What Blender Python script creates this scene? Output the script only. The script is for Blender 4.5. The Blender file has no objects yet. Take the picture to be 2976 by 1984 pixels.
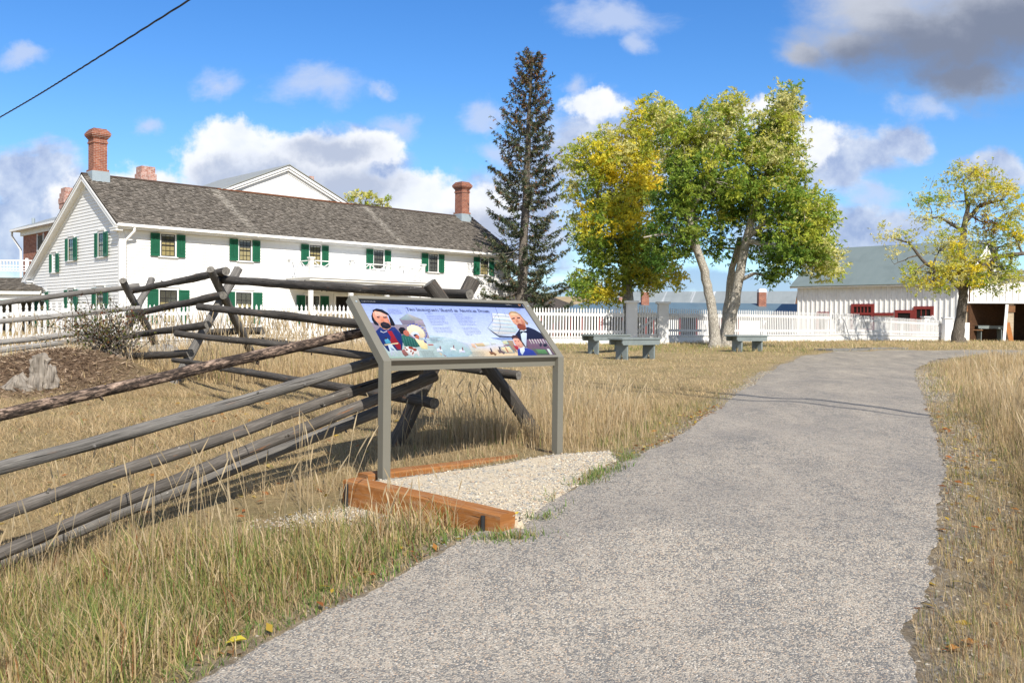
import bpy, math, random
import numpy as np
from mathutils import Vector, Matrix, noise as mnoise
random.seed(7); rng = np.random.default_rng(11)
scn = bpy.context.scene
COL = scn.collection
R = math.radians
EYE = 1.40
# ------------------------------------------------------------------ survey
# camera calibrated from the house and the sign; survey bearings are read in a 2976 x 1984 frame
FOC, PITCH, ROLL, FW, FH = 2704.0, -0.0195, 0.0105, 2976.0, 1984.0
_cp, _sp = math.cos(PITCH), math.sin(PITCH)
FWD = Vector((0, _cp, _sp)); _u0 = Vector((0, -_sp, _cp)); _r0 = Vector((1, 0, 0))
RGT = math.cos(ROLL)*_r0 + math.sin(ROLL)*_u0
UPV = -math.sin(ROLL)*_r0 + math.cos(ROLL)*_u0
EYEP = Vector((0, 0, EYE))
def ray(px, py):
    d = FWD + RGT*((px-FW/2)/FOC) - UPV*((py-FH/2)/FOC)
    return d/d.y
def at(px, py, Y):
    d = ray(px, py); return Vector((d.x*Y, Y, EYE+d.z*Y))
def onplane(px, py, P, N):
    d = ray(px, py); t = (P-EYEP).dot(N)/d.dot(N); return EYEP+d*t
_ty = np.array([-20,0,3.5,4.9,5.9,7.3,9,12,16,19.8,24,27,31,36,42,50,60,80,120,300,3000.])
_tz = np.array([-1.6,-1.46,-1.33,-1.13,-1.10,-1.05,-1.0,-.92,-.84,-.77,-.65,-.6,-.57,-.57,-.60,-.75,-1.1,-1.6,-2.5,-5,-14.])
def gz(X, Y):
    X = np.asarray(X, float); Y = np.asarray(Y, float)
    z = np.interp(Y, _ty, _tz)
    z = z - .40*np.exp(-(((X+3.9)/2.2)**2+((Y-5.2)/2.0)**2))
    z = z + .48*np.exp(-(((X+5.9)/1.15)**2+((Y-12.4)/.95)**2)) + .22*np.exp(-(((X+7.5)/1.2)**2+((Y-12.2)/1.0)**2))
    z = z - .10/(1+np.exp((X+8)*1.2))
    near = np.clip(1-Y/60, 0, 1)
    z = z + near*(.018*np.sin(X*2.3+Y*1.1)+.014*np.sin(Y*2.9-X*1.7+1)+.012*np.sin(X*5.1+.5)*np.cos(Y*4.3))
    return z + EYE
def g1(x, y): return float(gz(x, y))
def hit(px, py):
    d = ray(px, py); Y = 1.5
    while Y < 400:
        if EYE+d.z*Y <= g1(d.x*Y, Y): break
        Y += .02 if Y < 20 else .1
    return Vector((d.x*Y, Y, g1(d.x*Y, Y)))
# ------------------------------------------------------------------ node helpers
def new_mat(name):
    m = bpy.data.materials.new(name); m.use_nodes = True
    nt = m.node_tree; nt.nodes.clear()
    out = nt.nodes.new('ShaderNodeOutputMaterial')
    return m, nt, out
class NB:
    def __init__(s, nt): s.nt = nt
    def n(s, t, **kw):
        nd = s.nt.nodes.new(t)
        for k, v in kw.items():
            if k == 'i':
                for kk, vv in v.items():
                    if hasattr(vv, 'is_output'): s.nt.links.new(vv, nd.inputs[kk])
                    else: nd.inputs[kk].default_value = vv
            else: setattr(nd, k, v)
        return nd
    def math(s, op, a, b=None, c=None, clamp=False):
        i = {0: a}
        if b is not None: i[1] = b
        if c is not None: i[2] = c
        return s.n('ShaderNodeMath', operation=op, use_clamp=clamp, i=i).outputs[0]
    def vmath(s, op, a, b=None):
        i = {0: a}
        if b is not None: i[1] = b
        return s.n('ShaderNodeVectorMath', operation=op, i=i)
    def noise(s, vec, scale, detail=4, rough=.6, dist=0):
        return s.n('ShaderNodeTexNoise', i={'Vector': vec, 'Scale': scale, 'Detail': detail, 'Roughness': rough, 'Distortion': dist}).outputs['Fac']
    def ramp(s, fac, stops, interp='LINEAR'):
        r = s.n('ShaderNodeValToRGB', i={0: fac}); cr = r.color_ramp; cr.interpolation = interp
        while len(cr.elements) < len(stops): cr.elements.new(.5)
        for e, (p, c) in zip(cr.elements, stops):
            e.position = p; e.color = (*c, 1) if len(c) == 3 else c
        return r.outputs[0]
    def mix(s, f, a, b, blend='MIX'):
        a = (*a, 1) if isinstance(a, tuple) and len(a) == 3 else a
        b = (*b, 1) if isinstance(b, tuple) and len(b) == 3 else b
        return s.n('ShaderNodeMix', data_type='RGBA', blend_type=blend, i={0: f, 6: a, 7: b}).outputs[2]
    def mrange(s, v, a, b, c=0., d=1., smooth=False):
        return s.n('ShaderNodeMapRange', interpolation_type='SMOOTHSTEP' if smooth else 'LINEAR', i={0: v, 1: a, 2: b, 3: c, 4: d}).outputs[0]
    def bump(s, h, strength=.4, dist=.01):
        return s.n('ShaderNodeBump', i={'Height': h, 'Strength': strength, 'Distance': dist}).outputs[0]
    def bsdf(s, out, col, rough=.7, normal=None, spec=.3, metal=0., **kw):
        i = {'Base Color': (*col, 1) if isinstance(col, tuple) else col, 'Roughness': rough, 'Specular IOR Level': spec, 'Metallic': metal}
        if normal is not None: i['Normal'] = normal
        i.update(kw)
        b = s.n('ShaderNodeBsdfPrincipled', i=i)
        s.nt.links.new(b.outputs[0], out.inputs[0]); return b
    def uv(s): return s.n('ShaderNodeTexCoord').outputs['UV']
    def pos(s): return s.n('ShaderNodeNewGeometry').outputs['Position']
    def attr(s, name='Col'): return s.n('ShaderNodeAttribute', attribute_name=name).outputs['Color']
    def scale(s, vec, sc):
        return s.n('ShaderNodeMapping', i={'Vector': vec, 'Scale': sc}).outputs[0]
M = {}
def paint(name, col, rough=.55, var=.06, bump=.15, scale=6., stain=None):
    m, nt, out = new_mat(name); b = NB(nt); p = b.pos()
    n1 = b.noise(p, scale, 5); n2 = b.noise(p, scale*.23, 3)
    f = b.mrange(b.math('ADD', n1, n2), .7, 1.3, 1-var, 1+var*.5)
    c = b.mix(1., (*col, 1), b.n('ShaderNodeCombineColor', i={0: f, 1: f, 2: f}).outputs[0], 'MULTIPLY')
    if stain is not None:
        st = b.mrange(b.noise(b.scale(p, (3, 3, .7)), 3, 6, .7), .55, .8, 0, .5); c = b.mix(st, c, stain)
    b.bsdf(out, c, rough, b.bump(b.noise(p, scale*8, 3), bump, .004)); M[name] = m; return m
paint('white_paint', (.74, .74, .73), .5)
paint('white_trim', (.76, .76, .75), .5, .04)
paint('old_white', (.80, .795, .77), .7, .12, .3, 5., (.45, .43, .40))
paint('green_paint', (.012, .105, .055), .45, .12)
paint('sash_black', (.018, .018, .02), .4)
paint('bench_grey', (.20, .235, .235), .6, .18, .3, 9., (.12, .13, .13))
paint('red_paint', (.22, .035, .03), .6, .2)
paint('sign_metal', (.165, .158, .13), .42, .04, .05, 4.)
paint('dark_interior', (.012, .011, .010), .9)
paint('concrete', (.19, .185, .17), .9, .25, .4, 12.)
paint('flashing', (.30, .36, .40), .4, .1)
paint('porch_floor', (.25, .3, .27), .6)
paint('wire_black', (.02, .02, .022), .6)
paint('steel_dark', (.03, .032, .035), .45, .3)
def m_tan(name, c1, c2):
    m, nt, out = new_mat(name); b = NB(nt); p = b.pos()
    b.bsdf(out, b.mix(b.noise(p, 2.5, 3), c1, c2), .8); M[name] = m
m_tan('blind', (.50, .40, .20), (.36, .29, .14))
m_tan('curtain_dark', (.055, .05, .04), (.12, .11, .09))
def m_glass():
    m, nt, out = new_mat('window_glass'); b = NB(nt)
    gl = b.n('ShaderNodeBsdfGlossy', i={'Color': (.9, .95, 1, 1), 'Roughness': .03})
    tr = b.n('ShaderNodeBsdfTransparent', i={'Color': (.82, .84, .82, 1)})
    fc = b.n('ShaderNodeLayerWeight', i={0: .5}).outputs['Facing']; fr = b.math('MULTIPLY_ADD', b.math('POWER', fc, 4.), .7, .05)
    mx = b.n('ShaderNodeMixShader', i={0: fr, 1: tr.outputs[0], 2: gl.outputs[0]})
    nt.links.new(mx.outputs[0], out.inputs[0]); M['window_glass'] = m
m_glass()
def m_brick(name, c1, c2, mortar, white=0., sc=1.):
    m, nt, out = new_mat(name); b = NB(nt); uv = b.uv()
    br = b.n('ShaderNodeTexBrick', offset=.5, i={'Vector': uv, 'Color1': (*c1, 1), 'Color2': (*c2, 1), 'Mortar': (*mortar, 1), 'Scale': 1., 'Mortar Size': .007, 'Mortar Smooth': .3, 'Bias': -.1, 'Brick Width': .21, 'Row Height': .072})
    n = b.noise(uv, 4, 5); c = b.mix(b.mrange(n, .35, .7, 0, .55), br.outputs[0], (.10, .035, .025))
    if white: c = b.mix(b.mrange(b.noise(uv, 7, 5, .7), .42, .6, 0, white), c, (.62, .56, .52))
    b.bsdf(out, c, .85, b.bump(br.outputs[1], -.5, .01)); M[name] = m
m_brick('brick', (.34, .115, .062), (.25, .075, .043), (.42, .36, .31))
m_brick('brick_whitened', (.40, .14, .09), (.32, .10, .06), (.5, .45, .4), .45)
def m_shake():
    m, nt, out = new_mat('wood_shake'); b = NB(nt); uv = b.uv()
    col = b.attr()
    g = b.noise(b.scale(uv, (40, 3, 1)), 1.5, 5, .7)
    c = b.mix(1., col, b.ramp(g, [(.25, (.62, .6, .58)), (.7, (1.15, 1.14, 1.12))]), 'MULTIPLY')
    b.bsdf(out, c, .9, b.bump(g, .5, .01), .1); M['wood_shake'] = m
m_shake()
def m_log(name, stops, orange=.0, bark=False):
    m, nt, out = new_mat(name); b = NB(nt); uv = b.uv()
    g = b.noise(b.scale(uv, (2.2, 34, 1)), 2.2, 7, .68, .4)
    big = b.noise(b.scale(uv, (1.6, 9, 1)), 1.3, 4, .6)
    c = b.ramp(b.math('ADD', b.math('MULTIPLY', g, .6), b.math('MULTIPLY', big, .4)), stops)
    crack = b.mrange(b.noise(b.scale(uv, (.7, 24, 1)), 2.0, 3, .5, .8), .31, .36, .12, 1.)
    c = b.mix(1., c, b.n('ShaderNodeCombineColor', i={0: crack, 1: crack, 2: crack}).outputs[0], 'MULTIPLY')
    ok = b.mrange(b.noise(b.scale(uv, (2.4, 14, 1)), 1.7, 4, .6), .63, .72, 0, orange)
    c = b.mix(ok, c, (.34, .14, .045))
    kn = b.n('ShaderNodeTexVoronoi', i={'Vector': b.scale(uv, (5, 11, 1)), 'Scale': 1.6}).outputs['Distance']
    c = b.mix(b.mrange(kn, .035, .07, .75, 0), c, (.55, .53, .50))
    h = b.math('ADD', b.math('MULTIPLY', g, 1.), b.math('MULTIPLY', crack, .8))
    b.bsdf(out, c, .88, b.bump(h, .7, .012), .15); M[name] = m
m_log('log_dark', [(.3, (.024, .022, .020)), (.52, (.074, .067, .060)), (.75, (.175, .16, .143))], .4)
m_log('log_grey', [(.3, (.05, .048, .046)), (.52, (.15, .142, .132)), (.75, (.31, .295, .275))], .12)
m_log('log_silver', [(.3, (.11, .105, .10)), (.5, (.24, .23, .215)), (.75, (.42, .40, .38))], .05)
m_log('log_worn', [(.3, (.030, .027, .024)), (.5, (.10, .09, .08)), (.72, (.23, .21, .19))], .6)
m_log('log_orange', [(.3, (.03, .022, .018)), (.5, (.10, .06, .042)), (.75, (.24, .14, .09))], .7)
def m_bark():
    m, nt, out = new_mat('log_bark'); b = NB(nt); uv = b.uv()
    n = b.noise(b.scale(uv, (9, 26, 1)), 1.6, 8, .72, .5); n2 = b.noise(b.scale(uv, (2.5, 7, 1)), 1.6, 5, .65)
    c = b.ramp(n, [(.38, (.022, .019, .017)), (.47, (.075, .056, .047)), (.54, (.32, .23, .175)), (.66, (.55, .42, .335))])
    dark = b.mrange(n2, .42, .60, 0, .92); c = b.mix(dark, c, (.035, .028, .025))
    kn = b.n('ShaderNodeTexVoronoi', i={'Vector': b.scale(uv, (3.1, 6, 1)), 'Scale': 1.1}).outputs['Distance']
    c = b.mix(b.mrange(kn, .10, .17, .9, 0), c, (.33, .125, .04))
    b.bsdf(out, c, .9, b.bump(b.math('ADD', n, n2), 1., .02), .1); M['log_bark'] = m
m_bark()
def m_endgrain():
    m, nt, out = new_mat('end_grain'); b = NB(nt); p = b.pos()
    n = b.noise(p, 38, 5, .7); c = b.ramp(n, [(.3, (.05, .047, .042)), (.7, (.22, .205, .18))])
    b.bsdf(out, c, .9, b.bump(n, .5, .01)); M['end_grain'] = m
m_endgrain()
def m_trunk(name, stops, sx=7., sz=2.2):
    m, nt, out = new_mat(name); b = NB(nt); uv = b.uv()
    n = b.noise(b.scale(uv, (sz, sx, 1)), 3.2, 7, .7, .6)
    v = b.n('ShaderNodeTexVoronoi', feature='DISTANCE_TO_EDGE', i={'Vector': b.scale(uv, (sz*3, sx*2.4, 1)), 'Scale': 1.6}).outputs[0]
    c = b.ramp(n, stops); c = b.mix(b.mrange(v, .0, .12, .55, 0), c, (.045, .04, .035))
    b.bsdf(out, c, .92, b.bump(b.math('ADD', n, b.mrange(v, 0, .2)), .8, .02), .1); M[name] = m
m_trunk('bark_pale', [(.3, (.28, .25, .21)), (.5, (.52, .48, .41)), (.72, (.66, .63, .56))])
m_trunk('bark_brown', [(.3, (.06, .05, .042)), (.5, (.17, .145, .12)), (.72, (.33, .30, .26))])
m_trunk('bark_conifer', [(.3, (.07, .06, .05)), (.5, (.20, .175, .15)), (.72, (.38, .34, .30))])
def m_leaf(name, trans=.35, rough=.55):
    m, nt, out = new_mat(name); b = NB(nt); c = b.attr()
    p = b.n('ShaderNodeBsdfPrincipled', i={'Base Color': c, 'Roughness': rough, 'Specular IOR Level': .25})
    t = b.n('ShaderNodeBsdfTranslucent', i={'Color': c})
    mx = b.n('ShaderNodeMixShader', i={0: trans, 1: p.outputs[0], 2: t.outputs[0]})
    nt.links.new(mx.outputs[0], out.inputs[0]); M[name] = m
m_leaf('leaf', .5); m_leaf('grass_blade', .5, .7); m_leaf('needle', .12, .7)
def m_vcol(name, rough=.4, spec=.3, bump=0.):
    m, nt, out = new_mat(name); b = NB(nt)
    c = b.attr()
    if name == 'printed_panel':
        f = b.mrange(b.math('ADD', b.noise(b.pos(), 45, 5, .7), b.noise(b.pos(), 160, 3, .7)), .7, 1.3, .80, 1.12); c = b.mix(1., c, b.n('ShaderNodeCombineColor', i={0: f, 1: f, 2: f}).outputs[0], 'MULTIPLY')
    b.bsdf(out, c, rough, b.bump(b.noise(b.pos(), 60, 4), bump, .01) if bump else None, spec); M[name] = m
m_vcol('printed_panel', .38, .35); m_vcol('pebble', .9, .2, .4); m_vcol('chip', .95, .1)
def m_metalroof(name, c1, c2, streak, ridge=.076):
    m, nt, out = new_mat(name); b = NB(nt); uv = b.uv()
    w = b.n('ShaderNodeTexWave', wave_type='BANDS', bands_direction='X', wave_profile='SIN', i={'Vector': uv, 'Scale': .314/ridge, 'Distortion': 0.}).outputs['Fac']
    n = b.noise(b.scale(uv, (1.6, .25, 1)), 2, 5, .65)
    c = b.mix(n, c1, c2); st = b.mrange(b.noise(b.scale(uv, (1.1, .05, 1)), 1.2, 3, .5), .60, .68, 0, .8)
    c = b.mix(st, c, streak); n2 = b.noise(uv, .9, 4)
    c = b.mix(b.mrange(n2, .5, .75, 0, .4), c, tuple(x*.7 for x in c1))
    b.bsdf(out, c, .5, b.bump(w, .35, .012), .4, .15); M[name] = m
m_metalroof('metal_roof', (.16, .205, .20), (.21, .25, .242), (.24, .28, .27))
m_metalroof('metal_roof_blue', (.105, .165, .205), (.13, .19, .225), (.15, .2, .23))
m_metalroof('metal_roof_streaked', (.22, .25, .255), (.30, .33, .33), (.62, .64, .66))
m_metalroof('metal_roof_pale', (.28, .29, .265), (.34, .35, .32), (.36, .37, .34))
def m_wood(name, c1, c2, c3):
    m, nt, out = new_mat(name); b = NB(nt); uv = b.uv()
    g = b.noise(b.scale(uv, (1.5, 16, 1)), 2.2, 6, .65, .5); c = b.ramp(g, [(.3, c1), (.5, c2), (.72, c3)])
    big = b.noise(uv, 1.7, 3); c = b.mix(b.mrange(big, .4, .7, 0, .4), c, c1)
    if name == 'timber_orange':
        gw = b.noise(b.scale(uv, (2.2, 9, 1)), 3, 6, .7); c = b.mix(b.mrange(gw, .5, .66, 0, .55), c, (.30, .22, .15)); ck = b.mrange(b.noise(b.scale(uv, (.9, 26, 1)), 1.6, 3, .5, .6), .30, .345, .25, 1.); c = b.mix(1., c, b.n('ShaderNodeCombineColor', i={0: ck, 1: ck, 2: ck}).outputs[0], 'MULTIPLY')
    b.bsdf(out, c, .75, b.bump(g, .35, .006), .2); M[name] = m
m_wood('timber_orange', (.19, .072, .022), (.30, .122, .034), (.40, .19, .068))
m_wood('barn_wood', (.08, .04, .02), (.22, .11, .05), (.34, .18, .09))
m_wood('pale_wood', (.30, .23, .15), (.46, .38, .27), (.60, .52, .40))
m_wood('orange_wood', (.28, .10, .03), (.40, .16, .05), (.48, .22, .08))
m_wood('stump_wood', (.09, .07, .052), (.24, .215, .185), (.40, .35, .29))
# ------------------------------------------------------------------ mesh builder
class MB:
    def __init__(s): s.v = []; s.f = []; s.m = []; s.c = []; s.uvs = []; s.sm = []
    def face(s, pts, mi=0, col=(1, 1, 1), uv=None, smooth=False):
        i0 = len(s.v); s.v.extend([tuple(p) for p in pts]); n = len(pts)
        s.f.append(tuple(range(i0, i0+n))); s.m.append(mi); s.sm.append(smooth)
        s.c.extend([col]*n if not isinstance(col, list) else col)
        s.uvs.append(uv)
    def box(s, o, a, b, c, mi=0, col=(1, 1, 1)):
        o, a, b, c = Vector(o), Vector(a), Vector(b), Vector(c)
        if a.cross(b).dot(c) < 0: a, b = b, a
        P = [o, o+a, o+a+b, o+b, o+c, o+a+c, o+a+b+c, o+b+c]
        for q in ((3, 2, 1, 0), (4, 5, 6, 7), (0, 1, 5, 4), (1, 2, 6, 5), (2, 3, 7, 6), (3, 0, 4, 7)):
            s.face([P[k] for k in q], mi, col)
    def cbox(s, c, hx, hy, hz, mi=0, col=(1, 1, 1), A=Vector((1, 0, 0)), B=Vector((0, 1, 0)), Z=Vector((0, 0, 1))):
        s.box(Vector(c)-A*hx-B*hy-Z*hz, A*2*hx, B*2*hy, Z*2*hz, mi, col)
    def bar(s, p, q, w, t, up=Vector((0, 0, 1)), mi=0, col=(1, 1, 1)):
        p, q = Vector(p), Vector(q); d = (q-p); n = d.cross(up).normalized(); u = n.cross(d).normalized()
        s.box(p-n*w/2-u*t/2, d, n*w, u*t, mi, col)
    def prism(s, poly, ext, mi=0, col=(1, 1, 1)):
        poly = [Vector(p) for p in poly]; ext = Vector(ext); n = len(poly)
        nn = (poly[1]-poly[0]).cross(poly[2]-poly[1])
        if nn.dot(ext) > 0: poly = poly[::-1]
        s.face(poly, mi, col); s.face([p+ext for p in poly[::-1]], mi, col)
        for i in range(n):
            a, b = poly[i], poly[(i+1) % n]; s.face([b, a, a+ext, b+ext], mi, col)
    def tube(s, pts, rad, n=10, mi=0, capmi=None, wob=0., col=(1, 1, 1), caps=True, seed=0):
        pts = [Vector(p) for p in pts]; L = 0; rings = []; us = []
        up = Vector((0, 0, 1)); d0 = (pts[-1]-pts[0]).normalized()
        if abs(d0.z) > .8: up = Vector((1, 0, 0))
        for i, p in enumerate(pts):
            d = (pts[min(i+1, len(pts)-1)]-pts[max(i-1, 0)]).normalized()
            a = d.cross(up).normalized(); b = a.cross(d).normalized(); r = rad[i]
            if i: L += (p-pts[i-1]).length
            ring = []
            for k in range(n):
                t = 2*math.pi*k/n
                rr = r*(1+wob*mnoise.noise(Vector((math.cos(t)*1.3+seed, math.sin(t)*1.3, L*2.2+seed*3.1)))) if wob else r
                ring.append(p+a*math.cos(t)*rr+b*math.sin(t)*rr)
            rings.append(ring); us.append(L)
        i0 = len(s.v)
        for ring in rings:
            s.v.extend([tuple(p) for p in ring]); s.c.extend([col]*n)
        for i in range(len(pts)-1):
            r1 = max(rad[i], 1e-4)
            for k in range(n):
                k2 = (k+1) % n
                s.f.append((i0+i*n+k2, i0+i*n+k, i0+(i+1)*n+k, i0+(i+1)*n+k2)); s.m.append(mi); s.sm.append(True)
                w = 2*math.pi*max(rad)/n
                s.uvs.append([(us[i]+seed, (k+1)*w), (us[i]+seed, k*w), (us[i+1]+seed, k*w), (us[i+1]+seed, (k+1)*w)])
        if caps:
            cm = mi if capmi is None else capmi
            s.face(rings[0], cm, col); s.face(rings[-1][::-1], cm, col)
    def build(s, name, mats, parent=None, base=None):
        mats = mats if isinstance(mats, (list, tuple)) else [mats]
        off = parent.matrix_world.translation.copy() if parent is not None else Vector(base if base is not None else (0, 0, 0))
        if parent is not None: off = world_loc(parent)
        me = bpy.data.meshes.new(name)
        V = np.array(s.v, dtype=np.float64)-np.array(off)
        me.from_pydata([tuple(x) for x in V], [], s.f)
        for mm in mats: me.materials.append(M[mm] if isinstance(mm, str) else mm)
        me.polygons.foreach_set('material_index', s.m); me.polygons.foreach_set('use_smooth', s.sm)
        ca = me.color_attributes.new('Col', 'FLOAT_COLOR', 'POINT')
        cc = np.ones((len(s.v), 4), dtype=np.float32); cc[:, :3] = np.array(s.c, dtype=np.float32); ca.data.foreach_set('color', cc.ravel())
        ul = me.uv_layers.new(name='UVMap'); arr = []
        for f, uv in zip(s.f, s.uvs):
            if uv is not None: arr.extend(uv); continue
            P = [Vector(s.v[k]) for k in f]; nrm = Vector((0, 0, 0))
            for k in range(1, len(P)-1): nrm += (P[k]-P[0]).cross(P[k+1]-P[0])
            nrm = nrm.normalized() if nrm.length > 0 else Vector((0, 0, 1))
            if abs(nrm.z) > .95: a, b = Vector((1, 0, 0)), Vector((0, 1, 0))
            else:
                a = Vector((0, 0, 1)).cross(nrm).normalized(); b = nrm.cross(a)
            arr.extend([(p.dot(a), p.dot(b)) for p in P])
        ul.data.foreach_set('uv', np.array(arr, dtype=np.float32).ravel())
        me.update()
        o = bpy.data.objects.new(name, me); COL.objects.link(o)
        if parent is not None: o.parent = parent
        else: o.location = off
        return o
def world_loc(o):
    p = Vector(o.location)
    while o.parent is not None: o = o.parent; p = p+Vector(o.location)
    return p
def fast_mesh(name, verts, faces_flat, loop_tot, mat, cols, base=(0, 0, 0), parent=None):
    """verts (n,3), faces_flat loop vertex ids, loop_tot vertices per face; numpy only"""
    me = bpy.data.meshes.new(name); nv = len(verts); nf = len(loop_tot)
    off = np.array(world_loc(parent)) if parent is not None else np.array(base, float)
    me.vertices.add(nv); me.vertices.foreach_set('co', (verts-off).astype(np.float32).ravel())
    me.loops.add(len(faces_flat)); me.loops.foreach_set('vertex_index', faces_flat.astype(np.int32))
    me.polygons.add(nf); st = np.zeros(nf, np.int32); st[1:] = np.cumsum(loop_tot)[:-1]
    me.polygons.foreach_set('loop_start', st)
    me.materials.append(M[mat]); me.update(calc_edges=True)
    ca = me.color_attributes.new('Col', 'FLOAT_COLOR', 'POINT')
    cc = np.ones((nv, 4), np.float32); cc[:, :3] = cols; ca.data.foreach_set('color', cc.ravel())
    o = bpy.data.objects.new(name, me); COL.objects.link(o)
    if parent is not None: o.parent = parent
    else: o.location = base
    return o
def tag(o, label=None, cat=None, group=None, kind=None):
    if label: o['label'] = label
    if cat: o['category'] = cat
    if group: o['group'] = group
    if kind: o['kind'] = kind
    return o
def thing(name, loc, label, cat, group=None):
    o = bpy.data.objects.new(name, None); COL.objects.link(o); o.location = loc; o.empty_display_size = .2
    return tag(o, label, cat, group)
# ------------------------------------------------------------------ camera, sun, sky
cam = bpy.data.cameras.new('camera'); co = bpy.data.objects.new('camera', cam); COL.objects.link(co)
cam.sensor_width = 36; cam.lens = FOC/FW*36; cam.clip_start = .05; cam.clip_end = 8000
mw = Matrix.Identity(4)
for i in range(3): mw[i][0] = RGT[i]; mw[i][1] = UPV[i]; mw[i][2] = -FWD[i]; mw[i][3] = EYEP[i]
co.matrix_world = mw; scn.camera = co
SAZ = math.atan2(-.94, .34); SEL = R(42)
SUND = Vector((math.cos(SAZ)*math.cos(SEL), math.sin(SAZ)*math.cos(SEL), math.sin(SEL)))
sun = bpy.data.lights.new('sun', 'SUN'); sun.energy = 4.5; sun.angle = R(.5); sun.color = (1, .935, .835)
so = bpy.data.objects.new('sun', sun); COL.objects.link(so)
so.rotation_euler = SUND.to_track_quat('Z', 'Y').to_euler(); so.location = (10, -20, 30)
def make_world():
    w = bpy.data.worlds.new('World'); scn.world = w; w.use_nodes = True
    nt = w.node_tree; nt.nodes.clear(); b = NB(nt)
    out = nt.nodes.new('ShaderNodeOutputWorld')
    sky = b.n('ShaderNodeTexSky', sky_type='NISHITA', sun_disc=False)
    sky.sun_elevation = SEL; sky.sun_rotation = math.pi/2-SAZ
    sky.altitude = 1400; sky.air_density = 1.0; sky.dust_density = .25; sky.ozone_density = 2.2
    d = b.n('ShaderNodeTexCoord').outputs['Generated']
    sp = b.n('ShaderNodeSeparateXYZ', i={0: d})
    X, Y, Z = sp.outputs
    hs = b.n('ShaderNodeHueSaturation', i={'Hue': .5, 'Saturation': 1.27, 'Value': 1.08, 'Color': sky.outputs[0]})
    # pale air toward the horizon
    skyc = b.mix(1., hs.outputs[0], b.ramp(b.mrange(Z, 0, .38), [(0, (.80, .86, .92)), (.5, (.88, .96, 1.06)), (1, (.80, .92, 1.10))]), 'MULTIPLY')
    yy = b.math('MAXIMUM', Y, .02)
    P = b.n('ShaderNodeCombineXYZ', i={0: b.math('DIVIDE', X, yy), 1: b.math('DIVIDE', Z, yy), 2: 0.})
    P = P.outputs[0]
    wn = b.n('ShaderNodeTexNoise', i={'Vector': P, 'Scale': 9., 'Detail': 6, 'Roughness': .62})
    wv = b.vmath('SUBTRACT', wn.outputs['Color'], (.5, .5, .5)).outputs[0]
    Pw = b.vmath('ADD', P, b.vmath('MULTIPLY', wv, (.10, .07, 0)).outputs[0]).outputs[0]
    f1 = b.noise(P, 26, 9, .6); f2 = b.noise(b.scale(P, (1, 1.9, 1)), 9, 8, .62, .3)
    def group(lst):
        acc = None
        for (cx, cy, rx, ry) in lst:
            q = ray(cx, cy); c = (q.x, q.z, 0)
            dv = b.vmath('MULTIPLY', b.vmath('SUBTRACT', Pw, c).outputs[0], (FOC/rx, FOC/ry, 0)).outputs[0]
            e = b.math('SUBTRACT', 1., b.vmath('LENGTH', dv).outputs['Value'])
            acc = e if acc is None else b.n('ShaderNodeMath', operation='SMOOTH_MAX', i={0: acc, 1: e, 2: .15}).outputs[0]
        return acc
    def layer(base, e, nz, k, lo, hi, col, op=1.):
        dn = b.math('ADD', e, b.math('MULTIPLY', b.math('SUBTRACT', nz, .5), k))
        m = b.mrange(dn, lo, hi, 0, op, True)
        return b.mix(m, base, col), dn
    GAIN = 1/.1
    def g(c): return tuple(x*GAIN for x in c)
    # distant low blue bank near the horizon
    lowb = group([(2150, 830, 420, 62), (1750, 850, 300, 50), (2600, 880, 500, 40), (700, 900, 900, 60)])
    c0, _ = layer(skyc, lowb, f2, .7, .05, .5, g((.20, .29, .47)), .7)
    # thin wisps
    wisp = group([(640, 228, 120, 62), (930, 235, 210, 82), (1120, 250, 90, 40), (420, 355, 75, 38), (1780, 40, 260, 75), (1860, 110, 80, 60), (1400, 350, 110, 55), (1660, 235, 70, 45), (1440, 430, 110, 50), (60, 150, 120, 45), (1150, 370, 90, 70), (2560, 580, 110, 40), (2700, 310, 120, 60)])
    c1, _ = layer(c0, wisp, f2, 1.9, .08, .95, g((.40, .46, .60)), .75)
    # grey-blue bank, lower left and lower right
    bank = group([(120, 640, 420, 210), (60, 520, 240, 120), (1500, 640, 300, 220), (1760, 430, 330, 190), (2480, 690, 420, 110), (2890, 480, 130, 90), (2420, 470, 260, 130), (2650, 420, 130, 80), (1000, 480, 220, 130), (2230, 330, 150, 70)])
    bc = b.ramp(f1, [(.34, (2.4, 3.0, 4.6)), (.52, (3.7, 4.25, 5.5)), (.68, (5.0, 5.4, 6.2))])
    c2, _ = layer(c1, bank, f2, 1.35, .08, .55, bc, .93)
    # white cumulus behind the house
    cum = group([(520, 600, 430, 110), (980, 600, 330, 110), (700, 470, 230, 150), (715, 400, 110, 70), (470, 540, 200, 95), (900, 480, 240, 120), (1060, 440, 130, 80), (330, 560, 190, 85), (1180, 590, 210, 115), (1330, 620, 220, 100), (1080, 600, 200, 90), (2190, 340, 120, 60), (2330, 430, 130, 80), (1720, 300, 130, 60)])
    dn_sh = group([(760, 560, 290, 110), (1000, 560, 200, 80), (980, 450, 140, 60), (1400, 680, 260, 60), (420, 620, 250, 60), (2380, 520, 130, 60)])
    sh = b.mrange(b.math('ADD', dn_sh, b.math('MULTIPLY', b.math('SUBTRACT', f1, .5), 1.5)), -.15, .75, 0, 1, True)
    cc = b.mix(sh, b.ramp(f1, [(.3, (5.6, 5.95, 6.7)), (.6, (6.7, 6.8, 7.0))]), (3.35, 3.8, 4.85, 1))
    c3, _ = layer(c2, cum, f1, 1.25, .03, .44, cc, .97)
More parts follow.
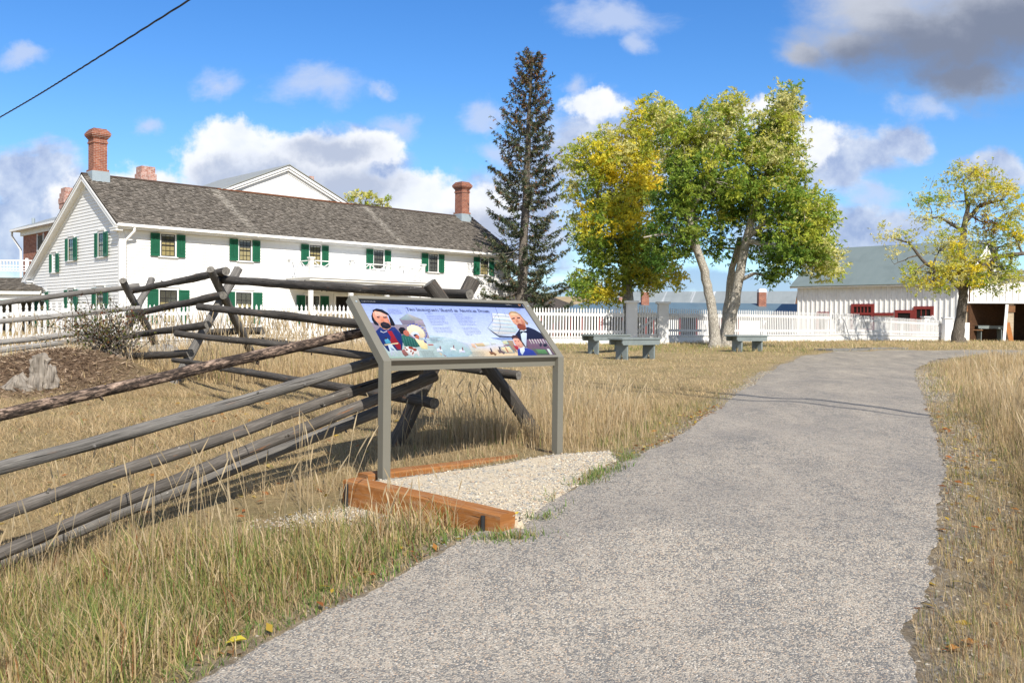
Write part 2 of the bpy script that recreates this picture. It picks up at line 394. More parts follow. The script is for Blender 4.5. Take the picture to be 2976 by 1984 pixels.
    # large dark cloud, upper right
    dk = group([(2760, 110, 520, 190), (2480, 130, 260, 120), (2900, 60, 420, 250), (2560, 40, 330, 170), (2800, 210, 330, 90), (2350, 165, 120, 60)])
    core = group([(2780, 160, 480, 150), (2600, 190, 300, 110), (2930, 120, 260, 160)])
    up = b.mrange(b.math('ADD', core, b.math('MULTIPLY', b.math('SUBTRACT', f2, .5), .7)), -.25, .65, 0, 1, True)
    dc = b.mix(up, (3.9, 4.15, 4.75, 1), (1.5, 1.75, 2.4, 1))
    c4, _ = layer(c3, dk, f2, .9, .0, .78, dc, .98)
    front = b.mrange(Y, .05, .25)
    rear = b.mix(b.math('MULTIPLY', b.mrange(b.noise(d, 3.2, 5, .6), .38, .62, .25, .95), b.mrange(Z, 0., .25, .4, 1.)), skyc, (4.6, 4.75, 5.1, 1))  # unseen sky behind the camera: grey-white cloud added to neutralise blue fill light
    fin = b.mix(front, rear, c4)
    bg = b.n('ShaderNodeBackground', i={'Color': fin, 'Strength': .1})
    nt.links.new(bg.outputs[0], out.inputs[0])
    w.cycles.sampling_method = 'MANUAL'; w.cycles.sample_map_resolution = 512
make_world()
scn.view_settings.view_transform = 'Standard'; scn.view_settings.look = 'None'
scn.view_settings.exposure = .62; scn.view_settings.gamma = 1
scn.cycles.use_denoising = True
scn.cycles.max_bounces = 6; scn.cycles.transparent_max_bounces = 12
scn.cycles.sample_clamp_indirect = 6
# ------------------------------------------------------------------ ground, path, gravel
LE = [(400,2080),(607,1974),(820,1850),(1050,1740),(1210,1650),(1366,1563),(1531,1506),(1822,1341),(2000,1253),(2138,1151),(2265,1063),(2341,1033),(2430,1022),(2560,1019),(2784,1018)]
RE = [(2690,2080),(2663,1974),(2650,1900),(2638,1822),(2690,1730),(2712,1640),(2725,1518),(2746,1367),(2720,1265),(2689,1183),(2668,1120),(2657,1095),(2660,1075),(2700,1052),(2830,1032)]
LEW = [hit(*p) for p in LE]; REW = [hit(*p) for p in RE]
LEW = [Vector((LEW[0].x-.9, .2, 0))]+LEW+[Vector((LEW[-1].x+25, LEW[-1].y+3, 0))]
REW = [Vector((REW[0].x+.1, .2, 0))]+REW+[Vector((REW[-1].x+25, REW[-1].y+2, 0))]
PATHXY = np.array([(p.x, p.y) for p in LEW]+[(p.x, p.y) for p in REW[::-1]])
def inpoly(x, y, poly):
    x = np.asarray(x); y = np.asarray(y); c = np.zeros(x.shape, bool); n = len(poly); j = n-1
    for i in range(n):
        xi, yi = poly[i]; xj, yj = poly[j]
        cond = ((yi > y) != (yj > y)) & (x < (xj-xi)*(y-yi)/(yj-yi+1e-12)+xi); c ^= cond; j = i
    return c
def dpoly(x, y, pl):
    d = np.full(np.shape(x), 1e9)
    for (ax, ay), (bx, by) in zip(pl[:-1], pl[1:]):
        vx, vy = bx-ax, by-ay; L = vx*vx+vy*vy+1e-9
        t = np.clip(((x-ax)*vx+(y-ay)*vy)/L, 0, 1); d = np.minimum(d, np.hypot(x-ax-t*vx, y-ay-t*vy))
    return d
LPL = [(p.x, p.y) for p in LEW]; RPL = [(p.x, p.y) for p in REW]
def dpath(x, y): return np.minimum(dpoly(x, y, LPL), dpoly(x, y, RPL))
def grid_sheet(xs, ys, zf, name, mat, colf=None):
    X, Y = np.meshgrid(xs, ys); V = np.stack([X, Y, zf(X, Y)], -1).reshape(-1, 3)
    nx, ny = len(xs), len(ys); a = (np.arange(ny-1)[:, None]*nx+np.arange(nx-1)[None]).ravel()
    F = np.stack([a, a+1, a+1+nx, a+nx], -1).ravel()
    cols = colf(V[:, 0], V[:, 1]) if colf is not None else np.ones((len(V), 3))
    o = fast_mesh(name, V, F, np.full(len(a), 4, np.int32), mat, cols)
    o.data.polygons.foreach_set('use_smooth', np.ones(len(a), bool)); return o
def m_ground():
    m, nt, out = new_mat('ground_soil'); b = NB(nt); p = b.pos(); a = b.n('ShaderNodeSeparateColor', i={0: b.attr()}).outputs
    n1 = b.noise(p, 1.1, 5, .6); n2 = b.noise(p, 14, 6, .7); n3 = b.noise(b.scale(p, (60, 14, 20)), 2.5, 5, .7, 1.2)
    straw = b.ramp(b.math('ADD', b.math('MULTIPLY', n3, .65), b.math('MULTIPLY', n2, .35)), [(.33, (.15, .11, .06)), (.48, (.35, .265, .14)), (.62, (.50, .39, .215)), (.75, (.60, .49, .29))])
    green = b.ramp(n2, [(.3, (.04, .05, .014)), (.7, (.14, .15, .045))])
    c = b.mix(b.math('MULTIPLY', b.mrange(n1, .45, .65), a[1]), straw, green)
    st = b.n('ShaderNodeTexVoronoi', i={'Vector': p, 'Scale': 55.}); sd = b.n('ShaderNodeTexVoronoi', i={'Vector': p, 'Scale': 130.})
    gv = b.mix(b.mrange(n2, .35, .6), b.ramp(st.outputs['Color'], [(.2, (.15, .14, .125)), (.6, (.34, .31, .265)), (.9, (.46, .43, .385))]), (.28, .225, .155))
    gv = b.mix(b.mrange(b.noise(p, 5, 5), .5, .62, 0, .75), gv, (.44, .355, .23))
    c = b.mix(a[0], c, gv)
    mul = b.ramp(n3, [(.3, (.05, .034, .022)), (.52, (.15, .10, .066)), (.72, (.30, .22, .15))])
    c = b.mix(a[2], c, mul)
    far = b.mrange(b.vmath('LENGTH', p).outputs['Value'], 60, 140); c = b.mix(far, c, (.24, .185, .095))
    h = b.math('ADD', n3, b.math('MULTIPLY', n2, .8))
    b.bsdf(out, c, .95, b.bump(h, .9, .03), .1); M['ground_soil'] = m
m_ground()
def gcol(x, y):
    dp = dpath(x, y); inside = inpoly(x, y, PATHXY); rightside = x > np.interp(y, [p[1] for p in RPL], [p[0] for p in RPL])-.05
    gw = np.where(rightside, .55, .22)*np.clip(1.3-(y-6)/22, .25, 1)
    wob = .25*np.sin(x*3.1+y*2.3)+.2*np.sin(y*5.3-x)
    gravel = np.where(inside, 1, np.clip(1-dp/(gw*(1+wob)), 0, 1)**.7)
    mul = np.exp(-((((x+5.95)/1.4)**2+((y-11.8)/1.0)**2)**2)); mul2 = np.exp(-((((x+7.6)/1.3)**2+((y-12.0)/.9)**2)**2))
    green = np.clip(.25+.5*np.exp(-((x+1.6)/1.9)**2-((y-4.2)/1.4)**2)+np.where((y > 15) & (y < 32), .12, 0), 0, 1)
    return np.stack([gravel, green, np.maximum(mul, mul2)], -1)
ys = np.concatenate([np.arange(-4, 3, .25), np.arange(3, 16, .09), np.arange(16, 34, .25), np.arange(34, 70, 1.), np.geomspace(71, 2600, 40)])
xs = np.concatenate([-np.geomspace(2600, 26, 30), np.arange(-25, -9, .4), np.arange(-9, 8, .11), np.arange(8, 30, .4), np.geomspace(30.5, 2600, 30)])
tag(grid_sheet(xs, ys, gz, 'ground', 'ground_soil', gcol), kind='structure')
def m_path():
    m, nt, out = new_mat('chip_seal'); b = NB(nt); p = b.pos()
    v = b.n('ShaderNodeTexVoronoi', i={'Vector': p, 'Scale': 150., 'Randomness': 1.}); cr = b.n('ShaderNodeSeparateColor', i={0: v.outputs['Color']}).outputs
    v2 = b.n('ShaderNodeTexVoronoi', i={'Vector': p, 'Scale': 70., 'Randomness': 1.}); cr2 = b.n('ShaderNodeSeparateColor', i={0: v2.outputs['Color']}).outputs
    pt = b.noise(b.scale(p, (1.5, .55, 1)), 1.5, 9, .7); mid = b.noise(p, 9, 6, .7)
    amt = b.mrange(b.math('ADD', b.math('MULTIPLY', pt, .62), b.math('MULTIPLY', mid, .38)), .36, .63, .28, .84)
    stone = b.ramp(cr[1], [(0, (.22, .20, .17)), (.35, (.325, .29, .24)), (.6, (.42, .38, .315)), (.8, (.40, .30, .215)), (.93, (.50, .47, .41))])
    tar = b.ramp(mid, [(.3, (.132, .130, .125)), (.7, (.20, .196, .187))])
    on = b.mrange(b.math('SUBTRACT', amt, cr[0]), -.06, .06); on2 = b.mrange(b.math('SUBTRACT', b.math('MULTIPLY', amt, .45), cr2[0]), -.03, .03)
    c = b.mix(on, tar, stone); c = b.mix(b.math('MULTIPLY', on2, .6), c, (.40, .36, .30))
    sp = b.n('ShaderNodeSeparateXYZ', i={0: p})
    farm = b.mrange(sp.outputs[1], 9, 24, 0, .75); c = b.mix(farm, c, b.ramp(b.math('ADD', b.math('MULTIPLY', pt, .6), b.math('MULTIPLY', mid, .4)), [(.38, (.20, .18, .15)), (.62, (.40, .35, .27))]))
    b.bsdf(out, c, .85, b.bump(b.math('ADD', b.math('MULTIPLY', v.outputs['Distance'], -1.), b.math('MULTIPLY', on, .5)), .8, .006), .25); M['chip_seal'] = m
m_path()
def m_gravel():
    m, nt, out = new_mat('pale_gravel'); b = NB(nt); p = b.pos()
    v = b.n('ShaderNodeTexVoronoi', i={'Vector': p, 'Scale': 62., 'Randomness': 1.}); cr = b.n('ShaderNodeSeparateColor', i={0: v.outputs['Color']}).outputs
    fine = b.noise(p, 150, 3, .7)
    st = b.ramp(cr[0], [(0, (.27, .26, .23)), (.3, (.42, .365, .28)), (.55, (.50, .43, .32)), (.8, (.55, .49, .39)), (.95, (.32, .32, .30))])
    c = b.mix(b.mrange(b.noise(p, 6, 5), .42, .58, 0, .8), st, b.mix(fine, (.40, .335, .24), (.56, .48, .36)))
    b.bsdf(out, c, .92, b.bump(b.math('SUBTRACT', b.math('MULTIPLY', fine, .3), v.outputs['Distance']), .7, .006), .15); M['pale_gravel'] = m
m_gravel()
def make_path():
    N = 420
    def resample(pts):
        p = np.array([(q.x, q.y) for q in pts]); s = np.concatenate([[0], np.cumsum(np.hypot(*np.diff(p, axis=0).T))])
        return p, s/s[-1]
    # pair edges by distance along each side, knot to knot
    k = len(LEW); t = np.linspace(0, k-1, N); nb = 20
    L = np.stack([np.interp(t, range(k), [q[i] for q in LEW]) for i in (0, 1)], -1)
    Rr = np.stack([np.interp(t, range(k), [q[i] for q in REW]) for i in (0, 1)], -1)
    jl = np.array([mnoise.noise(Vector((L[i, 0]*4, L[i, 1]*4, 1)))*.045+mnoise.noise(Vector((L[i, 0]*17, L[i, 1]*17, 4)))*.02 for i in range(N)])
    jr = np.array([mnoise.noise(Vector((Rr[i, 0]*3, Rr[i, 1]*3, 2)))*.055+mnoise.noise(Vector((Rr[i, 0]*15, Rr[i, 1]*15, 7)))*.03 for i in range(N)])
    L[:, 0] += jl; Rr[:, 0] += jr
    f = np.linspace(0, 1, nb)[None, :, None]
    G = L[:, None]*(1-f)+Rr[:, None]*f
    X, Y = G[..., 0], G[..., 1]; crown = .010+.02*np.sin(np.linspace(0, np.pi, nb))[None]
    V = np.stack([X, Y, gz(X, Y)+crown], -1).reshape(-1, 3)
    a = (np.arange(N-1)[:, None]*nb+np.arange(nb-1)[None]).ravel()
    F = np.stack([a, a+1, a+1+nb, a+nb], -1).ravel()
    o = fast_mesh('path', V, F, np.full(len(a), 4, np.int32), 'chip_seal', np.ones((len(V), 3)))
    o.data.polygons.foreach_set('use_smooth', np.ones(len(a), bool)); tag(o, kind='structure')
make_path()
U_S = Vector((math.cos(.7299), math.sin(.7299), 0)); V_S = Vector((-U_S.y, U_S.x, 0))      # sign frame
SP = Vector((-.8549, 6.2, EYE-.2603))
PADR = [Vector((-1.0, 6.03)), Vector((.40, 7.30)), Vector((.80, 7.64))]
PADF = [Vector((.06, 5.16)), Vector((.12, 5.44)), Vector((.80, 7.12))]
GP = [(p.x, p.y) for p in PADR]+[(p.x, p.y) for p in PADF[::-1]]
def make_pad():
    ns, nt_ = 60, 40; V = []
    for i in range(ns):
        s = i/(ns-1)
        def ev(P): 
            x = s*(len(P)-1); k = min(int(x), len(P)-2); return P[k].lerp(P[k+1], x-k)
        a, c = ev(PADR), ev(PADF)
        for j in range(nt_):
            t = j/(nt_-1); p = a.lerp(c, t)
            z0 = -1.05+EYE; z1 = max(g1(p.x, p.y)+.012, EYE-1.03-.12*s if t > .9 and s < .05 else 0)
            zf = EYE-1.03-.05*t if s < .02 else None
            lo = g1(p.x, p.y)+.012
            hi = EYE-1.045-.02*t
            w = t*min(1, .25+s*5)
            z = hi*(1-w**1.5)+lo*w**1.5
            z = max(z, lo)+.006*mnoise.noise(Vector((p.x*9, p.y*9, 0)))
            V.append((p.x, p.y, z))
    core = np.array(V); G = np.pad(core.reshape(ns, nt_, 3), ((1, 1), (1, 1), (0, 0)), 'edge')
    for sl in ((0, slice(None)), (-1, slice(None)), (slice(None), 0), (slice(None), -1)): G[sl[0], sl[1], 2] -= .16
    G[-1, :, :2] += np.array([.05, .04]); G[:, -1, :2] += np.array([.05, -.04])
    V = G.reshape(-1, 3); ns, nt_ = ns+2, nt_+2
    a = (np.arange(ns-1)[:, None]*nt_+np.arange(nt_-1)[None]).ravel()
    F = np.stack([a, a+1, a+1+nt_, a+nt_], -1).ravel()
    o = fast_mesh('gravel_pad', V, F, np.full(len(a), 4, np.int32), 'pale_gravel', np.ones((len(V), 3)))
    tag(o, kind='structure'); return core
PADV = make_pad()
# far hills
def hills():
    def ridge(name, pts, Y, depth, mat):
        mb = MB(); P = [at(x, y, Y) for x, y in pts]; n = len(P); rows = 6; V = []
        for k in range(rows+1):
            t = k/rows
            for i, p in enumerate(P):
                base = -16+EYE; z = base+(p.z-base)*(1-(1-t)**2)*1. if k < rows else p.z
                w = 3*mnoise.noise(Vector((p.x*.02, t*5, 3)))*(1 if 0 < k < rows else 0)
                V.append(Vector((p.x, p.y-depth*(1-t), z+w)))
        for k in range(rows):
            for i in range(n-1):
                a = k*n+i; mb.face([V[a], V[a+1], V[a+1+n], V[a+n]], 0, smooth=True)
        o = mb.build(name, mat, base=(0, Y, 0)); tag(o, kind='structure')
    for nm, c1, c2 in (('dry_field', (.30, .225, .125), (.38, .29, .165)), ('dark_hill', (.055, .045, .036), (.085, .068, .052))):  # dark hill: cloud shade is put into its colour
        m, nt, out = new_mat(nm); b = NB(nt); p = b.pos()
        n = b.noise(b.scale(p, (.02, .02, .25)), 2, 6, .65); b.bsdf(out, b.mix(b.mrange(n, .4, .6), c1, c2), .95); M[nm] = m
    ridge('tan_hills', [(-500, 905), (300, 900), (1200, 880), (1500, 868), (1720, 861), (1800, 859), (1900, 861), (2060, 864), (2300, 868), (2800, 880), (3500, 900)], 900, 420, 'dry_field')
    ridge('dark_hills', [(900, 850), (1200, 822), (1450, 836), (1530, 846), (1600, 862), (1660, 884), (1720, 905), (1800, 935)], 330, 130, 'dark_hill')
hills()
# ------------------------------------------------------------------ white farmhouse
ZV = Vector((0, 0, 1))
YAW = .7609; HU = Vector((math.cos(YAW), math.sin(YAW), 0)); HV = Vector((-HU.y, HU.x, 0))
HO = Vector((-15.6047, 37.0, EYE)); HL = 21.32
def HP(u, v, z): return HO+HU*u+HV*v+ZV*z
def fu(px, py=720, v=0.):
    p = onplane(px, py, HO+HV*v, HV)-HO; return p.dot(HU)
def fz(px, py, v=0.): return onplane(px, py, HO+HV*v, HV).z-EYE
def gv(px, py=720, u=0.): return (onplane(px, py, HO+HU*u, HU)-HO).dot(HV)
def gzz(px, py, u=0.): return onplane(px, py, HO+HU*u, HU).z-EYE
Z_EAVE, Z_RIDGE, V_RIDGE, V_REAR, Z_REAR, Z_BASE = 3.788, 6.12, 3.542, 11.676, 1.8955, -1.5
def clap(mb, O, A, N, a_lo, a_hi, z0, z1, step=.137, t=.022):
    """rows of lapped boards on a wall through O along A, facing N; a_lo(z), a_hi(z) clip each row"""
    z = z0
    while z < z1-.01:
        zt = min(z+step, z1); b0, b1, t0, t1 = a_lo(z), a_hi(z), a_lo(zt), a_hi(zt)
        if b1 > b0 and t1 > t0-1e-6:
            p = [O+A*b0+ZV*z+N*t, O+A*b1+ZV*z+N*t, O+A*t1+ZV*zt+N*.002, O+A*t0+ZV*zt+N*.002]
            q = [O+A*b0+ZV*z, O+A*b1+ZV*z]
            if A.cross(ZV).dot(N) < 0: p = p[::-1]; mb.face(p); mb.face([q[0], p[3], p[2], q[1]])
            else: mb.face(p); mb.face([q[0], q[1], p[1], p[0]])
        z = zt
def window(parent, name, O, A, N, a0, a1, z0, z1, shut=(.5, .5), ang=(0, 0), lites=(3, 4), blind=True, drip=True, sill=True, glass=True, meet=.5):
    """a double hung window on the wall through O: trim (the part), with sash, pane, blind and shutters below it"""
    tw = .10; mb = MB(); pr = .045
    def bx(m, x0, x1, y0, y1, n0, n1): m.box(O+A*x0+ZV*y0+N*n0, A*(x1-x0), ZV*(y1-y0), N*(n1-n0))
    bx(mb, a0-tw, a0, z0, z1+tw, .001, pr); bx(mb, a1, a1+tw, z0, z1+tw, .001, pr)
    bx(mb, a0, a1, z1, z1+tw, .001, pr)
    if sill: bx(mb, a0-tw-.03, a1+tw+.03, z0-.055, z0-.001, .001, pr+.04)
    if drip: bx(mb, a0-tw-.02, a1+tw+.02, z1+tw+.001, z1+tw+.03, .001, pr+.035)
    w = mb.build(name, 'white_trim', parent)
    if glass:
        sb = MB(); nx, nz = lites; bw = .022; e = .035
        zm = z0+(z1-z0)*meet
        bx(sb, a0, a0+e, z0, z1, .022, .040); bx(sb, a1-e, a1, z0, z1, .022, .040)
        bx(sb, a0+e, a1-e, z0, z0+e, .022, .039); bx(sb, a0+e, a1-e, z1-e, z1, .022, .039)
        bx(sb, a0+e, a1-e, zm-.025, zm+.025, .022, .041)
        for i in range(1, nx):
            x = a0+e+(a1-a0-2*e)*i/nx
            bx(sb, x-bw/2, x+bw/2, z0+e, zm-.026, .023, .034); bx(sb, x-bw/2, x+bw/2, zm+.026, z1-e, .023, .034)
        for (lo, hi) in ((z0+e, zm-.026), (zm+.026, z1-e)):
            n = max(1, nz//2)
            for j in range(1, n):
                y = lo+(hi-lo)*j/n; bx(sb, a0+e+.001, a1-e-.001, y-bw/2, y+bw/2, .0235, .033)
        sb.build('sash', 'sash_black', w)
        bb = MB(); bx(bb, a0+.002, a1-.002, z0+.002, (zm+.12*(z1-z0) if blind is True else zm), .0225, .0245)
        if blind: bb.build('blind', 'blind', w)
        cb = MB(); bx(cb, a0+.003, a1-.003, z0+.003, z1-.003, .0225, .0238); cb.build('curtain', 'curtain_dark', w)
        gb = MB(); q = [O+A*x+ZV*y+N*.0300 for x, y in ((a0+e, z0+e), (a1-e, z0+e), (a1-e, z1-e), (a0+e, z1-e))]
        gb.face(q if A.cross(ZV).dot(N) > 0 else q[::-1]); gb.build('pane', 'window_glass', w)
    for side in (0, 1):
        sw = shut[side]
        if not sw: continue
        hinge = O+A*(a0-.06 if side == 0 else a1+.06)+N*(pr+.012)
        dirn = (-A if side == 0 else A); th = ang[side]
        D = dirn*math.cos(th)+N*math.sin(th); NN = N*math.cos(th)-dirn*math.sin(th)
        shutter(w, hinge, D, NN, sw, z0-.02, z1+.02)
    return w
def shutter(parent, H, D, NN, sw, z0, z1, louv=True):
    mb = MB(); f = .055; T = .032
    def bx(x0, x1, y0, y1, n0, n1): mb.box(H+D*x0+ZV*y0+NN*n0, D*(x1-x0), ZV*(y1-y0), NN*(n1-n0))
    bot = .13; zm = z0+(z1-z0)*.55
    bx(0, f, z0, z1, 0, T); bx(sw-f, sw, z0, z1, 0, T)
    bx(f, sw-f, z0, z0+bot, .001, T-.001); bx(f, sw-f, z1-.07, z1, .001, T-.001)
    bx(f, sw-f, z0+bot, z1-.07, .004, .009)
    z = z0+bot+.012
    while z < z1-.10:
        a = H+D*f+ZV*z; b = D*(sw-2*f)
        P = [a+NN*.030, a+b+NN*.030, a+b+NN*.010+ZV*.036, a+NN*.010+ZV*.036]
        mb.face(P if D.cross(ZV).dot(NN) > 0 else P[::-1])
        Q = [a+NN*.010+ZV*.001, a+b+NN*.010+ZV*.001, a+b+NN*.030, a+NN*.030]; mb.face(Q if D.cross(ZV).dot(NN) > 0 else Q[::-1])
        z += .046
    if louv: bx(sw/2-.009, sw/2+.009, z0+bot+.02, z1-.1, .030, .040)
    return mb.build('shutter', 'green_paint', parent)
def shakes(mb, O, A, S, N, La, Ls, rows, pale=None, wmin=.055, wmax=.155, skip=None, tone=(.158, .143, .125)):
    """rows of split shakes on a slope: O eave corner, A along eave, S up the slope, N outward"""
    ex = Ls/rows
    for r in range(rows):
        x = -random.random()*.1; y0 = r*ex
        while x < La:
            w = random.uniform(wmin, wmax); x1 = min(x+w, La); xa = max(x, 0)
            if x1-xa > .02:
                jy = random.uniform(-.035, .035) if r else random.uniform(-.02, .01); th = random.uniform(.018, .045)
                if random.random() < .035: th += .022
                lift = random.uniform(0, .012)
                k = random.choice((.72, .85, 1, 1, 1.1, 1.25, 1.4))*random.uniform(.9, 1.1); g = random.uniform(-.006, .012)
                c = [tone[0]*k+g, tone[1]*k+g, tone[2]*k+g]
                mid = (xa+x1)/2
                if pale is not None:
                    q = pale(mid, y0+ex/2); jt = random.uniform(.7, 1.15); c = [ci*(1-q)+pi*q*jt for ci, pi in zip(c, (.42, .395, .35))]
                ya = y0+jy; yb = min(y0+ex*1.8, Ls+.02)
                if skip and skip(mid, y0): x += w; continue
                gap = .004
                p = [O+A*(xa+gap)+S*ya+N*(th+.012+lift), O+A*(x1-gap)+S*ya+N*(th+.012+lift), O+A*(x1-gap)+S*yb+N*.006, O+A*(xa+gap)+S*yb+N*.006]
                q2 = [O+A*(xa+gap)+S*ya+N*(-.004), O+A*(x1-gap)+S*ya+N*(-.004)]
                uvb = random.random()*50; uv = [(uvb, 0), (uvb+w, 0), (uvb+w, .3), (uvb, .3)]
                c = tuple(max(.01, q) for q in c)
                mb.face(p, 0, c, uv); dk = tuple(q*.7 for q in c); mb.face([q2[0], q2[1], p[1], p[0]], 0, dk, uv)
                mb.face([q2[1], p[2], p[1]], 0, dk, uv[:3]); mb.face([q2[0], p[0], p[3]], 0, dk, uv[:3])
            x += w
def chimney(parent, C, A, B, w, d, z0, z1, mat='brick', flash=None, style=0):
    mb = MB(); H = z1-z0
    def blk(hw, hd, a, b): mb.cbox(C+ZV*(a+b)/2, hw, hd, (b-a)/2, A=A, B=B)
    if style == 0:
        blk(w/2+.06, d/2+.06, z0, z0+H*.27); blk(w/2, d/2, z0+H*.27, z1-H*.26)
        k = [(.02, .05), (.05, .04), (.085, .05)]; z = z1-H*.26
        blk(w/2+.03, d/2+.03, z, z+H*.035); z += H*.035
        blk(w/2+.005, d/2+.005, z, z+H*.05); z += H*.05
        for e in (.04, .075, .11): blk(w/2+e, d/2+e, z, z+H*.022); z += H*.022
        blk(w/2+.125, d/2+.125, z, z+H*.035); z += H*.035
        for e in (.10, .07, .035, .0): blk(w/2+e, d/2+e, z, z+H*.018); z += H*.018
        blk(w/2-.01, d/2-.01, z, z1)
    else:
        blk(w/2, d/2, z0, z1-H*.5); z = z1-H*.5
        for e in (.05, .1, .13): blk(w/2+e, d/2+e, z, z+H*.1); z += H*.1
        for e in (.08, .02): blk(w/2+e, d/2+e, z, z+H*.1); z += H*.1
    c = mb.build('chimney', mat, parent)
    fb = MB(); fb.cbox(C+ZV*(z1-.002), w/2-.09, d/2-.09, .012, A=A, B=B); fb.build('flue', 'dark_interior', c)
    if flash is not None:
        f = MB(); f.cbox(C+ZV*((z0+flash)/2-.1), w/2+.085, d/2+.085, (flash-z0)/2+.1, A=A, B=B); f.build('flashing', 'flashing', c)
    return c
def make_house():
    T = thing('farmhouse', HP(HL/2, 4, Z_BASE), 'long white two storey clapboard farmhouse with green shutters, grey shake roof and brick chimneys', 'house')
    N = -HV; NG = -HU; O = HP(0, 0, 0)
    mb = MB(); clap(mb, O, HU, N, lambda z: .12, lambda z: HL-.1, Z_BASE, Z_EAVE-.32, .128)
    mb.face([HP(0, .003, Z_BASE), HP(HL, .003, Z_BASE), HP(HL, .003, Z_EAVE-.1), HP(0, .003, Z_EAVE-.1)])
    mb.build('front_wall', 'white_paint', T)
    # gable wall under the unequal slopes
    mF = (Z_RIDGE-Z_EAVE)/(V_RIDGE+.311); mR = (Z_RIDGE-Z_REAR)/(V_REAR-V_RIDGE); VW = 11.15
    top = Z_RIDGE-.16
    def vlo(z): return max(.12, V_RIDGE-(top-z)/mF)
    def vhi(z): return min(VW, V_RIDGE+(top-z)/mR)
    mb = MB(); clap(mb, O, HV, NG, vlo, vhi, Z_BASE, top-.1)
    mb.face([HP(.003, 0, Z_BASE), HP(.003, 0, top-V_RIDGE*mF), HP(.003, V_RIDGE, top), HP(.003, VW, top-(VW-V_RIDGE)*mR), HP(.003, VW, Z_BASE)])
    # far gable and rear
    mb.face([HP(HL, 0, Z_BASE), HP(HL, VW, Z_BASE), HP(HL, VW, top-(VW-V_RIDGE)*mR), HP(HL, V_RIDGE, top), HP(HL, 0, top-V_RIDGE*mF)])
    mb.face([HP(HL, VW, Z_BASE), HP(0, VW, Z_BASE), HP(0, VW, 1.8), HP(HL, VW, 1.8)])
    mb.build('gable_wall', 'white_paint', T)
    tr = MB()       # corner boards, frieze, soffits, rakes
    tr.box(HP(0, 0, Z_BASE)+N*.028+NG*.028, HU*.15, HV*.001+HV*.149, ZV*(Z_EAVE-.3-Z_BASE))
    tr.box(HP(HL-.12, 0, Z_BASE)+N*.028, HU*.148, HV*.12, ZV*(Z_EAVE-.3-Z_BASE))
    tr.box(HP(.15, 0, Z_EAVE-.36)+N*.024, HU*(HL-.27), HV*.02, ZV*.13)
    tr.box(HP(-.2, -.32, Z_EAVE-.215), HU*(HL+.4), HV*.33, ZV*.03)
    tr.box(HP(-.25, -.34, Z_EAVE-.214), HU*(HL+.5), HV*.022, ZV*.19)
    def rake(vt, zt, vb, zb, depth=.2):
        d = (HP(0, vb, zb)-HP(0, vt, zt)); ln = d.length; d = d/ln
        nrm = HU.cross(d).normalized()
        if nrm.z > 0: nrm = -nrm
        P = HP(-.265, vt, zt)+nrm*.03
        tr.box(P, d*ln, nrm*depth, HU*.03)                              # fascia
        tr.box(P+nrm*(depth-.03)+HU*.031, d*ln, nrm*.025, HU*.26)         # soffit
        tr.box(HP(-.028, vt, zt)+nrm*(depth+.002), d*(ln-.15), nrm*.16, HU*.026)  # frieze on wall
        tr.box(HP(-.285, vt, zt)+nrm*.028, d*ln, nrm*.07, HU*.019)        # crown
        P2 = HP(HL+.235, vt, zt)+nrm*.03; tr.box(P2, d*ln, nrm*depth, HU*.03)
    rake(V_RIDGE, Z_RIDGE-.03, -.30, Z_EAVE-.03); rake(V_RIDGE, Z_RIDGE-.03, V_REAR, Z_REAR-.03)
    tr.box(HP(-.28, -.33, Z_EAVE-.30), HU*.28, HV*.62, ZV*.10); tr.box(HP(-.30, -.36, Z_EAVE-.20), HU*.29, HV*.68, ZV*.045)
    tr.box(HP(-.27, V_REAR-.75, Z_REAR-.33), HU*.26, HV*.72, ZV*.17); tr.box(HP(-.30, V_REAR-.82, Z_REAR-.16), HU*.29, HV*.85, ZV*.06)
    tr.build('trim', 'white_trim', T)
    # roof
    A0 = HP(-.266, -.35, Z_EAVE-.02); S = HV*(V_RIDGE+.35)+ZV*(Z_RIDGE-Z_EAVE+.02); Ls = S.length; S = S/Ls; Nf = HU.cross(S).normalized()
    u1, u2 = fu(604, 560, V_RIDGE), fu(1045, 603, V_RIDGE); w1, w2 = fu(722, 676), fu(1152, 710)
    def pale(x, y):
        t = y/Ls; q = 0
        for a, c in ((w1, u1), (w2, u2)):
            xc = a+.2+(c-a)*t-(.27)*0
            d = abs(x-.27-xc); q = max(q, max(0, 1-d/.34)*(.35+.65*t))
        if t < .06: q = max(q, 0)
        return min(1, q*1.15)*random.uniform(.5, 1)
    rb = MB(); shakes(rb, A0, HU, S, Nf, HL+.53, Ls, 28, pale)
    rb.face([A0-Nf*.02, A0+HU*(HL+.53)-Nf*.02, A0+HU*(HL+.53)+S*Ls-Nf*.02, A0+S*Ls-Nf*.02], 0, (.05, .045, .04))
    B0 = HP(HL+.264, V_REAR, Z_REAR); S2 = HV*(V_RIDGE-V_REAR)+ZV*(Z_RIDGE-Z_REAR); L2 = S2.length; S2 = S2/L2; N2 = (-HU).cross(S2).normalized()
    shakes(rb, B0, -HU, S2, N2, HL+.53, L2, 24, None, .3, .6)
    rb.face([B0-N2*.02, B0-HU*(HL+.53)-N2*.02, B0-HU*(HL+.53)+S2*L2-N2*.02, B0+S2*L2-N2*.02], 0, (.05, .045, .04))
    for (Pp, n_) in ((S, Nf), (S2, N2)):     # ridge boards
        a = HP(-.27, V_RIDGE, Z_RIDGE+.03); rb.box(a, HU*(HL+.54), -Pp*.16, n_*.03, 0, (.07, .05, .04))
    # rusty strip below the cross gable
    rb.build('roof', 'wood_shake', T)
    # gutter with downspouts
    gb = MB()
